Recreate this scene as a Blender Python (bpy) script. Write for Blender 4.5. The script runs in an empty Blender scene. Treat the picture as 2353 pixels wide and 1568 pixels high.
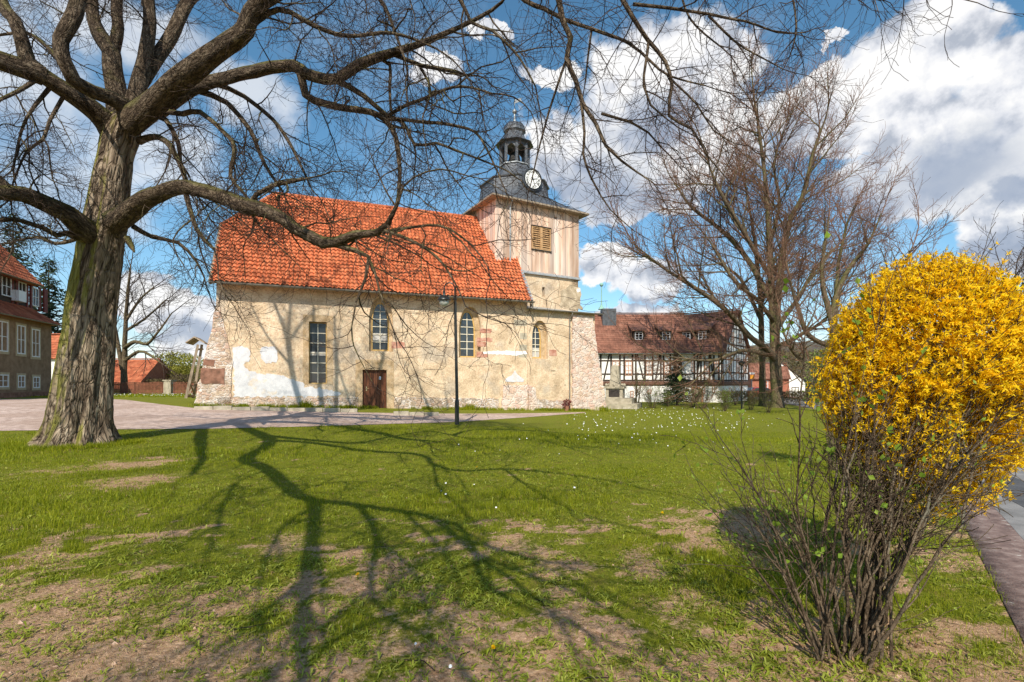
import bpy, math, random
import numpy as np
from math import sin, cos, pi, radians, atan2, sqrt
random.seed(7)
RNG = np.random.default_rng(11)
SC = bpy.context.scene
COL = SC.collection

# ---------------------------------------------------------------- camera, light, sky
FPX = 1150.0; CX = 1176.5; HY = 880.0; EYE = 1.6        # focal length in pixels of a 2353 px wide picture
SUN_AZ = radians(4.0)       # shadows run this far right of straight ahead
SUN_EL = radians(40.0)
cam_d = bpy.data.cameras.new('camera'); cam = bpy.data.objects.new('camera', cam_d); COL.objects.link(cam)
cam.location = (0, 0, EYE); cam.rotation_euler = (pi/2, 0, 0)
cam_d.sensor_width = 36.0; cam_d.lens = 36.0*FPX/2353.0; cam_d.shift_y = (HY-784.0)/2353.0
cam_d.clip_start = 0.05; cam_d.clip_end = 3000
SC.camera = cam
SC.view_settings.view_transform = 'Standard'; SC.view_settings.look = 'None'
SC.view_settings.exposure = 0.17; SC.view_settings.gamma = 1.0
SC.cycles.max_bounces = 6; SC.cycles.transparent_max_bounces = 8

sun_d = bpy.data.lights.new('sun', 'SUN'); sun = bpy.data.objects.new('sun', sun_d); COL.objects.link(sun)
sun_d.energy = 5.0; sun_d.angle = radians(0.4); sun_d.color = (1.0, 0.92, 0.78)
sun.location = (-10, -40, 40)
sun.rotation_euler = (pi/2 - SUN_EL, 0, -SUN_AZ)       # -Z of the lamp runs forward and down
SDIR = np.array([sin(SUN_AZ), cos(SUN_AZ)])             # horizontal direction of a shadow
COT = 1.0/math.tan(SUN_EL)

W = bpy.data.worlds.new('World'); SC.world = W; W.use_nodes = True

class NT:
    """small node-graph helper"""
    def __init__(s, nt): s.t = nt; s.n = nt.nodes; s.l = nt.links
    def node(s, typ, **kw):
        x = s.n.new(typ)
        for k, v in kw.items(): setattr(x, k, v)
        return x
    def put(s, sock, v):
        if hasattr(v, 'is_output') or hasattr(v, 'links'): s.l.new(v, sock)
        else: sock.default_value = v
    def math(s, op, a, b=0.0, c=None, clamp=False):
        x = s.node('ShaderNodeMath', operation=op); x.use_clamp = clamp
        s.put(x.inputs[0], a); s.put(x.inputs[1], b)
        if c is not None: s.put(x.inputs[2], c)
        return x.outputs[0]
    def vmath(s, op, a, b=None):
        x = s.node('ShaderNodeVectorMath', operation=op); s.put(x.inputs[0], a)
        if b is not None: s.put(x.inputs[1], b)
        return x.outputs['Value'] if op in ('LENGTH', 'DOT_PRODUCT', 'DISTANCE') else x.outputs[0]
    def noise(s, vec, scale, detail=5, rough=0.55, dist=0.0):
        x = s.node('ShaderNodeTexNoise'); x.inputs['Scale'].default_value = scale
        x.inputs['Detail'].default_value = detail; x.inputs['Roughness'].default_value = rough
        x.inputs['Distortion'].default_value = dist
        if vec is not None: s.l.new(vec, x.inputs['Vector'])
        return x.outputs['Fac']
    def ramp(s, fac, stops, interp='LINEAR'):
        x = s.node('ShaderNodeValToRGB'); cr = x.color_ramp; cr.interpolation = interp
        while len(cr.elements) < len(stops): cr.elements.new(0.5)
        for e, (p, c) in zip(cr.elements, stops):
            e.position = p; e.color = (*c, 1) if len(c) == 3 else c
        s.put(x.inputs[0], fac); return x.outputs[0]
    def mix(s, fac, a, b, blend='MIX'):
        x = s.node('ShaderNodeMix', data_type='RGBA', blend_type=blend)
        s.put(x.inputs[0], fac)
        for i, v in ((6, a), (7, b)):
            if isinstance(v, tuple) and len(v) == 3: v = (*v, 1)
            s.put(x.inputs[i], v)
        return x.outputs[2]
    def smooth(s, x, lo, hi):
        m = s.node('ShaderNodeMapRange', interpolation_type='SMOOTHSTEP')
        s.put(m.inputs[0], x); m.inputs[1].default_value = lo; m.inputs[2].default_value = hi
        return m.outputs[0]

def build_sky():
    g = NT(W.node_tree); g.n.clear()
    out = g.node('ShaderNodeOutputWorld')
    sky = g.node('ShaderNodeTexSky', sky_type='NISHITA'); sky.sun_disc = False
    sky.sun_elevation = SUN_EL; sky.sun_rotation = pi + SUN_AZ
    sky.altitude = 300; sky.air_density = 1.0; sky.dust_density = 0.4; sky.ozone_density = 2.5
    hs = g.node('ShaderNodeHueSaturation'); hs.inputs['Saturation'].default_value = 1.15; hs.inputs['Value'].default_value = 1.08; hs.inputs['Hue'].default_value = 0.485
    g.l.new(sky.outputs[0], hs.inputs['Color'])
    bg = g.node('ShaderNodeBackground'); bg.inputs[1].default_value = 0.13; g.l.new(hs.outputs[0], bg.inputs[0])
    tc = g.node('ShaderNodeTexCoord'); v = tc.outputs['Generated']
    sx = g.node('ShaderNodeSeparateXYZ'); g.l.new(v, sx.inputs[0])
    az = g.math('ARCTAN2', sx.outputs[0], sx.outputs[1]); el = g.math('ARCSINE', sx.outputs[2])
    cm = g.node('ShaderNodeCombineXYZ'); g.l.new(az, cm.inputs[0]); g.l.new(el, cm.inputs[1])
    ae = cm.outputs[0]
    wn = g.node('ShaderNodeTexNoise'); wn.inputs['Scale'].default_value = 9; wn.inputs['Detail'].default_value = 6; wn.inputs['Roughness'].default_value = 0.6
    g.l.new(v, wn.inputs['Vector'])
    wob = g.vmath('MULTIPLY', g.vmath('SUBTRACT', wn.outputs['Color'], (0.5, 0.5, 0.5)), (0.17, 0.15, 0.0))
    ae = g.vmath('ADD', ae, wob)
    def blobs(lst):
        acc = None
        for cx, cy, rx, ry in lst:
            k = (cx-CX)/FPX; m = (HY-cy)/FPX
            a0 = math.atan(k); e0 = math.atan(m*cos(a0))
            ra = rx/FPX*cos(a0)**2; re = ry/FPX*cos(a0)*cos(e0)**2
            q = g.vmath('MULTIPLY', g.vmath('SUBTRACT', ae, (a0, e0, 0.0)), (1/ra, 1/re, 0.0))
            b = g.math('SUBTRACT', 1.0, g.vmath('LENGTH', q))
            acc = b if acc is None else g.math('SMOOTH_MAX', acc, b, 0.25)
        return acc
    main = blobs([(2150,110,200,120),(2330,150,150,170),(2020,260,250,95),(2250,330,270,170),(2110,400,240,120),(1860,235,140,62),
                  (2330,500,170,120),(2260,610,150,50),(1520,170,250,170),(1660,110,150,100),(1390,350,190,150),(1570,340,250,150),
                  (1290,330,110,100),(1450,440,200,70),(1270,160,70,40),(1395,600,90,45),(1500,640,110,60),(1460,715,120,26),
                  (350,690,140,75),(455,720,110,60),(480,790,150,60),(1000,175,70,42),(2600,300,300,300),(1120,90,60,25),(1915,105,35,22)])
    thin = blobs([(60,200,230,220),(170,430,230,140),(340,330,180,140),(250,50,300,110),(560,240,160,90),(-200,500,260,200)])
    n1 = g.noise(v, 7, 9, 0.58); n2 = g.noise(v, 24, 6, 0.6)
    dens = g.math('ADD', main, g.math('MULTIPLY', g.math('SUBTRACT', n1, 0.5), 0.9))
    dens = g.math('ADD', dens, g.math('MULTIPLY', g.math('SUBTRACT', n2, 0.5), 0.35))
    mask = g.smooth(dens, 0.02, 0.24)
    thin = g.math('ADD', thin, g.math('MULTIPLY', g.math('SUBTRACT', n1, 0.5), 1.5))
    mask = g.math('MAXIMUM', mask, g.math('MULTIPLY', g.smooth(thin, -0.15, 0.55), 0.62))
    # scattered small cloud everywhere else so that the unseen half of the sky lights the place too
    back = g.smooth(g.noise(v, 2.2, 6), 0.52, 0.70)
    isback = g.smooth(sx.outputs[1], 0.1, -0.1)
    mask = g.math('MAXIMUM', mask, g.math('MULTIPLY', back, isback))
    wisp = g.math('MULTIPLY', g.smooth(g.noise(v, 4.0, 7, 0.65), 0.5, 0.85), 0.35)
    mask = g.math('MAXIMUM', mask, wisp)
    low = g.math('MULTIPLY', g.smooth(el, 0.17, 0.0), 0.55)
    mask = g.math('MAXIMUM', mask, low)
    mask = g.math('MULTIPLY', mask, 0.97)
    dark = blobs([(2160,400,250,115),(1950,480,200,75),(2340,440,120,55),(1370,430,180,95),(1500,300,130,70),(2240,560,220,50),(150,480,260,110),
                  (70,330,160,120),(470,770,160,35),(340,770,120,30),(1500,690,100,25),(330,250,160,80)])
    dk = g.smooth(g.math('ADD', dark, g.math('MULTIPLY', g.math('SUBTRACT', g.noise(v, 9, 7, 0.6), 0.5), 1.2)), -0.15, 0.75)
    off = g.vmath('ADD', v, (-0.012, 0.0, 0.03))
    emb = g.math('SUBTRACT', g.noise(v, 10, 7, 0.55), g.noise(off, 10, 7, 0.55))
    bright = g.math('ADD', 0.80, g.math('MULTIPLY', emb, 2.6), clamp=True)
    white = g.ramp(bright, [(0.45, (0.46, 0.50, 0.58)), (0.72, (0.84, 0.85, 0.89)), (0.9, (1.0, 0.99, 0.98))])
    colr = g.mix(g.math('MULTIPLY', dk, 0.82), white, (0.32, 0.39, 0.52))
    bg2 = g.node('ShaderNodeBackground'); g.l.new(colr, bg2.inputs[0]); bg2.inputs[1].default_value = 0.93
    ms = g.node('ShaderNodeMixShader'); g.l.new(mask, ms.inputs[0]); g.l.new(bg.outputs[0], ms.inputs[1]); g.l.new(bg2.outputs[0], ms.inputs[2])
    g.l.new(ms.outputs[0], out.inputs[0])
build_sky()

# ---------------------------------------------------------------- helpers
def V(*a): return np.array(a, float)
def unit(v): v = np.asarray(v, float); return v/max(1e-9, np.linalg.norm(v))
def sstep(a, b, x):
    t = np.clip((np.asarray(x, float)-a)/(b-a), 0, 1); return t*t*(3-2*t)
def at(px, py, d): return V(d*(px-CX)/FPX, d, EYE + d*(HY-py)/FPX)
def hash2(ix, iy, seed):
    h = np.sin(ix*127.1 + iy*311.7 + seed*74.7)*43758.5453
    return h - np.floor(h)
def vnoise(x, y, seed=0):
    ix = np.floor(x); iy = np.floor(y); fx = x-ix; fy = y-iy
    fx = fx*fx*(3-2*fx); fy = fy*fy*(3-2*fy)
    a = hash2(ix, iy, seed); b = hash2(ix+1, iy, seed); c = hash2(ix, iy+1, seed); d = hash2(ix+1, iy+1, seed)
    return (a*(1-fx)+b*fx)*(1-fy) + (c*(1-fx)+d*fx)*fy
def fbm(x, y, seed=0, oct=4):
    s = 0; a = 0.5; n = 0
    for i in range(oct):
        s = s + a*vnoise(x*2**i, y*2**i, seed+i*3); n += a; a *= 0.55
    return s/n
def gz(x, y):
    x = np.asarray(x, float); y = np.asarray(y, float)
    t = sstep(6, 26, y)
    g = t*(-0.12 - 0.033*np.clip(x, -22, 8))
    return g + 0.05*(fbm(x*0.35+50, y*0.35+50, 5, 2)-0.5)*sstep(20, 12, y)
def gpx(px, py):
    """ground point seen at a pixel"""
    k = (px-CX)/FPX; m = (HY-py)/FPX; d = 15.0
    for _ in range(40):
        z = float(gz(k*d, d)); dn = (z-EYE)/m if abs(m) > 1e-6 else 60
        dn = min(max(dn, 1.0), 90); d = 0.5*d + 0.5*dn
    return V(k*d, d, float(gz(k*d, d)))

class Frame:
    def __init__(s, o, e1, e3=None):
        s.o = V(*o); s.e1 = unit(V(e1[0], e1[1], 0)); s.e2 = V(0, 0, 1)
        s.e3 = unit(V(s.e1[1], -s.e1[0], 0)) if e3 is None else unit(V(e3[0], e3[1], 0))
    def pt(s, a, b, c=0.0): return s.o + s.e1*a + s.e2*b + s.e3*c
    def px(s, px, py, c=0.0):
        r = V((px-CX)/FPX, 1, (HY-py)/FPX); C = V(0, 0, EYE); o = s.o + s.e3*c
        t = np.dot(o-C, s.e3)/np.dot(r, s.e3); q = C + r*t - s.o
        return float(np.dot(q, s.e1)), float(q[2])
WORLD = Frame((0, 0, 0), (1, 0)); WORLD.e2 = V(0, 1, 0); WORLD.e3 = V(0, 0, 1)

class MB:
    """collects faces for ONE mesh object"""
    def __init__(s): s.v = []; s.f = []; s.m = []; s.mi = 0
    def add(s, pts, faces):
        n = len(s.v); s.v.extend([tuple(map(float, p)) for p in pts])
        for f in faces: s.f.append(tuple(i+n for i in f)); s.m.append(s.mi)
        return s
    def quad(s, *p): return s.add(p, [tuple(range(len(p)))])
    def box(s, F, a0, a1, b0, b1, c0, c1):
        P = [F.pt(a, b, c) for c in (c0, c1) for b in (b0, b1) for a in (a0, a1)]
        return s.add(P, [(0,2,3,1),(4,5,7,6),(0,1,5,4),(2,6,7,3),(0,4,6,2),(1,3,7,5)])
    def prism(s, F, poly, c0, c1):
        n = len(poly); P = [F.pt(a, b, c0) for a, b in poly] + [F.pt(a, b, c1) for a, b in poly]
        fs = [tuple(range(n-1, -1, -1)), tuple(range(n, 2*n))] + [(i, (i+1) % n, n+(i+1) % n, n+i) for i in range(n)]
        return s.add(P, fs)
    def loft(s, rings, cap=True, closed=True):
        n = len(rings[0]); P = [p for r in rings for p in r]; fs = []
        for k in range(len(rings)-1):
            for i in range(n if closed else n-1):
                fs.append((k*n+i, k*n+(i+1) % n, (k+1)*n+(i+1) % n, (k+1)*n+i))
        if cap: fs += [tuple(range(n-1, -1, -1)), tuple(range((len(rings)-1)*n, len(rings)*n))]
        return s.add(P, fs)
    def cyl(s, p0, p1, r0, r1=None, n=10):
        r1 = r0 if r1 is None else r1; p0 = V(*p0); p1 = V(*p1); t = unit(p1-p0)
        a = unit(np.cross(t, V(0.31, 0.57, 0.76))); b = np.cross(t, a)
        return s.loft([[p+(a*cos(2*pi*i/n)+b*sin(2*pi*i/n))*r for i in range(n)] for p, r in ((p0, r0), (p1, r1))])
    def tube(s, pts, r, n=8):
        pts = [V(*p) for p in pts]; rr = r if isinstance(r, (list, tuple)) else [r]*len(pts); R = []
        for i, p in enumerate(pts):
            t = unit(pts[min(i+1, len(pts)-1)]-pts[max(i-1, 0)])
            a = unit(np.cross(t, V(0.31, 0.57, 0.76))); b = np.cross(t, a)
            R.append([p+(a*cos(2*pi*k/n)+b*sin(2*pi*k/n))*rr[i] for k in range(n)])
        return s.loft(R)
    def lathe(s, c, prof, n=16):
        return s.loft([[V(c[0]+r*cos(2*pi*i/n), c[1]+r*sin(2*pi*i/n), c[2]+z) for i in range(n)] for r, z in prof])
    def ball(s, c, r, n=10):
        return s.lathe(c, [(max(1e-3, r*sin(pi*k/8)), -r*cos(pi*k/8)) for k in range(9)], n)
    def plate(s, F, outline, holes, c0, c1):
        cu = bpy.data.curves.new('t', 'CURVE'); cu.dimensions = '2D'; cu.fill_mode = 'BOTH'; cu.extrude = (c1-c0)/2
        for lp in [outline]+list(holes):
            sp = cu.splines.new('POLY'); sp.points.add(len(lp)-1); sp.use_cyclic_u = True
            for p, (a, b) in zip(sp.points, lp): p.co = (a, b, 0, 1)
        ob = bpy.data.objects.new('t', cu); COL.objects.link(ob)
        dg = bpy.context.evaluated_depsgraph_get(); dg.update()
        me = bpy.data.meshes.new_from_object(ob.evaluated_get(dg))
        mid = (c0+c1)/2
        P = [F.pt(v.co.x, v.co.y, v.co.z+mid) for v in me.vertices]
        s.add(P, [tuple(p.vertices) for p in me.polygons])
        bpy.data.objects.remove(ob); bpy.data.curves.remove(cu); bpy.data.meshes.remove(me)
        return s
    def build(s, name, mats, parent=None, smooth=False, rnd=None):
        me = bpy.data.meshes.new(name); me.from_pydata(s.v, [], s.f)
        if not isinstance(mats, (list, tuple)): mats = [mats]
        for m in mats: me.materials.append(m)
        if len(mats) > 1: me.polygons.foreach_set('material_index', s.m)
        if smooth: me.polygons.foreach_set('use_smooth', [True]*len(me.polygons))
        if rnd is not None:
            at_ = me.attributes.new('rnd', 'FLOAT', 'FACE'); at_.data.foreach_set('value', np.asarray(rnd, float))
        import bmesh
        bm = bmesh.new(); bm.from_mesh(me); bmesh.ops.recalc_face_normals(bm, faces=bm.faces); bm.to_mesh(me); bm.free()
        return link(name, me, parent)

def link(name, me, parent=None):
    o = bpy.data.objects.new(name, me); COL.objects.link(o)
    if parent is not None:
        o.parent = parent
        if parent.type == 'EMPTY': o.location = [-c for c in parent.location]
    return o
def empty(name, loc, label, cat, group=None):
    o = bpy.data.objects.new(name, None); COL.objects.link(o); o.location = [float(c) for c in loc]; o.empty_display_size = 0.3
    return tag(o, label, cat, group)
def tag(o, label, cat, group=None, kind=None):
    o['label'] = label
    if cat: o['category'] = cat
    if group: o['group'] = group
    if kind: o['kind'] = kind
    return o
def struct(o, label=None):
    o['kind'] = 'structure'
    if label: o['label'] = label
    return o
def dup(root, loc, rz=0.0, sc=1.0, label=None):
    c = root.copy(); COL.objects.link(c); c.location = [float(x) for x in loc]; c.rotation_euler = (0, 0, rz); c.scale = (sc, sc, sc)
    if label: c['label'] = label
    for ch in root.children:
        k = ch.copy(); COL.objects.link(k); k.parent = c
    return c

# fast arrays of polygons (numpy)
def np_mesh(name, verts, quads=None, tris=None, mat=None, attrs=None, smooth=True):
    me = bpy.data.meshes.new(name); nq = 0 if quads is None else len(quads); nt = 0 if tris is None else len(tris)
    me.vertices.add(len(verts)); me.vertices.foreach_set('co', np.asarray(verts, np.float32).ravel())
    loops = np.concatenate([x.ravel() for x in (quads, tris) if x is not None and len(x)]).astype(np.int32)
    me.loops.add(len(loops)); me.loops.foreach_set('vertex_index', loops)
    me.polygons.add(nq+nt)
    starts = np.concatenate([np.arange(nq)*4, nq*4+np.arange(nt)*3]).astype(np.int32)
    me.polygons.foreach_set('loop_start', starts)
    me.polygons.foreach_set('use_smooth', np.full(nq+nt, smooth))
    for k, (dom, typ, data) in (attrs or {}).items():
        a = me.attributes.new(k, typ, dom)
        a.data.foreach_set('vector' if typ == 'FLOAT_VECTOR' else 'value', np.asarray(data, np.float32).ravel())
    if mat: me.materials.append(mat)
    me.update(calc_edges=True); me.validate()
    return me

class Tubes:
    """many tapered branch tubes in one mesh"""
    def __init__(s): s.v = []; s.q = []; s.b = []; s.n = 0
    def add(s, pts, rad, k=None):
        pts = np.asarray(pts, float); rad = np.asarray(rad, float); m = len(pts)
        if k is None: k = 10 if rad[0] > 0.12 else 7 if rad[0] > 0.04 else 5 if rad[0] > 0.014 else 3
        t = np.empty_like(pts); t[1:-1] = pts[2:]-pts[:-2]; t[0] = pts[1]-pts[0]; t[-1] = pts[-1]-pts[-2]
        t /= np.linalg.norm(t, axis=1)[:, None]+1e-9
        md = t.mean(0); ref = np.eye(3)[int(np.argmin(np.abs(md)))]
        nn = np.cross(t, ref); nn /= np.linalg.norm(nn, axis=1)[:, None]+1e-9; bb = np.cross(t, nn)
        th = np.arange(k)*2*pi/k; c = np.cos(th); sn = np.sin(th)
        rr = rad[:, None]*np.ones(k)[None, :]
        if rad[0] > 0.10:
            rr = rr*(1+0.10*np.sin(th*3+pts[:, :1]*2.1)+0.07*np.sin(th*5-pts[:, 2:3]*2.7))
        ring = pts[:, None, :] + rr[:, :, None]*(nn[:, None, :]*c[None, :, None]+bb[:, None, :]*sn[None, :, None])
        s.v.append(ring.reshape(-1, 3))
        ln = np.concatenate([[0], np.cumsum(np.linalg.norm(np.diff(pts, axis=0), axis=1))])
        bk = np.stack([rad[:, None]*c[None, :]+pts[0, 0], rad[:, None]*sn[None, :]+pts[0, 1], np.repeat(ln[:, None], k, 1)], -1)
        s.b.append(bk.reshape(-1, 3))
        i = np.arange(m-1)[:, None]*k; j = np.arange(k)[None, :]; j2 = (j+1) % k
        s.q.append(np.stack([i+j, i+j2, i+k+j2, i+k+j], -1).reshape(-1, 4)+s.n)
        s.n += m*k
    def build(s, name, mat, parent=None):
        me = np_mesh(name, np.concatenate(s.v), np.concatenate(s.q), None, mat, {'bk': ('POINT', 'FLOAT_VECTOR', np.concatenate(s.b))})
        return link(name, me, parent)

def catmull(pts, step=0.3):
    pts = np.asarray(pts, float); n = len(pts); out = []
    for i in range(n-1):
        p0 = pts[max(i-1, 0)]; p1 = pts[i]; p2 = pts[i+1]; p3 = pts[min(i+2, n-1)]
        k = max(1, int(np.linalg.norm((p2-p1)[:3])/step))
        for j in range(k):
            t = j/k
            out.append(0.5*((2*p1)+(p2-p0)*t+(2*p0-5*p1+4*p2-p3)*t*t+(3*p1-p0-3*p2+p3)*t**3))
    out.append(pts[-1]); return np.array(out)

def perp(d):
    a = np.random.default_rng  # noqa
    r = V(random.gauss(0, 1), random.gauss(0, 1), random.gauss(0, 1)); r -= d*np.dot(r, d); return unit(r)
def twig(tb, p, d, L, r, lev, P):
    """grows one wiggly branch and its side branches"""
    n = max(3, min(9, int(L/P['seg'][lev])+1)); st = L/n
    pts = [p]; dirs = [d]; q = p; dd = d
    w = P['wig'][lev]; tr = P['trop'][lev]
    for i in range(n):
        dd = unit(dd + V(random.gauss(0, w), random.gauss(0, w), random.gauss(0, w)+tr))
        q = q + dd*st; pts.append(q); dirs.append(dd)
    rad = np.linspace(r, max(r*0.3, P['rmin']), n+1)
    (tb[1] if r < P.get('split', 0.0) else tb[0]).add(pts, rad)
    if lev+1 >= len(P['seg']): 
        if P.get('tips') is not None: P['tips'].append((pts, dirs))
        return
    spawn(tb, np.array(pts), rad, lev+1, P, L)
def spawn(tb, pts, rad, lev, P, L, t0=None):
    seg = np.linalg.norm(np.diff(pts, axis=0), axis=1); cum = np.concatenate([[0], np.cumsum(seg)]); tot = cum[-1]
    sp = P['space'][lev]; s = tot*(P['start'][lev] if t0 is None else t0)+random.random()*sp
    while s < tot:
        i = min(len(seg)-1, int(np.searchsorted(cum, s)-1)); i = max(i, 0); f = (s-cum[i])/max(seg[i], 1e-6)
        p = pts[i]*(1-f)+pts[i+1]*f; t = unit(pts[i+1]-pts[i]); rl = rad[i]*(1-f)+rad[i+1]*f
        a = radians(random.uniform(*P['ang'][lev])); side = perp(t)
        b = P.get('bias')
        if b is not None: side = unit(side + b); side = unit(side - t*np.dot(side, t))
        d = unit(t*cos(a)+side*sin(a))
        ll = P['len'][lev]*random.uniform(0.45, 1.25)*(1-0.45*s/tot)
        rr = min(P['rad'][lev]*random.uniform(0.7, 1.2), rl*0.8)
        twig(tb, p, d, ll, rr, lev, P)
        s += sp*random.uniform(0.5, 1.5)
    # leading shoot at the end
    if lev < len(P['seg']):
        d = unit(pts[-1]-pts[-2]); twig(tb, pts[-1], d, P['len'][lev]*0.8, min(rad[-1], P['rad'][lev]), lev, P)

# ---------------------------------------------------------------- materials
MATS = {}
def mat(name, cols, scale=4.0, rough=0.85, bump=0.0, bscale=None, rnd=0.0, stretch=None, coord='Object', detail=6, spec=0.3, metal=0.0, cols2=None, scale2=1.0, mix2=(0.45, 0.6), bdist=0.02, grain=0.0):
    m = bpy.data.materials.new(name); m.use_nodes = True; g = NT(m.node_tree); b = g.n['Principled BSDF']
    tc = g.node('ShaderNodeTexCoord'); v = tc.outputs['Object']
    if coord == 'bk':
        a = g.node('ShaderNodeAttribute'); a.attribute_name = 'bk'; v = a.outputs['Vector']
    if stretch: v = g.vmath('MULTIPLY', v, stretch)
    if len(cols) == 1: c = None; b.inputs['Base Color'].default_value = (*cols[0], 1)
    n = g.noise(v, scale, detail)
    if len(cols) > 1:
        k = len(cols); c = g.ramp(n, [(0.32+0.36*i/(k-1), cols[i]) for i in range(k)])
        if cols2:
            n2 = g.noise(v, scale2, 5, 0.6)
            c2 = g.ramp(n, [(0.32+0.36*i/(len(cols2)-1), cols2[i]) for i in range(len(cols2))])
            c = g.mix(g.smooth(n2, *mix2), c, c2)
        if grain:
            gn = g.noise(v, scale*8, 8, 0.7); c = g.mix(grain, c, g.ramp(gn, [(0.28, (0.15, 0.13, 0.11)), (0.5, (0.5, 0.5, 0.5)), (0.72, (0.8, 0.8, 0.8))]), 'OVERLAY')
        if rnd:
            a = g.node('ShaderNodeAttribute'); a.attribute_name = 'rnd'
            h = g.node('ShaderNodeHueSaturation'); g.l.new(c, h.inputs['Color'])
            g.l.new(g.math('ADD', 1-rnd/2, g.math('MULTIPLY', a.outputs['Fac'], rnd)), h.inputs['Value']); c = h.outputs[0]
        g.l.new(c, b.inputs['Base Color'])
    b.inputs['Roughness'].default_value = rough; b.inputs['Specular IOR Level'].default_value = spec; b.inputs['Metallic'].default_value = metal
    if bump:
        nb = g.noise(v, bscale or scale*3, 6, 0.6); bp = g.node('ShaderNodeBump'); bp.inputs['Strength'].default_value = bump; bp.inputs['Distance'].default_value = bdist
        g.l.new(nb, bp.inputs['Height']); g.l.new(bp.outputs[0], b.inputs['Normal'])
    MATS[name] = m; return m
def stone_mat(name, cols, mortar, scale=2.2, stretch=(1, 1, 1.6), mwidth=0.10, wash=0.5):
    m = bpy.data.materials.new(name); m.use_nodes = True; g = NT(m.node_tree); b = g.n['Principled BSDF']
    tc = g.node('ShaderNodeTexCoord'); v = g.vmath('MULTIPLY', tc.outputs['Object'], stretch)
    nz = g.node('ShaderNodeTexNoise'); nz.inputs['Scale'].default_value = 2.5; g.l.new(v, nz.inputs['Vector'])
    v = g.vmath('ADD', v, g.vmath('MULTIPLY', nz.outputs['Color'], (0.55, 0.55, 0.35)))
    vo = g.node('ShaderNodeTexVoronoi', feature='F1'); vo.inputs['Scale'].default_value = scale; g.l.new(v, vo.inputs['Vector'])
    ve = g.node('ShaderNodeTexVoronoi', feature='DISTANCE_TO_EDGE'); ve.inputs['Scale'].default_value = scale; g.l.new(v, ve.inputs['Vector'])
    sp = g.node('ShaderNodeSeparateColor'); g.l.new(vo.outputs['Color'], sp.inputs[0])
    k = len(cols); c = g.ramp(sp.outputs[0], [(i/max(1, k-1), cols[i]) for i in range(k)])
    fine = g.noise(tc.outputs['Object'], 9, 7, 0.65)
    c = g.mix(0.55, c, g.ramp(fine, [(0.3, (0.25, 0.2, 0.16)), (0.7, (0.85, 0.78, 0.7))]), 'OVERLAY')
    patch = g.noise(tc.outputs['Object'], 1.3, 6, 0.6)
    edge = g.math('ADD', ve.outputs['Distance'], g.math('MULTIPLY', g.math('SUBTRACT', 0.55, patch), 0.5))
    c = g.mix(g.smooth(edge, mwidth, mwidth*0.1), c, mortar)
    wm = g.noise(tc.outputs['Object'], 2.3, 8, 0.68)
    c = g.mix(g.math('MULTIPLY', g.smooth(wm, 0.62-wash*0.25, 0.78-wash*0.25), 0.9), c, g.ramp(fine, [(0.3, tuple(x*0.72 for x in mortar)), (0.65, mortar)]))
    g.l.new(c, b.inputs['Base Color']); b.inputs['Roughness'].default_value = 0.9; b.inputs['Specular IOR Level'].default_value = 0.2
    h = g.math('ADD', g.smooth(ve.outputs['Distance'], 0.0, 0.12), g.math('MULTIPLY', fine, 0.6))
    bp = g.node('ShaderNodeBump'); bp.inputs['Strength'].default_value = 0.7; bp.inputs['Distance'].default_value = 0.05
    g.l.new(h, bp.inputs['Height']); g.l.new(bp.outputs[0], b.inputs['Normal'])
    return m
def leaf_mat(name, cols, scale=3.0, transl=0.35, rough=0.6):
    m = bpy.data.materials.new(name); m.use_nodes = True; g = NT(m.node_tree); b = g.n['Principled BSDF']; out = g.n['Material Output']
    tc = g.node('ShaderNodeTexCoord'); a = g.node('ShaderNodeAttribute'); a.attribute_name = 'rnd'
    n = g.math('ADD', g.math('MULTIPLY', g.noise(tc.outputs['Object'], scale, 4), 0.5), g.math('MULTIPLY', a.outputs['Fac'], 0.5))
    k = len(cols); c = g.ramp(n, [(0.2+0.6*i/(k-1), cols[i]) for i in range(k)])
    g.l.new(c, b.inputs['Base Color']); b.inputs['Roughness'].default_value = rough; b.inputs['Specular IOR Level'].default_value = 0.25
    tr = g.node('ShaderNodeBsdfTranslucent'); g.l.new(c, tr.inputs['Color'])
    ms = g.node('ShaderNodeMixShader'); ms.inputs[0].default_value = transl
    g.l.new(b.outputs[0], ms.inputs[1]); g.l.new(tr.outputs[0], ms.inputs[2]); g.l.new(ms.outputs[0], out.inputs['Surface'])
    return m

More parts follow.
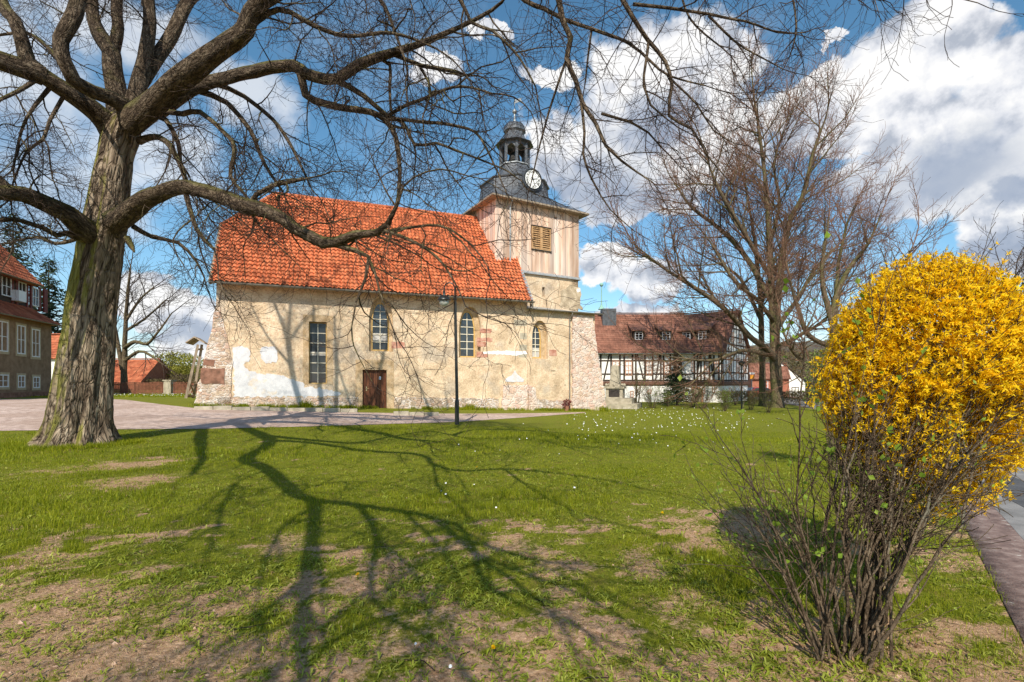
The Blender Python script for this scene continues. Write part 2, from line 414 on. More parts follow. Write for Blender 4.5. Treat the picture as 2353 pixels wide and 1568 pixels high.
def ground_mat():
    m = bpy.data.materials.new('ground'); m.use_nodes = True; g = NT(m.node_tree); b = g.n['Principled BSDF']
    tc = g.node('ShaderNodeTexCoord'); v = tc.outputs['Object']
    a = g.node('ShaderNodeAttribute'); a.attribute_name = 'soil'
    n = g.noise(v, 3.5, 8, 0.65); nf = g.noise(v, 28, 6, 0.7)
    soil = g.ramp(nf, [(0.30, (0.21, 0.115, 0.06)), (0.5, (0.47, 0.295, 0.175)), (0.72, (0.64, 0.445, 0.29))])
    gr = g.ramp(nf, [(0.3, (0.07, 0.085, 0.008)), (0.5, (0.17, 0.19, 0.016)), (0.7, (0.30, 0.29, 0.045))])
    gr = g.mix(g.smooth(n, 0.5, 0.68), gr, (0.22, 0.19, 0.035))
    f = g.math('ADD', a.outputs['Fac'], g.math('MULTIPLY', g.math('SUBTRACT', nf, 0.5), 1.1))
    c = g.mix(g.smooth(f, 0.30, 0.62), gr, soil)
    g.l.new(c, b.inputs['Base Color']); b.inputs['Roughness'].default_value = 0.95; b.inputs['Specular IOR Level'].default_value = 0.1
    bp = g.node('ShaderNodeBump'); bp.inputs['Strength'].default_value = 0.9; bp.inputs['Distance'].default_value = 0.035
    g.l.new(g.noise(v, 34, 8, 0.7), bp.inputs['Height']); g.l.new(bp.outputs[0], b.inputs['Normal'])
    return m

def bark_mat(name, dark, mid, light, moss=None, mossy=0.5, zs=0.22, scale=9, dist=0.05, mossdir=None):
    m = bpy.data.materials.new(name); m.use_nodes = True; g = NT(m.node_tree); b = g.n['Principled BSDF']
    a = g.node('ShaderNodeAttribute'); a.attribute_name = 'bk'; v = g.vmath('MULTIPLY', a.outputs['Vector'], (1, 1, zs))
    n = g.noise(v, scale, 8, 0.62, 0.6); big = g.noise(a.outputs['Vector'], 1.3, 5)
    ridge = g.math('ABSOLUTE', g.math('SUBTRACT', g.noise(v, scale*0.9, 4, 0.5, 0.8), 0.5))
    c = g.ramp(n, [(0.30, dark), (0.5, mid), (0.68, light)])
    c = g.mix(g.smooth(ridge, 0.05, 0.0), c, dark)
    vc = g.node('ShaderNodeTexVoronoi', feature='DISTANCE_TO_EDGE'); vc.inputs['Scale'].default_value = scale*0.9; nq = g.node('ShaderNodeTexNoise'); nq.inputs['Scale'].default_value = scale; g.l.new(v, nq.inputs['Vector'])
    g.l.new(g.vmath('ADD', g.vmath('MULTIPLY', v, (1, 1, 2.2)), g.vmath('MULTIPLY', nq.outputs['Color'], (0.12, 0.12, 0.12))), vc.inputs['Vector']); crk = g.smooth(vc.outputs['Distance'], 0.0, 0.10)
    c = g.mix(g.math('MULTIPLY', g.math('SUBTRACT', 1.0, crk), 0.28), c, dark)
    if moss:
        gm = g.node('ShaderNodeNewGeometry'); sep = g.vmath('DOT_PRODUCT', gm.outputs['Normal'], mossdir or (-0.75, -0.2, 0.5))
        f = g.math('ADD', sep, g.math('MULTIPLY', g.math('SUBTRACT', big, 0.5), 2.2))
        c = g.mix(g.math('MULTIPLY', g.smooth(f, 0.35, 0.85), mossy), c, moss)
    g.l.new(c, b.inputs['Base Color']); b.inputs['Roughness'].default_value = 0.9; b.inputs['Specular IOR Level'].default_value = 0.15
    bp = g.node('ShaderNodeBump'); bp.inputs['Strength'].default_value = 1.0; bp.inputs['Distance'].default_value = dist
    h = g.math('ADD', n, g.math('ADD', g.math('MULTIPLY', g.smooth(ridge, 0.0, 0.09), 0.6), g.math('MULTIPLY', crk, 0.5)))
    g.l.new(h, bp.inputs['Height']); g.l.new(bp.outputs[0], b.inputs['Normal'])
    return m

M_ground = ground_mat()
M_gravel = mat('gravel', [(0.34,0.235,0.19),(0.52,0.39,0.33),(0.66,0.52,0.45)], 5, 0.95, 0.6, 60, grain=0.7, cols2=[(0.36,0.25,0.20),(0.52,0.385,0.315)], scale2=0.35, mix2=(0.46,0.58))
M_asphalt = mat('asphalt', [(0.17,0.165,0.16),(0.25,0.24,0.235),(0.30,0.29,0.28)], 2.2, 0.9, 0.35, 90)
M_patch = mat('asphalt_patch', [(0.07,0.07,0.075),(0.11,0.11,0.115)], 3, 0.9, 0.35, 90)
M_kerb = mat('kerbstone', [(0.13,0.085,0.075),(0.22,0.15,0.13),(0.33,0.25,0.22)], 7, 0.9, 0.5, 30, cols2=[(0.35,0.31,0.28),(0.6,0.56,0.5)], scale2=9, mix2=(0.62,0.70))
M_redpave = mat('red_paving', [(0.34,0.17,0.13),(0.46,0.27,0.22)], 4, 0.9, 0.3, 40)
M_plaster = mat('beige_plaster', [(0.48,0.355,0.235),(0.63,0.48,0.325),(0.72,0.575,0.415)], 1.5, 0.92, 0.8, 7, grain=0.55, cols2=[(0.39,0.31,0.23),(0.58,0.48,0.37)], scale2=0.55, mix2=(0.50,0.66), bdist=0.035, detail=9)
M_white = mat('white_render_patch', [(0.54,0.54,0.57),(0.68,0.68,0.70)], 3, 0.9, 0.6, 8, grain=0.35, cols2=[(0.60,0.50,0.40),(0.72,0.62,0.50)], scale2=1.6, mix2=(0.56,0.72))
M_surround = mat('sandstone_surround', [(0.38,0.26,0.14),(0.52,0.37,0.22),(0.60,0.46,0.30)], 3, 0.9, 0.5, 14, grain=0.5)
M_stain = mat('stained_plaster', [(0.30,0.235,0.16),(0.44,0.35,0.24),(0.62,0.51,0.37)], 2.2, 0.92, 0.6, 9, grain=0.6)
M_redstone = mat('red_sandstone', [(0.36,0.15,0.10),(0.50,0.25,0.18),(0.58,0.36,0.28)], 5, 0.9, 0.5, 16)
M_darkstone = mat('brown_sandstone', [(0.14,0.075,0.05),(0.24,0.12,0.08),(0.32,0.17,0.12)], 4, 0.9, 0.5, 14)
M_rubble = stone_mat('rubble_masonry', [(0.38,0.26,0.19),(0.50,0.40,0.31),(0.34,0.28,0.22),(0.54,0.38,0.31)], (0.80,0.72,0.66), 3.1, wash=0.55)
M_pinkrubble = stone_mat('pink_rubble_masonry', [(0.60,0.42,0.34),(0.66,0.53,0.44),(0.50,0.38,0.31),(0.66,0.46,0.40),(0.36,0.30,0.26)], (0.78,0.66,0.58), 2.6, (1,1,1.3), wash=0.75)
M_orange = mat('orange_clay_tile', [(0.49,0.13,0.052),(0.64,0.19,0.08),(0.72,0.25,0.11)], 2.0, 0.75, 0.2, 25, rnd=0.45, cols2=[(0.30,0.085,0.04),(0.55,0.17,0.08)], scale2=0.9, mix2=(0.55,0.74))
M_brownroof = mat('brown_clay_tile', [(0.19,0.085,0.058),(0.27,0.12,0.08),(0.33,0.16,0.11)], 1.2, 0.8, 0.2, 20, rnd=0.4)
M_redroof = mat('old_red_tile', [(0.30,0.075,0.035),(0.44,0.13,0.06),(0.50,0.18,0.09)], 1.2, 0.8, 0.2, 20, rnd=0.4)
M_zinc = mat('grey_zinc', [(0.28,0.30,0.31),(0.42,0.44,0.45)], 4, 0.5, 0.1, 12, spec=0.5, metal=0.3)
M_gutter = mat('gutter_metal', [(0.15,0.135,0.115),(0.25,0.225,0.19)], 4, 0.55, 0.1, 12, metal=0.2)
M_slate = mat('slate', [(0.045,0.05,0.06),(0.085,0.095,0.11),(0.13,0.14,0.16)], 5, 0.45, 0.3, 18, spec=0.55, rnd=0.5)
M_board = mat('larch_boarding', [(0.48,0.305,0.215),(0.62,0.445,0.34),(0.72,0.57,0.465)], 1.1, 0.8, 0.25, 12, rnd=0.6, stretch=(3,3,0.35), cols2=[(0.56,0.43,0.36),(0.68,0.56,0.49)], scale2=0.5)
M_louvre = mat('ochre_louvre_wood', [(0.40,0.235,0.11),(0.54,0.345,0.18)], 4, 0.8, 0.2, 20)
M_door = mat('brown_door_wood', [(0.045,0.016,0.008),(0.13,0.045,0.02),(0.22,0.085,0.038)], 3.0, 0.6, 0.4, 20, stretch=(5,5,0.4))
M_brass = mat('brass', [(0.62,0.50,0.28)], 4, 0.35, metal=0.8)
M_paper = mat('white_paper', [(0.8,0.82,0.85)], 4)
M_blue = mat('blue_print', [(0.15,0.3,0.6)], 4)
M_ochre = mat('ochre_window_frame', [(0.52,0.33,0.10),(0.64,0.43,0.16)], 5, 0.6)
M_cream = mat('cream_glazing_bar', [(0.72,0.66,0.52),(0.80,0.74,0.60)], 5, 0.6)
def glass_mat(name, col, rough=0.08):
    m = mat(name, [col], 3, rough, spec=0.7); return m
M_glass = glass_mat('dark_window_glass', (0.035,0.042,0.05))
M_curtain = mat('pale_blind', [(0.45,0.43,0.40),(0.55,0.53,0.50)], 4, 0.8)
M_darkmetal = mat('dark_green_metal', [(0.012,0.014,0.013),(0.026,0.028,0.026)], 6, 0.4, spec=0.5)
M_lampglass = mat('frosted_lamp_glass', [(0.45,0.47,0.44)], 4, 0.15, spec=0.6)
M_iron = mat('black_iron', [(0.012,0.011,0.010)], 4, 0.5)
M_clock = mat('white_clock_face', [(0.74,0.75,0.74),(0.82,0.83,0.82)], 5, 0.5)
M_timber = mat('dark_oak_beam', [(0.028,0.02,0.015),(0.06,0.042,0.032)], 6, 0.85, 0.3, 20)
M_brownband = mat('brown_cornice_paint', [(0.15,0.075,0.055),(0.21,0.11,0.08)], 6, 0.85)
M_whitewash = mat('white_wash', [(0.78,0.76,0.74),(0.86,0.84,0.82)], 1.2, 0.9, 0.15, 20)
M_pink = mat('salmon_window_frame', [(0.44,0.21,0.13),(0.52,0.28,0.18)], 5, 0.6)
M_winwhite = mat('white_window_paint', [(0.74,0.74,0.76),(0.82,0.82,0.84)], 5, 0.5)
M_stucco = mat('brown_stucco', [(0.20,0.125,0.075),(0.27,0.175,0.11),(0.32,0.215,0.14)], 2.5, 0.95, 0.4, 40)
M_buff = mat('buff_window_surround', [(0.42,0.33,0.22),(0.52,0.42,0.29)], 5, 0.9)
M_darkred = mat('dark_red_paint', [(0.14,0.022,0.018),(0.20,0.035,0.028)], 5, 0.6)
M_oldwood = mat('weathered_wood', [(0.17,0.13,0.095),(0.30,0.24,0.18),(0.40,0.33,0.25)], 4, 0.9, 0.3, 20, stretch=(4,4,0.6))
M_fence = mat('red_brown_fence_paint', [(0.15,0.06,0.035),(0.25,0.10,0.06)], 5, 0.85)
M_greystone = mat('grey_sandstone', [(0.30,0.265,0.20),(0.40,0.355,0.27),(0.48,0.43,0.34)], 3, 0.9, 0.4, 20)
M_plaque = mat('bronze_plaque', [(0.035,0.03,0.028),(0.06,0.05,0.045)], 8, 0.4, 0.4, 30)
M_carred = mat('red_car_paint', [(0.42,0.02,0.03)], 4, 0.25, spec=0.6)
M_tyre = mat('tyre_rubber', [(0.02,0.02,0.02)], 4, 0.8)
M_orangesign = mat('orange_sign_paint', [(0.75,0.30,0.03)], 4, 0.5)
M_brick = mat('red_brick_wall', [(0.30,0.10,0.06),(0.40,0.16,0.10)], 4, 0.9, 0.3, 30)
M_terracotta = mat('terracotta', [(0.30,0.13,0.08),(0.38,0.18,0.12)], 5, 0.9)
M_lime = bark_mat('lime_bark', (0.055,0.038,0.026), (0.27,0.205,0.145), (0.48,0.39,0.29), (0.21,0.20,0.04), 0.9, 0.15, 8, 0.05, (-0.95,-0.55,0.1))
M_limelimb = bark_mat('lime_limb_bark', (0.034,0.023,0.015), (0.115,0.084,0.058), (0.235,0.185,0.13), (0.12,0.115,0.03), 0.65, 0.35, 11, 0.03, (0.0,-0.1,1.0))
M_twig = bark_mat('lime_twig', (0.03,0.02,0.016), (0.07,0.048,0.038), (0.13,0.095,0.075), None, 0, 0.5, 20, 0.005)
M_beech = bark_mat('grey_brown_bark', (0.06,0.044,0.028), (0.145,0.11,0.07), (0.24,0.19,0.125), (0.15,0.15,0.05), 0.6, 0.5, 8, 0.02)
M_beechtwig = bark_mat('red_brown_twig', (0.11,0.058,0.038), (0.22,0.125,0.085), (0.30,0.185,0.13), None, 0, 0.5, 20, 0.005)
M_shrubstem = bark_mat('lichen_shrub_stem', (0.05,0.033,0.02), (0.125,0.088,0.056), (0.21,0.16,0.11), (0.24,0.26,0.20), 0.6, 0.6, 20, 0.006, (-0.1,-0.4,0.1))
M_forsstem = bark_mat('forsythia_stem', (0.05,0.032,0.016), (0.13,0.085,0.045), (0.22,0.155,0.085), None, 0, 0.6, 20, 0.004)
M_petal = leaf_mat('yellow_petal', [(0.85,0.50,0.002),(0.95,0.64,0.004),(1.0,0.78,0.03)], 2.5, 0.45)
M_grass = leaf_mat('grass_blade', [(0.10,0.15,0.004),(0.27,0.31,0.008),(0.45,0.45,0.03)], 0.8, 0.5)
M_weed = leaf_mat('weed_leaf', [(0.14,0.19,0.012),(0.29,0.34,0.03),(0.46,0.48,0.10)], 2, 0.35)
M_newleaf = leaf_mat('young_green_leaf', [(0.14,0.24,0.02),(0.26,0.38,0.04),(0.38,0.48,0.09)], 4, 0.45)
M_straw = leaf_mat('dry_straw', [(0.26,0.18,0.07),(0.42,0.32,0.14),(0.55,0.44,0.22)], 2, 0.2)
M_daisy = mat('white_petal', [(0.80,0.80,0.78)], 4, 0.7)
M_daisyc = mat('yellow_disc', [(0.7,0.42,0.02)], 4, 0.8)
M_needle = leaf_mat('spruce_needle', [(0.012,0.028,0.012),(0.03,0.055,0.022),(0.06,0.09,0.04)], 1.5, 0.1)
M_brownneedle = leaf_mat('dry_brown_needle', [(0.10,0.055,0.03),(0.17,0.10,0.05),(0.22,0.14,0.07)], 2, 0.1)
M_willow = leaf_mat('yellow_green_spring_leaf', [(0.16,0.17,0.02),(0.28,0.27,0.04),(0.38,0.36,0.08)], 0.7, 0.3)
M_greygreen = leaf_mat('grey_green_leaf', [(0.10,0.13,0.03),(0.17,0.21,0.05),(0.24,0.28,0.09)], 4, 0.3)
M_hedge = leaf_mat('brown_hedge_twig', [(0.08,0.06,0.03),(0.16,0.125,0.06),(0.22,0.19,0.08)], 0.7, 0.2)
M_hillwood = mat('distant_wood', [(0.055,0.042,0.038),(0.10,0.082,0.066),(0.12,0.12,0.07)], 0.12, 1.0, detail=10)
M_rosepetal = leaf_mat('dark_red_leaf', [(0.14,0.03,0.03),(0.22,0.06,0.05)], 5, 0.2)

# ---------------------------------------------------------------- ground, path, road
SOILSPOTS = [(330,1062,0.55,0.9),(300,1110,0.5,0.9),(1330,1290,0.45,0.7),(1700,1200,0.7,0.9),(1000,1500,0.6,0.7),(620,1480,0.5,0.6),(1620,1400,0.5,0.7),
             (850,1330,0.5,0.6),(1200,1440,0.5,0.6),(640,1250,0.4,0.6),(250,1420,0.5,0.55),(1850,1450,0.4,0.6),(150,1080,0.6,0.5),(1500,1300,0.5,0.6),(1180,1250,0.35,0.5)]
SPOT_W = [(*gpx(px, py)[:2], r*(0.5+0.11*gpx(px, py)[1]), w) for px, py, r, w in SOILSPOTS]
def soil(x, y):
    n = 0.30*fbm(x*0.9+9, y*0.9+3, 21, 3)+0.33*fbm(x*3.1, y*3.1, 33, 3)+0.37*fbm(x*8.0, y*8.0, 44, 3)
    bias = -0.028+0.09*sstep(4.6, 2.6, y)-0.13*sstep(4.6, 7.5, y)-0.04*sstep(9, 14, y)
    s = sstep(0.38, 0.66, n+bias)
    for cx, cy, r, w in SPOT_W:
        s = np.maximum(s, w*np.exp(-(((x-cx)/r)**2+((y-cy)/(r*1.15))**2))*np.clip(-0.6+2.9*fbm(x*3.6+4, y*3.6, 71, 5), 0, 1.2))
    return np.clip(s, 0, 1)
def axis(parts):
    out = [parts[0][0]]
    for a, b, st in parts: out += list(np.linspace(a, b, max(2, int(round((b-a)/st))+1))[1:])
    return np.array(out)
def make_ground():
    xs = axis([(-900,-120,60),(-120,-40,5),(-40,-14,0.6),(-14,14,0.12),(14,40,0.6),(40,120,5),(120,900,60)])
    ys = axis([(-120,-10,6),(-10,1,0.5),(1,9,0.08),(9,22,0.2),(22,60,0.8),(60,160,6),(160,1400,80)])
    X, Y = np.meshgrid(xs, ys); Z = gz(X, Y)
    s = soil(X, Y); Z = Z + 0.03*(fbm(X*6, Y*6, 3, 3)-0.5)*sstep(12, 7, Y)*sstep(-4, 0, Y)*sstep(-0.2, -0.8, X-np.interp(Y, [1.2, 3.08, 6.13, 9.7, 15], [1.75, 3.15, 5.45, 8.0, 11.6]))
    nx = len(xs); i = np.arange(len(ys)-1)[:, None]*nx; j = np.arange(nx-1)[None, :]
    q = np.stack([i+j, i+j+1, i+nx+j+1, i+nx+j], -1).reshape(-1, 4)
    me = np_mesh('ground', np.stack([X, Y, Z], -1).reshape(-1, 3), q, None, M_ground, {'soil': ('POINT', 'FLOAT', s.ravel())})
    struct(link('ground', me), 'patchy village green lawn with bare pinkish soil')
make_ground()

def sheet(name, near, far, lift, m, rows=24, step=0.6, pxspace=True, skirt=False):
    """a thin surface draped on the ground between two edge lines"""
    f = gpx if pxspace else (lambda x, y: V(x, y, float(gz(x, y))))
    A = catmull([f(*p) for p in near], step); B = catmull([f(*p) for p in far], step)
    n = max(len(A), len(B))
    def res(L):
        c = np.concatenate([[0], np.cumsum(np.linalg.norm(np.diff(L, axis=0), axis=1))]); t = np.linspace(0, c[-1], n)
        return np.stack([np.interp(t, c, L[:, k]) for k in range(3)], -1)
    A = res(A); B = res(B); T = np.linspace(0, 1, rows+1)[:, None, None]
    P = A[None]*(1-T)+B[None]*T; P[:, :, 2] = gz(P[:, :, 0], P[:, :, 1])+lift
    if skirt: P[0, :, 2] -= 0.12; P[1, :, :2] = P[0, :, :2]*0.97+P[1, :, :2]*0.03
    i = np.arange(rows)[:, None]*n; j = np.arange(n-1)[None, :]
    q = np.stack([i+j, i+j+1, i+n+j+1, i+n+j], -1).reshape(-1, 4)
    return struct(link(name, np_mesh(name, P.reshape(-1, 3), q, None, m)))
PATH_NEAR = [(-400,996),(0,991),(150,989),(330,987),(480,986),(700,981),(900,975),(1050,970),(1160,963),(1270,955),(1345,949.5)]
PATH_FAR = [(-400,922),(0,918),(125,917),(250,918),(340,926),(440,938),(600,944),(815,948.5),(1000,951),(1130,951),(1270,949.5),(1345,948)]
sheet('path', PATH_NEAR, PATH_FAR, 0.012, M_gravel, 30)
# road on the right: inner edge curve in metres
EDGE = [(-3.2,-6),(0.5,-0.8),(1.75,1.2),(3.15,3.08),(5.45,6.13),(8.0,9.7),(11.6,15.0),(16.2,23),(20.5,32),(23.5,40),(27,52),(30,70),(32,110)]
def offset(L, d):
    L = np.array(L, float); t = np.gradient(L, axis=0); t /= np.linalg.norm(t, axis=1)[:, None]
    return [tuple(p+V(q[1], -q[0])*d) for p, q in zip(L, t)]
sheet('kerb', offset(EDGE, 0.0), offset(EDGE, 0.42), 0.010, M_kerb, 4, 0.4, False, True)
sheet('road', offset(EDGE, 0.42), offset(EDGE, 5.4), 0.012, M_asphalt, 12, 0.5, False)
sheet('road_patch', [(5.75,5.1),(6.6,6.5),(7.4,8.0)], [(7.0,5.6),(7.7,6.9),(8.6,8.6)], 0.016, M_patch, 6, 0.3, False)
sheet('far_kerb', offset(EDGE, 5.4), offset(EDGE, 5.6), 0.13, M_kerb, 2, 0.5, False)
sheet('pavement', offset(EDGE, 5.6), offset(EDGE, 8.4), 0.12, M_redpave, 6, 0.6, False)

# ---------------------------------------------------------------- pieces shared by the buildings
def tile_roof(name, F, width, slope, tw, rh, m, parent, umin=None, umax=None, amp=0.028, lip=0.03, vary=True, per=6):
    """roof slope with real tile relief; F.e1 runs along the eave, F.e2 up the slope, F.e3 outward"""
    nu = int(width/tw*per)+1; nr = max(1, int(round(slope/rh)))
    us = np.linspace(0, width, nu); v = []; rnd = []; fs = []
    ss = []; hs = []
    for r in range(nr):
        ss += [r*slope/nr-(0.13 if r else 0.0), (r+1)*slope/nr]; hs += [lip, -0.012]
    ss = np.array(ss); hs = np.array(hs)
    U, S = np.meshgrid(us, ss); ph = 2*pi*U/tw
    H = amp*(np.sin(ph)+0.35*np.sin(2*ph+0.6)) + hs[:, None]
    ti = np.floor(U/tw); ri = np.repeat(np.arange(nr), 2)[:, None]
    H = H + 0.012*(hash2(ti, ri, 3)-0.5) + 0.03*(fbm(U*0.4, S*0.4, 9, 2)-0.5)
    lo = np.array([umin(s) if umin else 0 for s in ss])[:, None]; hi = np.array([umax(s) if umax else width for s in ss])[:, None]
    Uc = np.clip(U, lo, hi)
    P = F.o + Uc[..., None]*F.e1 + S[..., None]*F.e2 + H[..., None]*F.e3
    i = np.arange(len(ss)-1)[:, None]; j = np.arange(nu-1)[None, :]
    ok = ((U[:-1, 1:] > lo[:-1]) | (U[1:, 1:] > lo[1:])) & ((U[:-1, :-1] < hi[:-1]) | (U[1:, :-1] < hi[1:]))
    q = np.stack([i*nu+j, i*nu+j+1, (i+1)*nu+j+1, (i+1)*nu+j], -1)
    rr = hash2(ti[:-1, :-1]+0*ri[:-1], ri[:-1]+0*ti[:-1, :-1], 7)
    ok[1::2] = False          # rows overlap like real tiles: no riser between them
    q = q[ok]; rr = rr[ok]
    me = np_mesh(name, P.reshape(-1, 3), q, None, m, {'rnd': ('FACE', 'FLOAT', rr)}, smooth=False)
    return link(name, me, parent)
def slopeframe(o, e1, up):
    F = Frame((0, 0, 0), (1, 0)); F.o = V(*o); F.e1 = unit(e1); F.e2 = unit(up); F.e3 = unit(np.cross(F.e1, F.e2)); return F
def rect(a0, a1, b0, b1): return [(a0, b0), (a1, b0), (a1, b1), (a0, b1)]
def arch(a0, a1, b0, bs, bt, n=8):
    """pointed arch outline, springing at bs, apex at bt"""
    w = (a1-a0)/2; c = (a0+a1)/2; pts = [(a0, b0), (a1, b0), (a1, bs)]
    for i in range(1, n+1):
        t = i/n; pts.append((c+w*cos(t*pi/2)**0.85, bs+(bt-bs)*sin(t*pi/2)**1.1 if t < 1 else bt))
    for i in range(n-1, -1, -1):
        t = i/n; pts.append((c-w*cos(t*pi/2)**0.85, bs+(bt-bs)*sin(t*pi/2)**1.1))
    return pts
def wobble(poly, amt, step=0.12, seed=0):
    r = random.Random(seed); out = []; n = len(poly)
    for i in range(n):
        p = poly[i]; q = poly[(i+1) % n]; L = sqrt((q[0]-p[0])**2+(q[1]-p[1])**2); k = max(1, int(L/step))
        for j in range(k):
            t = j/k; out.append((p[0]+(q[0]-p[0])*t+r.uniform(-amt, amt), p[1]+(q[1]-p[1])*t+r.uniform(-amt, amt)))
    return out
def patch(F, polypx, m, name, parent, c=0.004, th=0.01, amt=0.05, seed=1, step=0.12):
    pl = [F.px(*p) for p in polypx]
    o = MB().plate(F, wobble(pl, amt, step, seed), [], c-0.05, c+th).build(name, m, parent)
    o['kind'] = 'thing'; return o
def leaded_window(F, outline, c, parent, bars_a, bars_b, fr=0.06, frame=None, bar=None, blind=None, glass=None):
    """frame, glazing bars and panes set back in a wall opening; outline is the opening"""
    A = [p[0] for p in outline]; B = [p[1] for p in outline]; a0, a1, b0, b1 = min(A), max(A), min(B), max(B)
    ca, cb = (a0+a1)/2, (b0+b1)/2
    inner = [(ca+(a-ca)*(1-2*fr/(a1-a0)), cb+(b-cb)*(1-2*fr/(b1-b0))) for a, b in outline]
    out = [(ca+(a-ca)*1.01, cb+(b-cb)*1.01) for a, b in outline]
    w = MB().plate(F, out, [inner], c-0.04, c+0.04).build('window', frame or M_ochre, parent)
    # bars are clipped to the inner outline by its width at each height
    def width(b):
        xs = []
        for (p, q) in zip(inner, inner[1:]+inner[:1]):
            if (p[1]-b)*(q[1]-b) < 0: xs.append(p[0]+(q[0]-p[0])*(b-p[1])/(q[1]-p[1]))
        return (min(xs), max(xs)) if len(xs) > 1 else None
    mb = MB(); ib0, ib1 = min(p[1] for p in inner), max(p[1] for p in inner)
    for k in range(1, bars_b):
        b = ib0+(ib1-ib0)*k/bars_b; r = width(b)
        if r: mb.box(F, r[0], r[1], b-0.020, b+0.020, c-0.012, c+0.03)
    for k in range(1, bars_a):
        a = a0+(a1-a0)*k/bars_a; top = ib1-0.02 if bars_a == 2 else ib1
        if len(outline) > 6 and bars_a != 2: top = ib0+(ib1-ib0)*0.8
        mb.box(F, a-0.020, a+0.020, ib0, top, c-0.011, c+0.031)
    mb.build('glazing_bars', bar or M_cream, w)
    MB().plate(F, [(ca+(a-ca)*0.985, cb+(b-cb)*0.985) for a, b in outline], [], c-0.03, c-0.02).build('pane', glass or M_glass, w)
    if blind:
        MB().box(F, a0+fr+0.01, a1-fr-0.01, ib0+(ib1-ib0)*blind[0], ib0+(ib1-ib0)*blind[1], c-0.019, c-0.015).build('blind', M_curtain, w)
    return w

# ---------------------------------------------------------------- church
NAVE = Frame((-15.36, 26.0, 0), (16.354, 6.2))
NL = 17.49; ND = 9.0; EAVE = 7.0; RIDGE = 13.35
church = empty('church', NAVE.pt(9, 0.1, -2), 'old plastered village church with orange tiled nave roof and boarded clock tower', 'church')
def nv(px, py, c=0.0): return NAVE.px(px, py, c)
def band(F, x0, x1, y0, y1):                 # wall rectangle from pixel edges
    a0, b1 = F.px(x0, y0); a1, b0 = F.px(x1, y1); return a0, a1, b0, b1
w1 = band(NAVE, 709.5, 751, 739, 882); d1 = band(NAVE, 833, 888.6, 850, 939.5)
def archpx(F, x0, x1, yb, ys, yt):
    a0, _ = F.px(x0, ys); a1, _ = F.px(x1, ys); am = (x0+x1)/2
    return arch(a0, a1, F.px(am, yb)[1], F.px(am, ys)[1], F.px(am, yt)[1])
o2 = archpx(NAVE, 848, 903, 808, 735, 683); o3 = archpx(NAVE, 1055, 1105, 822, 757, 705)
d1 = (d1[0], d1[1], nv(860, 941)[1], d1[3])
wallp = MB().plate(NAVE, [(0, -1.2), (NL, -1.2), (NL, EAVE), (0, EAVE)], [rect(*w1), rect(*d1), o2, o3], -0.7, 0.0)
wallp.box(NAVE, 0, 0.7, -1.2, EAVE, -ND, -0.701); wallp.box(NAVE, NL-0.7, NL, -1.2, EAVE, -ND, -0.701); wallp.box(NAVE, 0.701, NL-0.701, -1.2, EAVE, -ND, -ND+0.7)
wallp.add([NAVE.pt(0.02, EAVE, 0), NAVE.pt(0.02, EAVE, -ND), NAVE.pt(0.02, RIDGE-2.7, -ND/2-1.8), NAVE.pt(0.02, RIDGE-2.7, -ND/2+1.8)], [(0, 1, 2, 3)])
wallp.add([NAVE.pt(NL-0.02, EAVE, 0), NAVE.pt(NL-0.02, EAVE, -ND), NAVE.pt(NL-0.02, RIDGE-0.1, -ND/2)], [(0, 1, 2)])
wallp.build('nave_wall', M_plaster, church)
# stone surrounds
def surround(F, hole, outer, name='surround', m=None, c=0.012):
    return MB().plate(F, wobble(outer, 0.012, 0.4, 5), [hole], -0.30, c).build(name, m or M_surround, church)
s1 = band(NAVE, 696, 765, 723, 884); surround(NAVE, rect(*w1), rect(*s1), 'window_surround')
a0, _ = nv(817, 900); a1, _ = nv(905, 900); sd = (a0, a1, nv(860, 941)[1], nv(860, 827)[1])
surround(NAVE, [(d1[0], d1[2]+0.001), (d1[1], d1[2]+0.001), (d1[1], d1[3]), (d1[0], d1[3])], rect(sd[0], sd[1], sd[2]-0.1, sd[3]), 'door_surround')
def grow_(o, k): 
    ca = sum(p[0] for p in o)/len(o); b0 = min(p[1] for p in o)
    return [(ca+(a-ca)*k, b0-0.06+(b-b0)*(1+(k-1)*0.55)) for a, b in o]
leaded_window(NAVE, rect(*w1), -0.32, church, 2, 6, 0.05, None, M_cream, (0.46, 0.52))
def inset(o, k, db=0.0):
    ca = (min(p[0] for p in o)+max(p[0] for p in o))/2; b0 = min(p[1] for p in o)
    return [(ca+(a-ca)*k, b0+db+(b-b0)*k) for a, b in o]
def arched_window(F, outer, inner, c, **k):
    big = [(p[0]+0.25*(1 if p[0] > 0.5*(outer[0][0]+outer[1][0]) else -1), p[1]+(0.3 if p[1] > outer[0][1]+0.5 else -0.3)) for p in outer]
    MB().plate(F, rect(min(p[0] for p in big), max(p[0] for p in big), min(p[1] for p in big), max(p[1] for p in big)), [inner], c-0.10, c+0.10).build('window_reveal', M_surround, church)
    return leaded_window(F, inner, c, church, 2, k.pop('rows', 6), 0.075, **k)
arched_window(NAVE, o2, archpx(NAVE, 854, 895.5, 806, 742, 694), -0.36, blind=(0.20, 0.36))
arched_window(NAVE, o3, archpx(NAVE, 1058, 1094.5, 821, 762, 714), -0.36)
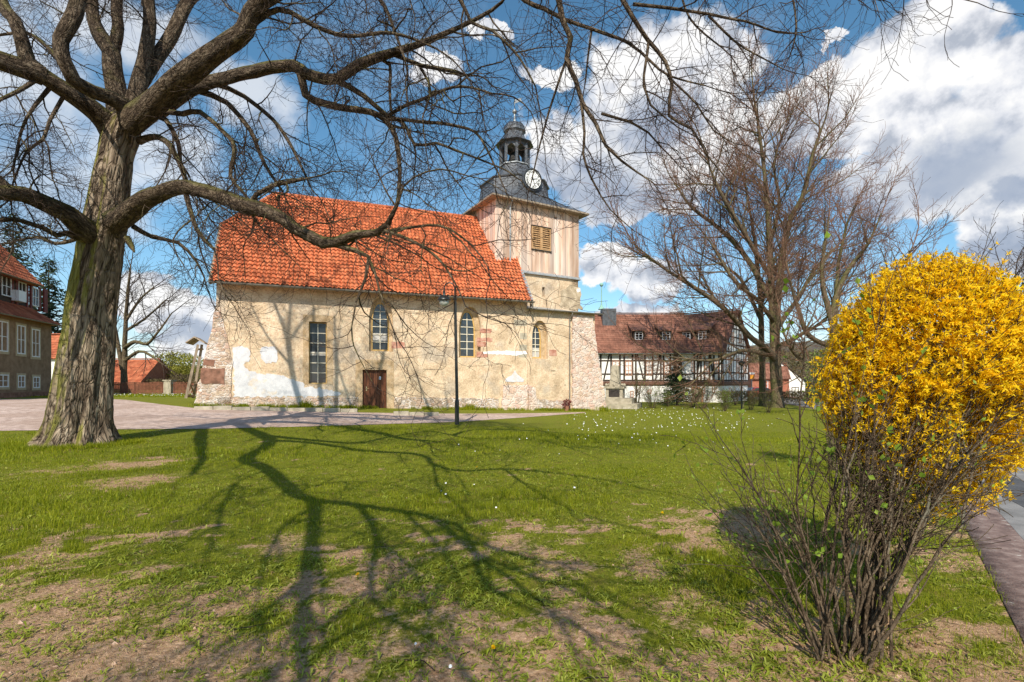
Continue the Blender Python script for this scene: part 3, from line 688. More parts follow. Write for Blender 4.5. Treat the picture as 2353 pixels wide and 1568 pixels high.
# door
door = MB().box(NAVE, d1[0]+0.01, d1[1]-0.01, d1[2]+0.02, d1[3]-0.01, -0.26, -0.20)
nb = 9
for k in range(nb):
    x0 = d1[0]+0.01+(d1[1]-d1[0]-0.02)*k/nb; x1 = d1[0]+0.01+(d1[1]-d1[0]-0.02)*(k+1)/nb
    door.box(NAVE, x0+0.006, x1-0.006, d1[2]+0.03, d1[3]-0.015, -0.199, -0.185)
door = door.build('door', M_door, church)
ha, hb = nv(842, 893, -0.18)
MB().box(NAVE, ha-0.03, ha+0.03, hb-0.14, hb+0.12, -0.185, -0.175).tube([NAVE.pt(ha, hb, -0.17), NAVE.pt(ha, hb, -0.12), NAVE.pt(ha+0.13, hb, -0.12)], 0.014, 6).build('handle', M_brass, door)
na, nb_ = nv(873, 869, -0.18)
nt = MB().box(NAVE, na-0.06, na+0.06, nb_-0.09, nb_+0.09, -0.184, -0.180).build('notice_paper', M_paper, door)
MB().box(NAVE, na-0.03, na+0.03, nb_-0.05, nb_+0.03, -0.1795, -0.178).build('printed_picture', M_blue, door)
dz = d1[2]
MB().box(NAVE, d1[0]-0.5, d1[1]+0.9, dz-0.6, dz-0.02, 0.02, 0.85).build('doorstep', M_greystone, church)
# plinth of exposed rubble, left and right of the door
for x0, x1, yt, yt2 in ((500, 822, 913, 914), (905.5, 1145, 913, 916)):
    p = [nv(x0, 944), nv(x1, 947), nv(x1, yt2), nv(x0, yt)]
    p[0] = (p[0][0], p[0][1]-0.5); p[1] = (p[1][0], p[1][1]-0.5)
    MB().plate(NAVE, wobble(p, 0.03, 0.2, 3), [], -0.1, 0.05).build('rubble_plinth', M_rubble, church)
# white repaired render at the left end, with its irregular outline
patch(NAVE, [(535,796),(572,798),(574,826),(560,836),(566,850),(590,858),(640,860),(690,878),(702,890),(740,892),(782,900),(786,909),(700,912),(538,912)], M_white, 'render_patch', church, 0.004, 0.012, 0.07, 4)
patch(NAVE, [(600,800),(630,796),(640,812),(634,832),(612,838),(598,822)], M_white, 'render_patch', church, 0.004, 0.010, 0.06, 5)
for i, (x0, x1, y0, y1) in enumerate([(1102,1129,755.5,766),(1096,1130.5,776,785.5),(1096,1117,785.5,797),(1096,1121,808.5,821.5),(900,930,785.5,801)]):
    a, b, c_, d_ = band(NAVE, x0, x1, y0, y1); r = random.Random(i)
    MB().plate(NAVE, wobble(rect(a, b, c_, d_), 0.025, 0.18, i), [], -0.05, 0.008).build('red_stone_block', M_redstone, church)
for i, (x0, x1, y0, y1) in enumerate([(1181,1212,735,750),(1195,1214,765,780),(1193,1215,792,806),(1192,1216,812,822)]):
    a, b, c_, d_ = band(NAVE, x0, min(x1, 1211.5), y0, y1)
    MB().plate(NAVE, wobble(rect(a, b-0.03, c_, d_), 0.012, 0.2, i), [], -0.05, 0.005).build('grey_stone_block', M_greystone, church)
patch(NAVE, [(1183,851),(1190,862),(1204,872),(1203,878),(1162,878),(1160,872),(1176,862)], M_white, 'render_patch', church, 0.006, 0.014, 0.02, 6)
patch(NAVE, [(1110,808),(1160,806),(1208,808),(1211,813),(1185,818),(1150,815),(1112,814)], M_whitewash, 'render_patch', church, 0.005, 0.01, 0.03, 7)
# whitish lump of repaired masonry where nave and tower annex meet
pl = [nv(1150, 948), nv(1211.5, 948), nv(1211.5, 884), nv(1156, 886)]; pl[0] = (pl[0][0], pl[0][1]-0.4); pl[1] = (pl[1][0], pl[1][1]-0.4)
MB().plate(NAVE, wobble(pl, 0.05, 0.2, 9), [], -0.1, 0.12).build('repaired_masonry', M_pinkrubble, church)
# sloping buttress at the west end
def prismW(F, prof, c0, c1): return MB().prism(F, prof, c0, c1)
prof = [nv(497, 690, 0.05), nv(490, 738, 0.05), nv(470, 830, 0.05), nv(443, 936, 0.05)]
gl = prof[-1]; prof = prof + [(gl[0]-0.05, gl[1]-0.7), (0.6, gl[1]-0.7), (0.75, prof[2][1]), (0.35, prof[1][1]), (0.12, prof[0][1])]
bt = MB().plate(NAVE, wobble(prof, 0.05, 0.35, 12), [], -1.4, 0.05).build('west_buttress', M_rubble, church)
a, b, c_, d_ = band(NAVE, 462, 516, 846.5, 882)
MB().plate(NAVE, wobble(rect(a, b, c_, d_), 0.03, 0.2, 2), [], -0.2, 0.075).build('brown_stone_slab', M_darkstone, bt)
a, b, c_, d_ = band(NAVE, 468, 493, 826, 841)
MB().plate(NAVE, wobble(rect(a, b, c_, d_), 0.03, 0.2, 8), [], -0.2, 0.07).build('brown_stone_slab', M_darkstone, bt)
# nave roof: south slope with half hip, north slope, ridge, verge, gutter
OV = 0.70; sl_up = NAVE.e2*(RIDGE-EAVE+0.25) - NAVE.e3*(ND/2+OV); SLEN = float(np.linalg.norm(sl_up))
A_L = nv(482, 632, OV)[0]; A_R = nv(1223, 682, OV)[0]
RF = slopeframe(NAVE.pt(A_L, EAVE-0.25, OV), NAVE.e1, sl_up)
UNDER = True
HIP0 = 0.55*SLEN; HIPW = 2.6
um = lambda s: 0.0 if s < HIP0 else (s-HIP0)/(SLEN-HIP0)*HIPW
roof = tile_roof('nave_roof', RF, A_R-A_L, SLEN, 0.235, 0.315, M_orange, church, um, None, amp=0.045, lip=0.088)
MB().add([RF.pt(0.02, 0.02, -0.08), RF.pt(A_R-A_L-0.02, 0.02, -0.08), RF.pt(A_R-A_L-0.02, SLEN, -0.08), RF.pt(HIPW, SLEN, -0.08), RF.pt(0.02, HIP0, -0.08)], [(0, 1, 2, 3, 4)]).build('roof_decking', M_oldwood, roof)
nr = MB(); P = NAVE.pt
zb = EAVE-0.25; hz = zb+(RIDGE-zb)*0.55; hc = (ND/2+OV)*0.55
nr.quad(P(A_R, zb, -ND-OV), P(A_L, zb, -ND-OV), P(A_L, hz, -ND-OV+hc), P(A_L+HIPW, RIDGE, -ND/2), P(A_R, RIDGE, -ND/2))
nr.quad(P(A_L, hz, OV-hc), P(A_L, hz, -ND-OV+hc), P(A_L+HIPW, RIDGE, -ND/2))
# boarded underside so that the slope has thickness
nr.quad(P(A_L+0.02, zb-0.06, OV-0.02), P(A_R-0.02, zb-0.06, OV-0.02), P(A_R-0.02, EAVE+0.12, 0.1), P(A_L+0.02, EAVE+0.12, 0.1))
nr.quad(P(A_L+0.02, zb-0.06, OV-0.01), P(A_R-0.02, zb-0.06, OV-0.01), P(A_R-0.02, zb+0.01, OV-0.01), P(A_L+0.02, zb+0.01, OV-0.01))
nr.build('roof_back', M_orange, roof)
rt = MB()
k = int((A_R-A_L-HIPW)/0.36)
for i in range(k):
    x = A_L+HIPW+i*0.36; rt.cyl(P(x, RIDGE-0.02, -ND/2), P(x+0.38, RIDGE+0.01, -ND/2), 0.13, 0.115, 8)
for i in range(12):
    t0 = i/12; t1 = (i+1.05)/12; q0 = RF.pt(um(HIP0+t0*(SLEN-HIP0)), HIP0+t0*(SLEN-HIP0), 0.02); q1 = RF.pt(um(HIP0+t1*(SLEN-HIP0)), HIP0+t1*(SLEN-HIP0), 0.02)
    rt.cyl(q0, q1, 0.115, 0.10, 7)
rt.build('ridge_tiles', M_orange, roof)
vg = MB()
vg.quad(RF.pt(-0.04, 0, 0.07), RF.pt(0.08, 0, 0.07), RF.pt(0.08, HIP0, 0.07), RF.pt(-0.04, HIP0, 0.07)); vg.quad(RF.pt(-0.04, 0, 0.07), RF.pt(-0.04, 0, -0.22), RF.pt(-0.04, HIP0, -0.22), RF.pt(-0.04, HIP0, 0.07))
wR = A_R-A_L
vg.box(Frame((0,0,0),(1,0)), 0, 0.001, 0, 0.001, -60, -60.001)
tmp = Frame((0,0,0),(1,0)); tmp.o, tmp.e1, tmp.e2, tmp.e3 = RF.o, RF.e1, RF.e2, RF.e3
vg = MB().box(tmp, -0.05, 0.07, 0, HIP0, -0.22, 0.085); vg.build('verge_board', M_oldwood, roof)
MB().box(tmp, wR-0.10, wR+0.05, 0, 2.9, -0.2, 0.10).build('verge_flashing', M_zinc, roof)
def gutter(F, a0, a1, z, c, parent, r=0.09, m=None, name='gutter', drop=0.0):
    R = []
    for a, zz in ((a0, z), (a1, z-drop)):
        R.append([F.pt(a, zz+r*sin(t), c+r*cos(t)) for t in [pi+ i*pi/8 for i in range(9)]] + [F.pt(a, zz+r*0.85*sin(t), c+r*0.85*cos(t)) for t in [2*pi-i*pi/8 for i in range(9)]])
    return MB().loft(R).build(name, m or M_gutter, parent)
gutter(NAVE, A_L-0.05, A_R+0.12, zb-0.02, OV+0.05, church, 0.10)

# ---- tower
TA = V(-1.05, 33.2, 0); TW = 6.8
TU = unit(V(0.866, 0.5, 0)); TV = unit(V(-0.5, 0.866, 0))
SOUTH = Frame(TA, TU); WEST = Frame(TA+TV*TW, -TV)      # west face runs back corner -> front corner
EAST = Frame(TA+TU*TW, TV); NORTH = Frame(TA+TU*TW+TV*TW, -TU)
BB = 9.25; TT = 13.95
stone = MB(); sl_a, sl_b = SOUTH.px(1249, 671); h = (sl_a-0.11, sl_a+0.11, sl_b-0.33, sl_b+0.33)
stone.plate(SOUTH, rect(0, TW, -1.2, BB), [rect(*h)], -0.6, 0.0)
for F in (WEST, EAST, NORTH): stone.box(F, 0.6 if F is WEST else 0.0, TW-0.601 if F is WEST or F is EAST else TW-0.601, -1.2, BB-0.003, -0.6, -0.002)
stone.build('tower_wall', M_plaster, church)
MB().box(SOUTH, h[0], h[1], h[2], h[3], -0.5, -0.45).build('slit_opening', M_iron, church)
patch(SOUTH, [(1290,672),(1310,655),(1330,660),(1335,668),(1336,712),(1316,712),(1285,704)], M_stain, 'stained_plaster_patch', church, 0.004, 0.006, 0.12, 14, 0.2)
patch(SOUTH, [(1324,664),(1332,662),(1333,671),(1326,672)], M_whitewash, 'render_patch', church, 0.012, 0.008, 0.03, 15)
def boards(F, w, z0, z1, holes, name):
    mb = MB(); rnd = []; k = int(w/0.155)
    for i in range(k):
        x0 = w*i/k; x1 = w*(i+1)/k; r = random.random(); c = 0.03 if i % 2 else 0.055
        segs = [(z0-random.uniform(0, 0.03), z1)]
        for (ha, hb, hc, hd) in holes:
            if x1 > ha and x0 < hb: segs = [(segs[0][0], hc), (hd, z1)]
        for s0, s1 in segs:
            mb.box(F, x0+0.001, x1-0.001 if i % 2 else x1+0.012, s0, s1, -0.05, c); rnd += [r]*6
    mb.box(F, 0.05, w-0.05, z0+0.02, z1, -0.3, -0.06); rnd += [0.1]*6
    return mb.build(name, M_board, church, rnd=rnd)
la0, lb1 = SOUTH.px(1221.5, 519); la1, lb0 = SOUTH.px(1264.3, 579); hole_a, hole_b = SOUTH.px(1277, 502)
holes = [(la0, la1, lb0, lb1), (hole_a-0.08, hole_a+0.08, hole_b-0.1, hole_b+0.1)]
boards(SOUTH, TW, BB, TT, holes, 'south_boarding'); boards(WEST, TW, BB, TT, [], 'west_boarding')
boards(EAST, TW, BB, TT, [], 'east_boarding'); boards(NORTH, TW, BB, TT, [], 'north_boarding')
lv = MB().plate(SOUTH, rect(la0, la1, lb0, lb1), [rect(la0+0.07, (la0+la1)/2-0.09, lb0+0.07, lb1-0.07), rect((la0+la1)/2+0.09, la1-0.07, lb0+0.07, lb1-0.07)], -0.05, 0.075).build('louvre_window', M_louvre, church)
sl = MB()
for x0, x1 in ((la0+0.07, (la0+la1)/2-0.09), ((la0+la1)/2+0.09, la1-0.07)):
    for i in range(10):
        z = lb0+0.1+(lb1-lb0-0.2)*i/9.5
        sl.add([SOUTH.pt(x0, z, 0.06), SOUTH.pt(x1, z, 0.06), SOUTH.pt(x1, z+0.09, -0.03), SOUTH.pt(x0, z+0.09, -0.03), SOUTH.pt(x0, z+0.02, 0.06), SOUTH.pt(x1, z+0.02, 0.06), SOUTH.pt(x1, z+0.11, -0.03), SOUTH.pt(x0, z+0.11, -0.03)],
               [(0,1,2,3),(4,7,6,5),(0,4,5,1),(0,3,7,4),(1,5,6,2)])
sl.build('louvre_slats', M_louvre, lv)
MB().box(SOUTH, la0, la1, lb0, lb1, -0.25, -0.2).build('dark_backing', M_iron, lv)
MB().box(SOUTH, la0-0.06, la1+0.06, lb0-0.06, lb0-0.005, 0.0, 0.14).build('sill', M_darkmetal, lv); MB().box(SOUTH, la0-0.03, la1+0.03, lb1+0.005, lb1+0.05, 0.0, 0.12).build('lintel_board', M_darkmetal, lv)
fl = MB()
for F in (SOUTH, WEST, EAST):
    R = [[F.pt(-0.1, BB+0.06, 0.03), F.pt(-0.1, BB-0.10, 0.16), F.pt(-0.1, BB-0.16, 0.16), F.pt(-0.1, BB-0.02, 0.004)], [F.pt(TW+0.1, BB+0.06, 0.03), F.pt(TW+0.1, BB-0.10, 0.16), F.pt(TW+0.1, BB-0.16, 0.16), F.pt(TW+0.1, BB-0.02, 0.004)]]
    fl.loft(R)
fl.build('tower_flashing', M_zinc, church)
TC = TA+TU*TW/2+TV*TW/2
def octo(hw, k, z):
    a = [(hw, k*hw), (k*hw, hw), (-k*hw, hw), (-hw, k*hw), (-hw, -k*hw), (-k*hw, -hw), (k*hw, -hw), (hw, -k*hw)]
    return [TC+TU*x+TV*y+V(0, 0, z) for x, y in a]
def slate_loft(levels, name, parent, courses=0.2, m=None):
    """interpolates the levels into many slate courses, each overlapping the one below"""
    L = catmull([V(*l) for l in levels], courses) if len(levels) > 2 else np.array([V(*levels[0])*(1-t)+V(*levels[1])*t for t in np.linspace(0, 1, 1+max(1, int(abs(levels[1][2]-levels[0][2])/courses)))])
    mb = MB(); rnd = []; rr = random.Random(3)
    for i in range(len(L)-1):
        lo = octo(L[i][0]+0.018, L[i][1], L[i][2]); hi = octo(L[i+1][0]-0.002, L[i+1][1], L[i+1][2]+0.01)
        for e in range(8):
            p0, p1, q0, q1 = lo[e], lo[(e+1) % 8], hi[e], hi[(e+1) % 8]
            n = max(1, int(np.linalg.norm(p1-p0)/0.26))
            for j in range(n):
                s, t = j/n, (j+1)/n; d = unit(p0+p1-2*TC)*rr.uniform(0, 0.008); d[2] = 0
                mb.quad(p0*(1-s)+p1*s+d, p0*(1-t)+p1*t+d, q0*(1-t)+q1*t, q0*(1-s)+q1*s); rnd.append(rr.random())
    lo = octo(L[0][0]+0.018, L[0][1], L[0][2]); hi = octo(L[-1][0], L[-1][1], L[-1][2])
    mb.add(lo, [tuple(range(8))]); mb.add(hi, [tuple(range(8))]); rnd += [0.5, 0.5]
    return mb.build(name, m or M_slate, parent, rnd=rnd)
troof = slate_loft([(3.95, 0.985, 13.92), (3.2, 0.90, 14.38), (2.65, 0.62, 14.85), (2.42, 0.48, 15.25), (2.36, 0.46, 15.7)], 'tower_roof', church)
slate_loft([(2.36, 0.46, 15.7), (2.30, 0.45, 16.35)], 'roof_drum', troof)
slate_loft([(2.42, 0.46, 16.33), (1.75, 0.44, 16.72), (1.28, 0.42, 17.05), (1.14, 0.42, 17.42)], 'roof_cap', troof)
MB().loft([octo(4.0, 0.985, 13.80), octo(4.0, 0.985, 13.915)]).build('eave_board', M_oldwood, troof)
MB().loft([octo(2.40, 0.46, 16.30), octo(2.45, 0.46, 16.345)]).build('drum_trim', M_zinc, troof)
lantern = slate_loft([(1.12, 0.415, 17.41), (1.06, 0.415, 17.80)], 'lantern', church)
MB().loft([octo(1.14, 0.415, 17.79), octo(1.14, 0.415, 17.87)]).build('parapet_cap', M_zinc, lantern)
lo, hi = octo(0.98, 0.415, 17.87), octo(0.98, 0.415, 19.55)
for i in range(8): MB().cyl(lo[i], hi[i], 0.13, 0.13, 4).build('column', M_slate, lantern)
arc = MB()
for i in range(8):
    p, q = hi[i], hi[(i+1) % 8]; n = unit((p+q)/2-TC-V(0, 0, (p+q)[2]/2)); F = Frame(p-V(0, 0, p[2]), (q-p)[:2], n[:2]); w = np.linalg.norm(q-p)
    arc.plate(F, [(0, 19.0), (0.1, 19.0)] + [(0.1+(w-0.2)*t, 19.0+0.28*sin(pi*t)) for t in np.linspace(0, 1, 7)] + [(w-0.1, 19.0), (w, 19.0), (w, 19.6), (0, 19.6)], [], -0.06, 0.05)
arc.build('lantern_arches', M_slate, lantern)
MB().loft([octo(0.45, 0.415, 18.3), octo(0.36, 0.415, 18.75), octo(0.14, 0.415, 19.0)]).build('bell', M_iron, lantern)
dome = slate_loft([(1.34, 0.415, 19.5), (1.05, 0.415, 19.66), (0.82, 0.415, 19.95), (0.66, 0.415, 20.36)], 'lantern_dome', lantern, 0.14)
slate_loft([(0.64, 0.415, 20.36), (0.77, 0.415, 20.52), (0.78, 0.415, 20.74), (0.64, 0.415, 21.02), (0.36, 0.415, 21.2), (0.10, 0.415, 21.28)], 'onion', dome, 0.13)
vane = MB().lathe(TC+V(0,0,0), [(0.13, 21.25), (0.06, 21.6), (0.05, 22.2)], 10).ball(TC+V(0, 0, 22.1), 0.17).cyl(TC+V(0, 0, 22.1), TC+V(0, 0, 23.15), 0.025, 0.018, 6).build('weather_vane', M_zinc, church)
FV = Frame(TC, (0.9, -0.43)); MB().prism(FV, [(0.03, 22.72), (0.65, 22.76), (0.5, 22.87), (0.65, 22.98), (0.03, 23.02)], -0.012, 0.012).build('flag', M_zinc, vane)
# clock on the south side of the drum
CF = Frame(TA+TU*(TW/2)+TV*(TW/2)-TV*2.42, TU); cz = 16.08
def disc(F, ca, cb, r0, r1, c0, c1, n=48):
    o = [(ca+r1*cos(2*pi*i/n), cb+r1*sin(2*pi*i/n)) for i in range(n)]
    return o if r0 <= 0 else o, [[(ca+r0*cos(2*pi*i/n), cb+r0*sin(2*pi*i/n)) for i in range(n)]] if r0 > 0 else []
o_, h_ = disc(CF, 0, cz, 0, 0.80, 0, 0); clock = MB().plate(CF, o_, h_, -0.9, 0.16).build('clock', M_slate, church)
o_, h_ = disc(CF, 0, cz, 0, 0.665, 0, 0); MB().plate(CF, o_, h_, 0.10, 0.175).build('clock_face', M_clock, clock)
o_, h_ = disc(CF, 0, cz, 0.665, 0.73, 0, 0); MB().plate(CF, o_, h_, 0.10, 0.21).build('clock_rim', M_darkmetal, clock)
def text_mesh(mb, s, F, ca, cb, size, rot, c):
    cu = bpy.data.curves.new('t', 'FONT'); cu.body = s; cu.size = size; cu.align_x = 'CENTER'; cu.align_y = 'CENTER'; cu.extrude = 0.004
    ob = bpy.data.objects.new('t', cu); COL.objects.link(ob); dg = bpy.context.evaluated_depsgraph_get(); dg.update()
    me = bpy.data.meshes.new_from_object(ob.evaluated_get(dg)); cr, sr = cos(rot), sin(rot)
    mb.add([F.pt(ca+v.co.x*cr-v.co.y*sr, cb+v.co.x*sr+v.co.y*cr, c+v.co.z) for v in me.vertices], [tuple(p.vertices) for p in me.polygons])
    bpy.data.objects.remove(ob); bpy.data.curves.remove(cu); bpy.data.meshes.remove(me)
for i, s in enumerate(['XII','I','II','III','IIII','V','VI','VII','VIII','IX','X','XI']):
    num = MB(); a = pi/2-i*pi/6; text_mesh(num, s, CF, 0.50*cos(a), cz+0.50*sin(a), 0.235, a-pi/2, 0.182); num.build('numeral', M_iron, clock)
hd = MB()
for ang, L, w in ((pi/2-radians(2.45*30), 0.36, 0.035), (pi/2-radians(27*6), 0.55, 0.026)):
    d = (cos(ang), sin(ang)); nn = (-d[1], d[0])
    hd.prism(CF, [(-0.12*d[0]+w*nn[0], cz-0.12*d[1]+w*nn[1]), (-0.12*d[0]-w*nn[0], cz-0.12*d[1]-w*nn[1]), (L*d[0]-w*0.4*nn[0], cz+L*d[1]-w*0.4*nn[1]), (L*d[0]+w*0.4*nn[0], cz+L*d[1]+w*0.4*nn[1])], 0.19+0.012*(L > 0.4), 0.198+0.012*(L > 0.4))
hd.build('clock_hands', M_iron, clock)
# ---- annex at the foot of the tower with one arched window and the corner buttress
E1 = V(0.994, 32.2, 0)+V(*(NAVE.e1*0.02)); E2 = V(5.70, 34.5, 0)
ANX = Frame(E1, (E2-E1)[:2]); AL = float(np.linalg.norm(E2-E1)); AH = 6.35
o4 = archpx(ANX, 1223, 1259, 825, 775, 737)
anx = MB().plate(ANX, rect(0, AL, -1.3, AH), [o4], -0.6, 0.0)
anx.box(ANX, 0.0, 0.6, -1.3, AH, -1.9, -0.601); anx.box(ANX, AL-0.6, AL, -1.3, AH, -2.6, -0.601)
anx.build('annex_wall', M_plaster, church)
arched_window(ANX, o4, archpx(ANX, 1223.5, 1248, 823, 778, 746), -0.36, rows=5, blind=(0.0, 0.3))
ar = MB(); ar.add([ANX.pt(-0.1, AH+0.02, 0.28), ANX.pt(AL+0.35, AH+0.02, 0.28), ANX.pt(AL+0.35, AH+0.55, -2.7), ANX.pt(-0.1, AH+0.55, -1.75), ANX.pt(-0.1, AH-0.04, 0.28), ANX.pt(AL+0.35, AH-0.04, 0.28), ANX.pt(AL+0.35, AH+0.45, -2.7), ANX.pt(-0.1, AH+0.45, -1.75)], [(0,1,2,3),(7,6,5,4),(0,4,5,1),(1,5,6,2),(3,2,6,7),(0,3,7,4)])
ar.build('annex_roof', M_zinc, church)
gutter(ANX, -0.2, AL+0.4, AH, 0.36, church, 0.085, drop=0.02)
x, y = ANX.px(1316, 740); 
bprof = [ANX.px(1316, 952, 0.15), ANX.px(1316, 724, 0.15), ANX.px(1362, 728, 0.15), ANX.px(1371, 790, 0.15), ANX.px(1383, 865, 0.15), ANX.px(1397, 952, 0.15)]
bprof[0] = (bprof[0][0], bprof[0][1]-0.6); bprof[-1] = (bprof[-1][0]+0.05, bprof[-1][1]-0.6)
MB().plate(ANX, wobble(bprof, 0.05, 0.3, 21), [], -1.6, 0.15).build('corner_buttress', M_pinkrubble, church)
a, b = ANX.px(1263, 785); MB().plate(ANX, wobble(rect(ANX.px(1262, 804)[0], ANX.px(1279, 804)[0], ANX.px(1270, 818)[1], ANX.px(1270, 804)[1]), 0.02, 0.2, 3), [], -0.05, 0.01).build('red_stone_block', M_redstone, church)
p = [ANX.px(1216, 949), ANX.px(1309, 949), ANX.px(1309, 923), ANX.px(1240, 918), ANX.px(1216, 905)]; p[0] = (p[0][0], p[0][1]-0.5); p[1] = (p[1][0], p[1][1]-0.5)
MB().plate(ANX, wobble(p, 0.04, 0.2, 31), [], -0.1, 0.04).build('rubble_plinth', M_rubble, church)
p = [ANX.px(1212.5, 949), ANX.px(1237, 949), ANX.px(1228, 890), ANX.px(1212.5, 884)]; p[0] = (p[0][0]+0.05, p[0][1]-0.5); p[1] = (p[1][0], p[1][1]-0.5)
MB().plate(ANX, wobble(p, 0.03, 0.2, 32), [], -0.1, 0.12).build('repaired_masonry', M_pinkrubble, church)
rc = random.Random(44)
for F, x0, x1, y0, y1, n in ((NAVE, 620, 1200, 700, 905, 16), (ANX, 1262, 1305, 740, 915, 6)):
    for i in range(n):
        a, b = F.px(rc.uniform(x0, x1), rc.uniform(y0, y1)); w_, h_ = rc.uniform(.06, .22), rc.uniform(.03, .09)
        if any(min(p[0] for p in o)-.4 < a < max(p[0] for p in o)+.4 and min(p[1] for p in o)-.4 < b < max(p[1] for p in o)+.4 for o in ((rect(*w1), rect(*d1), o2, o3) if F is NAVE else (o4,))): continue
        MB().plate(F, wobble([(a-w_, b), (a, b-h_), (a+w_, b-h_*.3), (a+w_*.6, b+h_), (a-w_*.4, b+h_*.7)], 0.02, 0.07, i), [], -0.03, 0.0025).build('plaster_chip', M_stain, church)
# downpipes
dp = MB(); q0 = NAVE.pt(A_R+0.02, zb-0.1, OV+0.03); q1 = ANX.pt(0.1, AH+0.10, 0.2)
dp.tube([q0, q0-V(0, 0, 0.35), (q0+q1)/2, q1+V(0, 0, 0.2), q1], 0.05, 8); dp.build('downpipe', M_gutter, church)
da = ANX.px(1309.5, 800, 0.12)[0]
MB().tube([ANX.pt(da+0.06, AH-0.05, 0.36), ANX.pt(da+0.06, AH-0.2, 0.34), ANX.pt(da, AH-0.5, 0.10), ANX.pt(da, -0.5, 0.10)], 0.05, 8).build('downpipe', M_gutter, church)
ta = SOUTH.px(1172, 520, 0.1)[0]
MB().tube([SOUTH.pt(ta-0.02, 13.85, 0.45), SOUTH.pt(ta-0.02, 13.7, 0.42), SOUTH.pt(ta, 13.45, 0.12), SOUTH.pt(ta, 9.55, 0.12)], 0.055, 8).build('downpipe', M_zinc, church)

# ---------------------------------------------------------------- half-timbered house on the right
def timber_wall(F, w, z0, z1, posts, rails, braces, mb, t=0.09, c=0.02):
    for a in posts: mb.box(F, a-t, a+t, z0, z1, -0.05, c)
    for b, a0, a1 in rails: mb.box(F, a0, a1, b-t*0.9, b+t*0.9, -0.05, c-0.004)
    for a0, b0, a1, b1 in braces:
        d = unit(V(a1-a0, b1-b0)); n = V(-d[1], d[0])*t*0.85
        mb.prism(F, [(a0+n[0], b0+n[1]), (a0-n[0], b0-n[1]), (a1-n[0], b1-n[1]), (a1+n[0], b1+n[1])], -0.05, c-0.008)
def sash(F, a0, a1, b0, b1, parent, frame, nx=2, ny=3, c=0.02, fr=0.07, glass=None, surround=None):
    w = MB().plate(F, rect(a0, a1, b0, b1), [rect(a0+fr, a1-fr, b0+fr, b1-fr)], c-0.06, c+0.03)
    for k in range(1, nx): x = a0+(a1-a0)*k/nx; w.box(F, x-0.03, x+0.03, b0+fr, b1-fr, c-0.05, c+0.02)
    for k in range(1, ny): y = b0+(b1-b0)*k/ny; w.box(F, a0+fr, a1-fr, y-0.02, y+0.02, c-0.05, c+0.015)
    w = w.build('window', frame, parent)
    MB().box(F, a0+0.02, a1-0.02, b0+0.02, b1-0.02, c-0.05, c-0.03).build('pane', glass or M_glass, w)
    if surround: MB().plate(F, rect(a0-0.14, a1+0.14, b0-0.16, b1+0.14), [rect(a0, a1, b0, b1)], c-0.07, c+0.015).build('window_surround', surround, w)
    return w
hth = empty('half_timbered_house', (14, 54, -0.9), 'long half timbered house with brown tiled roof and whitewashed ground floor', 'house')
H1 = Frame((7.05, 52, 0), (1, 0)); H2o = V(21.07, 50, 0); ang = radians(40); U2 = V(cos(ang), -sin(ang), 0); V2 = V(sin(ang), cos(ang), 0)
L2 = 8.6; H2 = Frame(H2o-U2*L2, U2); G2 = Frame(H2o, V2)
ez = 4.86; rz_ = 9.36; bz = 1.72; gb = -1.6; L1 = 11.8
w = MB(); w.box(H1, 0, L1, gb, bz, -9, -0.06); w.box(H1, 0, L1, bz+0.001, ez, -9, 0.0)
w.box(H2, 0, L2-0.06, gb, bz, -9, -0.06); w.box(H2, 0, L2, bz+0.001, ez, -9.0, 0.0)
w.add([G2.pt(0, ez, 0), G2.pt(9, ez, 0), G2.pt(4.5, rz_, 0), G2.pt(0, ez, -0.3), G2.pt(9, ez, -0.3), G2.pt(4.5, rz_, -0.3)], [(0,1,2),(3,5,4),(0,3,4,1),(1,4,5,2),(2,5,3,0)])
w.build('wall', M_whitewash, hth)
bm_ = MB()
zx = lambda x: H1.px(1323.5+0.2031*x, 830)[0]
zy = lambda y: H1.px(1450, 680+0.2031*y)[1]
posts = [zx(p) for p in (280,397,497,545,640,677,780,868,960,990,1068,1120,1190)]
rl = [(zy(735), 0, L1), (zy(887), 0, L1), (ez-0.1, 0, L1), (bz+0.12, 0, L1)]
br = [(zx(315), bz+0.2, zx(380), ez-0.2), (zx(765), bz+0.2, zx(690), ez-0.2), (zx(900), bz+0.2, zx(952), ez-0.2), (zx(1130), bz+0.2, zx(1185), ez-0.2)]
timber_wall(H1, L1, bz, ez, posts, rl, br, bm_)
h2 = lambda x: H2.px(1323.5+0.2031*x, 830)[0]
p2 = [h2(x) for x in (1205,1250,1280,1340,1375,1415,1455,1510,1560,1618,1650)]
timber_wall(H2, L2, bz, ez, p2, [(zy(725), 0, L2), (zy(880), 0, L2), (ez-0.1, 0, L2), (bz+0.12, 0, L2)], [(h2(1215), ez-0.2, h2(1262), bz+0.2), (h2(1365), bz+0.2, h2(1410), ez-0.2), (h2(1520), ez-0.2, h2(1552), bz+0.2)], bm_)
gp = [0.1, 1.0, 1.9, 2.7, 3.5, 4.5, 5.4, 6.2, 7.1, 8.0, 8.9]
timber_wall(G2, 9, bz, ez, gp, [(zy(725), 0, 9), (zy(870), 0, 9), (ez-0.05, 0, 9), (bz+0.12, 0, 9)], [(1.9, bz+.2, 2.6, ez-.2), (7.2, bz+.2, 8.0, ez-.2)], bm_)
for zz in (5.6, 6.4, 7.3, 8.1): 
    hw = 4.5*(rz_-zz)/(rz_-ez); timber_wall(G2, 9, 0, 0, [], [(zz, 4.5-hw, 4.5+hw)], [], bm_)
for a in gp:
    top = rz_-abs(a-4.5)*(rz_-ez)/4.5; 
    if top > ez+0.3: timber_wall(G2, 9, ez, top-0.1, [a], [], [], bm_)
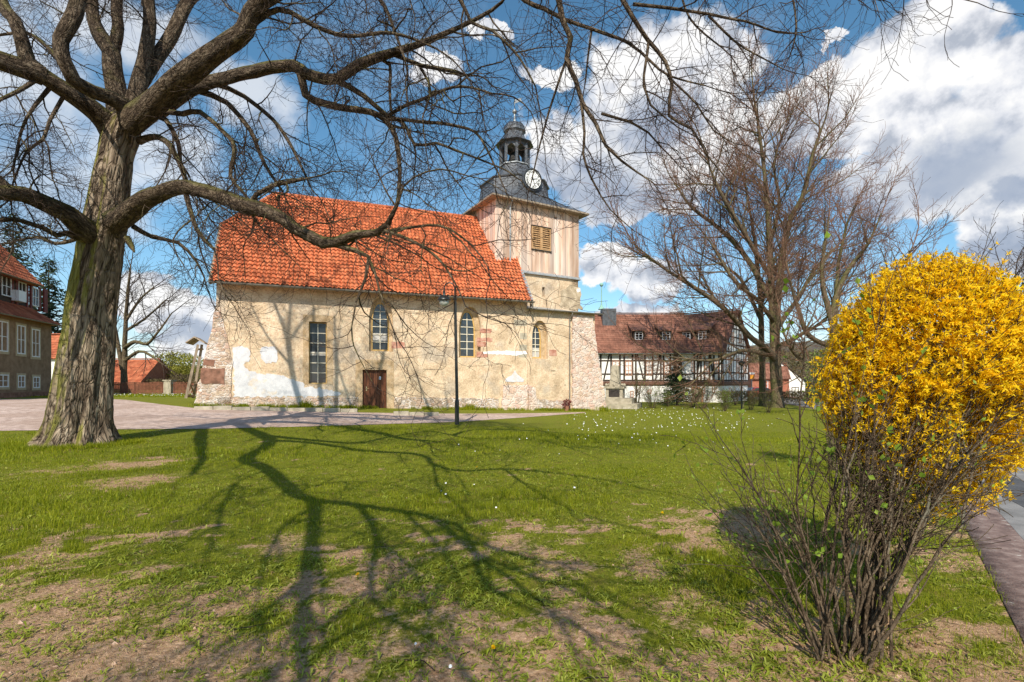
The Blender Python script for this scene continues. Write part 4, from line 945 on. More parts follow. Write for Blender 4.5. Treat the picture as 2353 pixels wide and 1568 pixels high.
timber_wall(G2, 9, 0, 0, [], [], [(0.0, ez, 4.5, rz_-0.05), (9.0, ez, 4.5, rz_-0.05), (1.6, ez+.1, 2.6, 6.3), (7.4, ez+.1, 6.4, 6.3)], bm_)
bm_.build('timber_frame', M_timber, hth)
bn = MB()
for F, Lw in ((H1, L1), (H2, L2), (G2, 9.0)):
    bn.loft([[F.pt(a, bz-0.42, 0.0), F.pt(a, bz-0.30, 0.12), F.pt(a, bz-0.02, 0.16), F.pt(a, bz+0.02, 0.05), F.pt(a, bz+0.02, -0.1), F.pt(a, bz-0.42, -0.1)] for a in (-0.02, Lw)])
bn.build('jetty_cornice', M_brownband, hth)
def pxwin(F, x0, x1, y0, y1, **k):
    a0 = F.px(1323.5+0.2031*x0, 830)[0]; a1 = F.px(1323.5+0.2031*x1, 830)[0]; xm = 1323.5+0.2031*(x0+x1)/2
    return sash(F, a0, a1, F.px(xm, 680+0.2031*y1)[1], F.px(xm, 680+0.2031*y0)[1], hth, M_pink, **k)
for x0, x1 in ((410,490),(555,635),(790,862),(995,1063)): pxwin(H1, x0, x1, 735, 902)
for x0, x1 in ((1282,1338),(1457,1508),(1563,1615)): pxwin(H2, x0, x1, 718, 862)
for a in (2.3, 5.0, 7.6): sash(G2, a-0.5, a+0.5, 2.7, 4.3, hth, M_pink)
for a in (3.1, 5.8): sash(G2, a-0.4, a+0.4, 5.9, 6.9, hth, M_pink, ny=2)
for F, x0, x1, y0, y1 in ((H1,615,655,1075,1150),(H1,812,855,1060,1110),(H2,1425,1460,1028,1110),(H2,1540,1572,1015,1100)):
    pxwin(F, x0, x1, y0, y1, nx=1, ny=2, c=-0.05)
sash(G2, 2.2, 2.9, 0.3, 1.1, hth, M_pink, 1, 1, c=-0.05); sash(G2, 6.2, 6.9, 0.3, 1.1, hth, M_pink, 1, 1, c=-0.05)
ha0, ha1 = H2.px(1583, 930)[0], H2.px(1595, 930)[0]; ha1 = ha0+1.3
dr = MB().plate(H2, arch(ha0-0.2, ha1+0.2, -1.4, 0.5, 1.25), [arch(ha0, ha1, -1.35, 0.45, 1.05)], -0.3, 0.0).build('door_arch', M_pink, hth)
MB().plate(H2, arch(ha0, ha1, -1.35, 0.45, 1.05), [], -0.2, -0.04).build('door', M_oldwood, hth)
def pitched(F, L, D, ez, rz, ov, a0, a1, m, parent, tw=0.3, rh=0.36):
    up = F.e2*(rz-ez+0.2)-F.e3*(D/2+ov); s = float(np.linalg.norm(up))
    f1 = slopeframe(F.pt(a0, ez-0.2, ov), F.e1, up); r = tile_roof('roof', f1, a1-a0, s, tw, rh, m, parent, amp=0.022, lip=0.045, per=4)
    bk = MB(); bk.quad(F.pt(a0, ez-0.2, -D-ov), F.pt(a1, ez-0.2, -D-ov), F.pt(a1, rz, -D/2), F.pt(a0, rz, -D/2))
    bk.quad(F.pt(a0, ez-0.24, ov), F.pt(a1, ez-0.24, ov), F.pt(a1, ez+0.1, -0.2), F.pt(a0, ez+0.1, -0.2)); bk.build('roof_back', m, r)
    MB().loft([[F.pt(a, rz+0.06+0.1*sin(t), -D/2+0.16*cos(t)) for t in [pi*i/6 for i in range(7)]] for a in (a0, a1)]).build('ridge_tiles', m, r)
    return r, f1, s
r1, f1, s1_ = pitched(H1, L1, 9, ez, rz_, 0.45, -0.3, L1+0.6, M_brownroof, hth)
r2, f2, s2_ = pitched(H2, L2, 9, ez, rz_+0.02, 0.45, -1.0, L2+0.35, M_brownroof, hth)
gutter(H1, -0.3, L1-0.3, ez-0.22, 0.52, hth, 0.09, M_zinc); gutter(H2, 0.8, L2+0.35, ez-0.22, 0.52, hth, 0.09, M_zinc)
MB().tube([H2.pt(3.5, ez-0.3, 0.5), H2.pt(3.5, ez-0.6, 0.1), H2.pt(3.5, bz, 0.1), H2.pt(3.5, bz-0.2, 0.25), H2.pt(3.5, bz-0.6, 0.1), H2.pt(3.5, -1.3, 0.1)], 0.06, 6).build('downpipe', M_zinc, hth)
def dormer(F, a, z, c, parent):
    """small dormer with a long catslide roof; c is the depth of its front behind the wall face"""
    w_, h_ = 0.62, 1.1
    d = MB().box(F, a-w_, a+w_, z, z+h_, -c-1.6, -c).build('dormer', M_timber, parent)
    sash(F, a-0.42, a+0.42, z+0.15, z+1.0, d, M_winwhite, c=-c+0.03)
    rf = MB(); rise = 1.5; b_ = 3.6
    P0 = [F.pt(a-w_-0.25, z+h_-0.03, -c+0.35), F.pt(a+w_+0.25, z+h_-0.03, -c+0.35), F.pt(a+w_+0.12, z+h_+rise, -c-b_), F.pt(a-w_-0.12, z+h_+rise, -c-b_)]
    rf.add(P0+[p+V(0, 0, 0.12) for p in P0], [(3,2,1,0),(4,5,6,7),(0,1,5,4),(1,2,6,5),(3,0,4,7),(2,3,7,6)]); rf.build('dormer_roof', M_brownroof, d)
    MB().box(F, a-w_-0.1, a+w_+0.1, z-0.06, z+0.02, -c-0.05, -c+0.12).build('dormer_sill', M_winwhite, d)
def dz_(c): return ez+(rz_-ez)*c/4.5
for x in (742, 1058): dormer(H1, zx(x), dz_(1.15), 1.15, hth)
for x in (1290, 1475): dormer(H2, h2(x)-0.8, dz_(1.15), 1.15, hth)
ta_ = H1.px(1413, 730)[0]
tr = MB().box(H1, ta_-0.75, ta_+0.75, 7.6, 9.75, -4.4, -2.9).build('roof_turret', M_slate, hth)
MB().box(H1, ta_-0.85, ta_+0.85, 7.3, 7.62, -4.5, -2.7).build('turret_flashing', M_zinc, tr)
MB().lathe(H1.pt(ta_-0.75, 9.75, -3.6), [(0.4, 0), (0.1, 0.5), (0.06, 1.0), (0.05, 2.6)], 8).ball(H1.pt(ta_-0.75, 12.5, -3.6), 0.22).build('finial', mat('verdigris', [(0.22,0.42,0.36),(0.30,0.50,0.44)], 4, 0.7), tr)

# ---------------------------------------------------------------- brown stucco house on the left
lh = empty('stucco_house', (-34.9, 36, 0.5), 'brown stucco house with mansard tiled roof and white windows at left', 'house')
D0 = 38.0; LH = Frame((-0.9204*D0, D0, 0), (0.336, -0.942), (0.942, 0.336)); LL = 16.0; LD = 9.0
lez = LH.px(129, 747)[1]; luz = LH.px(107, 716, -0.9)[1]; lue = LH.px(114, 660, -0.2)[1]
MB().box(LH, 0, LL, -0.6, lez, -LD, 0).build('wall', M_stucco, lh)
MB().box(LH, -0.06, LL, -0.6, 0.95, -LD, 0.07).build('plinth', M_darkstone, lh)
MB().box(LH, 0.9, LL, lez, lue+0.3, -LD+0.9, -0.95).build('upper_wall', M_timber, lh)
sk = [LH.px(129, 749, 0.5), LH.px(107, 715, -0.9)]
up = LH.e2*(luz-lez+0.1)-LH.e3*1.45; s = float(np.linalg.norm(up))
tile_roof('skirt_roof', slopeframe(LH.pt(LL, lez-0.1, 0.5), -LH.e1, up), LL+0.35, s, 0.28, 0.32, M_redroof, lh, umax=lambda q: LL+0.35-q/s*1.2, amp=0.02, lip=0.045, per=4)
uh = 6.0; up2 = LH.e2*uh-LH.e3*4.3; s2 = float(np.linalg.norm(up2))
tile_roof('upper_roof', slopeframe(LH.pt(LL, lue-0.05, -0.35), -LH.e1, up2), LL-0.3, s2, 0.28, 0.32, M_redroof, lh, umax=lambda q: LL-0.3-q/s2*3.0, amp=0.02, lip=0.045, per=4)
bk = MB(); bk.quad(LH.pt(0.3, lue-0.05, -0.35), LH.pt(0.3, lue-0.05, -LD+0.35), LH.pt(3.3, lue+uh, -4.65)); bk.quad(LH.pt(0.3, lue-0.05, -LD+0.35), LH.pt(LL, lue-0.05, -LD+0.35), LH.pt(LL, lue+uh, -4.65), LH.pt(3.3, lue+uh, -4.65))
bk.quad(LH.pt(-0.3, lez-0.1, 0.5), LH.pt(-0.3, lez-0.1, -LD), LH.pt(0.9, luz, -LD), LH.pt(0.9, luz, -0.95)); bk.quad(LH.pt(0.3, lue-0.07, -0.35), LH.pt(LL, lue-0.07, -0.35), LH.pt(LL, lue-0.07, -1.2), LH.pt(0.3, lue-0.07, -1.2))
bk.quad(LH.pt(-0.3, lez-0.12, 0.5), LH.pt(LL, lez-0.12, 0.5), LH.pt(LL, lez-0.12, -0.1), LH.pt(-0.3, lez-0.12, -0.1))
bk.build('roof_hip', M_redroof, lh)
gutter(LH, -0.35, LL, lez-0.1, 0.58, lh, 0.08, M_gutter); gutter(LH, 0.3, LL, lue-0.05, -0.28, lh, 0.08, M_gutter)
def lwin(x0, x1, y0, y1, c, **k):
    a0 = LH.px(x1, y0, c)[0]; a1 = LH.px(x0, y0, c)[0]; xm = (x0+x1)/2
    sash(LH, a0, a1, LH.px(xm, y1, c)[1], LH.px(xm, y0, c)[1], lh, M_winwhite, c=c+0.02, **k)
for q in ((-10,17,738,808),(38,57,748,814),(72,90,757,821)): lwin(*q, 0.0, nx=2, ny=2, surround=M_buff)
for q in ((-6,18,861,890),(40,56,863,891),(75,90,866,892)): lwin(*q, 0.0, nx=2, ny=2, surround=M_buff)
for q in ((3,25,635,681),(41,59,649,691),(73,88,662,704)): lwin(*q, -0.95, nx=2, ny=2)
for px in (28, 38, 62, 71, 91, 102, 106):
    a = LH.px(px, 680, -0.95)[0]; MB().box(LH, a-0.12, a+0.12, luz-0.1, lue, -1.0, -0.90).build('timber_post', M_darkred, lh)
ac_a, ac_b = LH.px(48, 682, -0.6); MB().box(LH, ac_a-0.45, ac_a+0.45, ac_b-0.35, ac_b+0.4, -0.9, -0.5).build('air_unit', M_winwhite, lh)
# more windows along the unseen near half keep the facade whole from other positions
for k in range(2):
    a = 8.6+k*3.2
    sash(LH, a, a+1.1, 2.3, 4.7, lh, M_winwhite, c=0.02, nx=2, ny=2, surround=M_buff)

# ---------------------------------------------------------------- smaller buildings behind
def gable_house(name, o, e1, L, D, ez, rz, wm, rm, label, cat='house', tiles=True, base=-1.5):
    F = Frame((o[0], o[1], 0), e1); h = empty(name, (o[0], o[1], float(gz(o[0], o[1]))), label, cat)
    m = MB().box(F, 0, L, base, ez, -D, 0)
    for a in (0.0, L-0.2): m.add([F.pt(a, ez, 0), F.pt(a, ez, -D), F.pt(a, rz, -D/2), F.pt(a+0.2, ez, 0), F.pt(a+0.2, ez, -D), F.pt(a+0.2, rz, -D/2)], [(0,1,2),(5,4,3),(0,3,4,1),(1,4,5,2),(2,5,3,0)])
    m.build('wall', wm, h); pitched(F, L, D, ez, rz, 0.3, -0.2, L+0.2, rm, h); return h, F
bh, F = gable_house('barn', (-60.2, 66), (1, 0), 10.5, 9, 1.0, 4.9, M_brick, M_redroof, 'low barn with old red tiled roof behind the brown fence', 'barn')
sash(F, 3, 4, -0.4, 0.6, bh, M_winwhite)
sh, F = gable_house('white_shed', (-49.4, 50), (1, 0), 4.0, 4.5, 4.2, 6.6, M_whitewash, M_redroof, 'white outbuilding with red roof beside the stucco house', 'shed')
sash(F, 2.4, 3.2, 1.2, 2.4, sh, M_winwhite)
kh, F = gable_house('brick_house', (33.6, 70), (0.95, -0.3), 4.6, 5, 2.3, 4.3, M_brick, M_brownroof, 'red brick house standing behind the bare trees', 'house')
sash(F, 1, 2, 0.5, 1.9, kh, M_winwhite); sash(F, 2.9, 3.8, 0.5, 1.7, kh, M_winwhite)
gh, F = gable_house('white_house', (41.0, 70), (0.25, 0.97), 10, 6.5, 1.8, 4.6, M_whitewash, M_slate, 'white gabled house with grey roof beyond the street', 'house')
W_ = Frame(F.pt(0, 0, -7.5), -F.e3*-1); W_ = Frame(F.pt(0, 0, -6.5), F.e3)
for a in (0.8, 2.8, 4.8): sash(W_, a, a+0.9, -0.2, 1.0, gh, M_timber)
sash(W_, 2.8, 3.6, 2.3, 3.2, gh, M_timber)

# ---------------------------------------------------------------- street lamp by the lawn edge
b = gpx(1050, 976); lamp = empty('street_lamp', b, 'dark green street lamp with curved arm and bell shade before the church', 'street lamp')
d = b[1]; topz = at(0, 645, d)[2]; S_ = Frame(b, (1, 0)); hz_ = lambda py: at(0, py, d)[2]-b[2]
xo = lambda px: (px-CX)/FPX*d-b[0]
pm = MB(); S_.o = b
pm.tube([S_.pt(0, -0.3), S_.pt(0, 0.9), S_.pt(0, 1.0), S_.pt(xo(1046), hz_(700)), S_.pt(xo(1045.5), hz_(692))], [0.085, 0.085, 0.062, 0.055, 0.055], 12)
pm.lathe(S_.pt(xo(1045.5), hz_(691), 0), [(0.05,0),(0.08,0.03),(0.08,0.07),(0.05,0.12),(0.07,0.16),(0.03,0.22)], 12)
pm.build('pole', M_darkmetal, lamp)
x0, x1 = xo(1045), xo(1020.5); rr_ = (x0-x1)/2; zt = hz_(663)
arm = [S_.pt(x0, hz_(690)), S_.pt(x0, zt)]+[S_.pt((x0+x1)/2+rr_*cos(t), zt+rr_*1.05*sin(t)) for t in np.linspace(0.2, pi, 9)]+[S_.pt(x1, zt-0.15)]
MB().tube(arm, 0.028, 8).build('arm', M_darkmetal, lamp)
sh_ = MB().lathe(S_.pt(x1, 0, 0), [(0.05, zt-0.10),(0.06, zt-0.28),(0.10, zt-0.38),(0.16, hz_(684)+0.06),(0.28, hz_(690)),(0.275, hz_(691)),(0.1, hz_(688))], 20).build('lamp_shade', M_darkmetal, lamp, smooth=True)
MB().lathe(S_.pt(x1, 0, 0), [(0.16, hz_(690)),(0.20, hz_(692)),(0.19, hz_(698)),(0.12, hz_(703)),(0.02, hz_(705))], 18).build('lamp_glass', M_lampglass, lamp, smooth=True)
# thin pole lamp far right
b = gpx(1704, 941); l2 = empty('pole_lamp', b, 'thin dark pole lamp beside the half timbered house corner', 'street lamp')
S_ = Frame(b, (1, 0)); S_.o = b; h_ = at(0, 842, b[1])[2]-b[2]
MB().tube([S_.pt(0, -0.3), S_.pt(0, h_)], [0.06, 0.04], 8).build('pole', M_darkmetal, l2)
MB().lathe(S_.pt(0, h_, 0), [(0.05,0),(0.18,0.12),(0.26,0.30),(0.05,0.42)], 10).build('lamp_head', M_darkmetal, l2)

# ---------------------------------------------------------------- obelisk memorial
b = gpx(1414, 938); b = V((1414-CX)/FPX*40, 40, 0); b[2] = float(gz(b[0], b[1])); ob = empty('stone_memorial', b, 'grey sandstone obelisk memorial on stepped base beside the church corner', 'memorial')
S_ = Frame(b, (0.94, -0.34)); S_.o = b
k = 40/FPX; z = lambda py: at(0, py, 40)[2]-b[2]
MB().box(S_, -1.9, 1.9, -0.4, z(926), -1.9, 1.9).box(S_, -1.45, 1.45, z(926), z(915), -1.45, 1.45).build('steps', M_greystone, ob)
MB().box(S_, -0.66, 0.66, z(915), z(893), -0.66, 0.66).box(S_, -0.78, 0.78, z(893), z(888), -0.78, 0.78).build('pedestal', M_greystone, ob)
MB().loft([[S_.pt(x*q, zz, y*q) for x, y in ((-1,-1),(1,-1),(1,1),(-1,1))] for q, zz in ((0.42, z(888)), (0.27, z(842)), (0.02, z(837)))]).build('obelisk', M_greystone, ob)
for a0, cc in ((-0.42, 0.661), (0.0, 0.661)): MB().box(S_, -0.42, 0.42, z(912), z(896), 0.62, 0.685).build('plaque', M_plaque, ob); break
S2 = Frame(b, (-0.34, -0.94), (-0.94, 0.34)); S2.o = b; MB().box(S2, -0.42, 0.42, z(912), z(896), 0.62, 0.685).build('plaque', M_plaque, ob)
for x, y in ((-0.62, 0.62), (0.62, 0.62), (0.0, 0.66), (-0.62, -0.62), (0.62, -0.62)): MB().ball(S_.pt(x, z(888)+0.11, y), 0.12).build('stone_ball', M_greystone, ob)

# ---------------------------------------------------------------- roofed wooden stand leaning by the church's west end
ns = empty('roofed_notice_stand', gpx(434, 916), 'weathered wooden stand with small gabled roof beside the church buttress', 'stand')
d = 28.5; q = lambda px, py, dd=d: at(px, py, dd)
for x0, x1, dd in ((427, 455, 28.2), (444, 464, 28.9)): MB().cyl(q(x0, 915, dd), q(x1, 792, dd), 0.10, 0.09, 4).build('post', M_oldwood, ns)
fr = MB(); fr.cyl(q(433, 906, 28.5), q(450, 880, 28.8), 0.05, 0.05, 4); fr.cyl(q(447, 906, 28.9), q(436, 880, 28.3), 0.05, 0.05, 4)
fr.cyl(q(434, 879, 28.2), q(450, 878, 28.9), 0.06, 0.06, 4); fr.cyl(q(427, 910, 28.2), q(447, 911, 28.9), 0.08, 0.08, 4); fr.cyl(q(451, 803, 28.2), q(466, 803, 28.9), 0.06, 0.06, 4)
fr.build('bracing', M_oldwood, ns)
rf = MB()
for s_ in (0, 1):
    e = q(427, 791, 28.0) if s_ == 0 else q(487, 792, 29.2); r0 = q(448, 776.5, 28.0); r1 = q(462, 779, 29.6); e0 = q(426, 790, 28.0); 
    if s_ == 0: P4 = [q(426, 789, 27.9), q(446, 776, 27.9), q(461, 781, 29.6), q(444, 794, 29.6)]
    else: P4 = [q(446, 776, 27.9), q(470, 790, 27.9), q(482, 795, 29.6), q(461, 781, 29.6)]
    P4 = [V(*p) for p in P4]; rf.add(P4+[p+V(0, 0, 0.07) for p in P4], [(3,2,1,0),(4,5,6,7),(0,1,5,4),(1,2,6,5),(2,3,7,6),(3,0,4,7)])
rf.build('small_roof', M_oldwood, ns)

# ---------------------------------------------------------------- fence, pillar, kerb stones, pot, car, sign
FN = Frame((-33.4, 43.5, 0), (1, -0.04)); zf = 0.45; 
fence = empty('picket_fence', FN.pt(4, zf, 0), 'red brown wooden picket fence with stone pillar midway', 'fence')
L_ = 11.0
for a, a_end in ((-6.0, 3.3), (4.1, L_)):
  pk = MB()
  while a < a_end:
    if True:
        h = 1.18+0.03*sin(a*3); pk.prism(FN, [(a, zf+0.06), (a+0.085, zf+0.06), (a+0.085, zf+h), (a+0.0425, zf+h+0.05), (a, zf+h)], 0, 0.022)
    a += 0.125
  pk.build('picket_panel', M_fence, fence)
rl_ = MB()
for z_ in (0.35, 0.95): rl_.box(FN, -6, 3.35, zf+z_, zf+z_+0.09, -0.05, -0.002); rl_.box(FN, 4.05, L_, zf+z_, zf+z_+0.09, -0.05, -0.002)
rl_.build('rails', M_fence, fence)
for a in (-4.6, -2.0, 0.6, 6.3, 8.6, 10.8): MB().box(FN, a-0.06, a+0.06, zf-0.3, zf+1.2, -0.18, -0.055).build('post', M_fence, fence)
pl = empty('gate_pillar', FN.pt(3.7, zf, 0), 'grey stone gate pillar between two lengths of picket fence', 'pillar')
MB().box(FN, 3.38, 4.02, zf-0.3, zf+1.3, -0.35, 0.25).build('shaft', M_greystone, pl); MB().box(FN, 3.33, 4.07, zf+1.3, zf+1.4, -0.4, 0.3).build('cap', M_greystone, pl)
# kerb stones of the planting strip along the nave
for nm, x0, x1, y0, y1, n in (('kerb', 446, 822, 940, 948.5, 9), ('kerb', 905, 1010, 953, 956, 3)):
    A = gpx(x0, y0+2); B = gpx(x1, y1); Fk = Frame((A[0], A[1], 0), (B-A)[:2]); L = float(np.linalg.norm((B-A)[:2])); mb = MB()
    for i in range(n):
        t0 = L*i/n; t1 = L*(i+1)/n-0.03; zz = float(gz(*(Fk.pt((t0+t1)/2, 0))[:2]))
        mb.box(Fk, t0, t1, zz-0.2, zz+0.19+random.uniform(-0.03, 0.03), -0.22+random.uniform(-0.02, 0.02), 0.0)
    struct(mb.build(nm, M_greystone), 'row of grey kerb stones edging the strip under the church wall')
b = ANX.pt(ANX.px(1293, 940)[0], 0, 0.5); b[2] = float(gz(b[0], b[1])); pot = empty('flower_pot', b, 'small terracotta pot with dark red plant at the church wall', 'flower pot')
MB().lathe(b, [(0.13, -0.05), (0.19, 0.28), (0.21, 0.28), (0.21, 0.33), (0.17, 0.32)], 14).build('pot', M_terracotta, pot)
def leafcloud(name, c, n, r, size, m, parent=None, sq=(1, 1, 1), up=0.4, seed=1, shell=0.0):
    g = np.random.default_rng(seed); u = g.normal(size=(n, 3)); u /= np.linalg.norm(u, axis=1)[:, None]; rad = g.uniform(shell, 1, n)**(1/2.2)
    p = np.asarray(c)+u*rad[:, None]*r*np.asarray(sq); return leaves(name, p, u, size, m, parent, up, g)
def leaves(name, p, u, size, m, parent, up=0.4, g=None, asp=0.45):
    g = g or np.random.default_rng(1); n = len(p); d = u+g.normal(size=(n, 3))*0.7; d[:, 2] += up; d /= np.linalg.norm(d, axis=1)[:, None]
    s = np.cross(d, g.normal(size=(n, 3))); s /= np.linalg.norm(s, axis=1)[:, None]+1e-9; L = size*g.uniform(0.6, 1.3, n)[:, None]
    nn = np.cross(s, d)
    v = np.stack([p, p+d*L*0.5+s*L*asp*0.5+nn*L*0.08, p+d*L, p+d*L*0.5-s*L*asp*0.5+nn*L*0.08], 1).reshape(-1, 3)
    q = np.arange(n*4).reshape(-1, 4); me = np_mesh(name, v, q, None, m, {'rnd': ('FACE', 'FLOAT', g.random(n))}, smooth=False)
    return link(name, me, parent)
leafcloud('plant', b+V(0, 0, 0.45), 160, 0.28, 0.16, M_rosepetal, pot, seed=4)
# red car parked in front of the brick house
def car(loc, yaw, label):
    c = empty('parked_car', loc, label, 'car'); F = Frame(loc, (cos(yaw), sin(yaw))); F.o = V(*loc)
    prof = [(-2.0,0.35),(-2.05,0.75),(-1.9,0.95),(-1.2,1.0),(-0.55,1.42),(0.9,1.45),(1.55,1.05),(1.95,0.95),(2.0,0.4),(1.6,0.28),(-1.6,0.28)]
    R = [[F.pt(a, bz_, y) if bz_ < 1.1 else F.pt(a, bz_, y*0.8) for a, bz_ in prof] for y in (-0.85, -0.8, 0.8, 0.85)]
    MB().loft(R).build('body', M_carred, c)
    MB().prism(F, [(-1.05,1.02),(-0.5,1.38),(0.85,1.40),(1.4,1.06)], -0.87, 0.87).build('side_windows', M_glass, c)
    MB().loft([[F.pt(-1.14, 1.03, y), F.pt(-0.6, 1.40, y*0.86), F.pt(-0.63, 1.42, y*0.86), F.pt(-1.17, 1.05, y)] for y in (-0.72, 0.72)]).build('windscreen', M_glass, c)
    for a in (-1.25, 1.25):
        for y in (-0.86, 0.86):
            w = MB().cyl(F.pt(a, 0.31, y-0.1), F.pt(a, 0.31, y+0.1), 0.31, 0.31, 16).build('wheel', M_tyre, c)
            MB().cyl(F.pt(a, 0.31, y-0.105), F.pt(a, 0.31, y+0.105), 0.17, 0.17, 12).build('rim', M_zinc, w)
    for y in (-0.6, 0.6): MB().box(F, -2.06, -1.99, 0.66, 0.82, y-0.16, y+0.16).build('headlight', M_lampglass, c)
    return c
cl = V((1738-CX)/FPX*60, 60, 0); cl[2] = float(gz(cl[0], cl[1])); car(cl, radians(5), 'red parked car beyond the half timbered house and the bare trees')
b = V((1728-CX)/FPX*47, 47, 0); b[2] = float(gz(b[0], b[1])); sg = empty('orange_sign', b, 'orange square sign under a white plate on a thin pole', 'sign')
S_ = Frame(b, (1, 0)); S_.o = b; z = lambda py: at(0, py, 47)[2]-b[2]
MB().cyl(S_.pt(0, -0.2, -0.03), S_.pt(0, z(856), -0.03), 0.035, 0.035, 8).build('pole', M_zinc, sg)
MB().box(S_, -0.19, 0.19, z(871), z(862), 0.0, 0.03).build('orange_panel', M_orangesign, sg); MB().box(S_, -0.25, 0.25, z(860), z(856.5), 0.0, 0.03).build('white_plate', M_winwhite, sg)

# ---------------------------------------------------------------- the big lime tree
def limb(tb, nodes, d=12.7, rk=None, P=None, step=0.22, lev=0, start=None, px=True):
    """nodes: (px, py, depth, r in px at that depth) or metres"""
    L = []
    for n in nodes:
        if px: p = at(n[0], n[1], n[2]); kx = min(1.1, abs(n[0]-CX)/FPX); L.append([*p, n[3]*n[2]/FPX*0.93*(1+kx*kx)**-0.36])
        else: L.append(list(n))
    c = catmull(L, step); c[:, 3] = np.maximum(c[:, 3], 0.004)
    k = len(c); jit = np.array([[fbm(i*0.31+n0, n0*1.7, 3, 2)-0.5 for n0 in (1.0+L[0][0], 7.0+L[0][1], 13.0+L[0][2])] for i in range(k)])
    c[:, :3] += jit*np.minimum(0.10, c[:, 3:4]*0.9+0.015)*np.linspace(0, 1, k)[:, None].clip(0, 0.3)/0.3
    tb[0].add(c[:, :3], c[:, 3])
    if P: spawn(tb, c[:, :3], c[:, 3], lev, P, 0, start)
    return c
def trunk_mesh(name, nodes, depth, m, parent, lobes, flare, n=72, seed=1, groove=None):
    L = np.array([[*at(x, y, depth), r*depth/FPX*0.765] for x, y, r in nodes]); c = catmull(L, 0.09); z0 = float(gz(c[0, 0], c[0, 1]))
    th = np.arange(n)*2*pi/n; V_ = []; B_ = []
    for p in c:
        h = max(0.0, p[2]-z0); f = math.exp(-h/0.42)
        lob = sum(a*np.exp(-((np.angle(np.exp(1j*(th-t)))/w)**2)) for t, a, w in lobes)
        r = p[3]*(1+0.035*np.sin(th*3+h*0.5)+0.05*np.sin(th*5-h*0.35+1)+0.03*np.sin(th*8+h*0.6))
        r = r*(1+flare*f*(lob-0.25))
        rd = np.abs(fbm(np.cos(th)*6+h*0.25, np.sin(th)*6+h*0.55+seed, 41, 3)-0.5)*2
        r = r*(1-0.085*(1-np.clip(rd*3.2, 0, 1)))
        if groove is not None: r = r*(1-groove[1]*np.exp(-((np.angle(np.exp(1j*(th-groove[0]-h*0.05)))/0.13)**2))*min(1, 0.45+f)*max(0, 1-h/5))
        V_.append(np.stack([p[0]+r*np.cos(th), p[1]+r*np.sin(th), np.full(n, p[2])], -1)); B_.append(np.stack([p[3]*np.cos(th), p[3]*np.sin(th), np.full(n, h)], -1))
    V_ = np.array(V_); m_ = len(V_); i = np.arange(m_-1)[:, None]*n; j = np.arange(n)[None, :]; j2 = (j+1) % n
    q = np.stack([i+j, i+j2, i+n+j2, i+n+j], -1).reshape(-1, 4)
    me = np_mesh(name, V_.reshape(-1, 3), q, None, m, {'bk': ('POINT', 'FLOAT_VECTOR', np.array(B_).reshape(-1, 3))})
    return link(name, me, parent)
random.seed(21)
lb = at(172, 1035, 12.7); lb[2] = float(gz(lb[0], lb[1]))
lime = empty('lime_tree', lb, 'huge old lime tree with mossy trunk and spreading bare limbs on the lawn', 'tree')
TN = [(172,1062,108),(174,1040,100),(178,1012,90),(184,975,80),(190,925,74),(196,865,69),(203,805,65),(208,745,61),(214,690,59),(221,640,58),(228,600,57),(236,550,56),(243,505,54),(249,460,50),(257,405,47),(266,358,45),(274,322,48),(281,292,45),(286,268,32),(288,255,14)]
trunk_mesh('trunk', TN, 12.7, M_lime, lime, [(pi*1.02,0.75,0.35),(-2.3,0.55,0.3),(-1.55,0.5,0.28),(-0.8,0.55,0.3),(-0.1,0.55,0.3),(0.9,0.5,0.4),(2.0,0.6,0.4)], 0.95, groove=(-0.93, 0.28))
PL = dict(seg=[0.4, 0.24, 0.15, 0.13], wig=[0.10, 0.20, 0.24, 0.24], trop=[0.0, -0.06, -0.05, 0.05], len=[3, 2.3, 1.0, 0.5], rad=[0.06, 0.019, 0.0085, 0.005],
          space=[0.5, 0.33, 0.19, 0.12], start=[0.1, 0.12, 0.12, 0.1], ang=[(35, 70)]*4, rmin=0.0032, split=0.013)
PLx = dict(PL); PLx['space'] = [0.5, 0.5, 0.26, 0.17]
tb = (Tubes(), Tubes())
D = 12.7
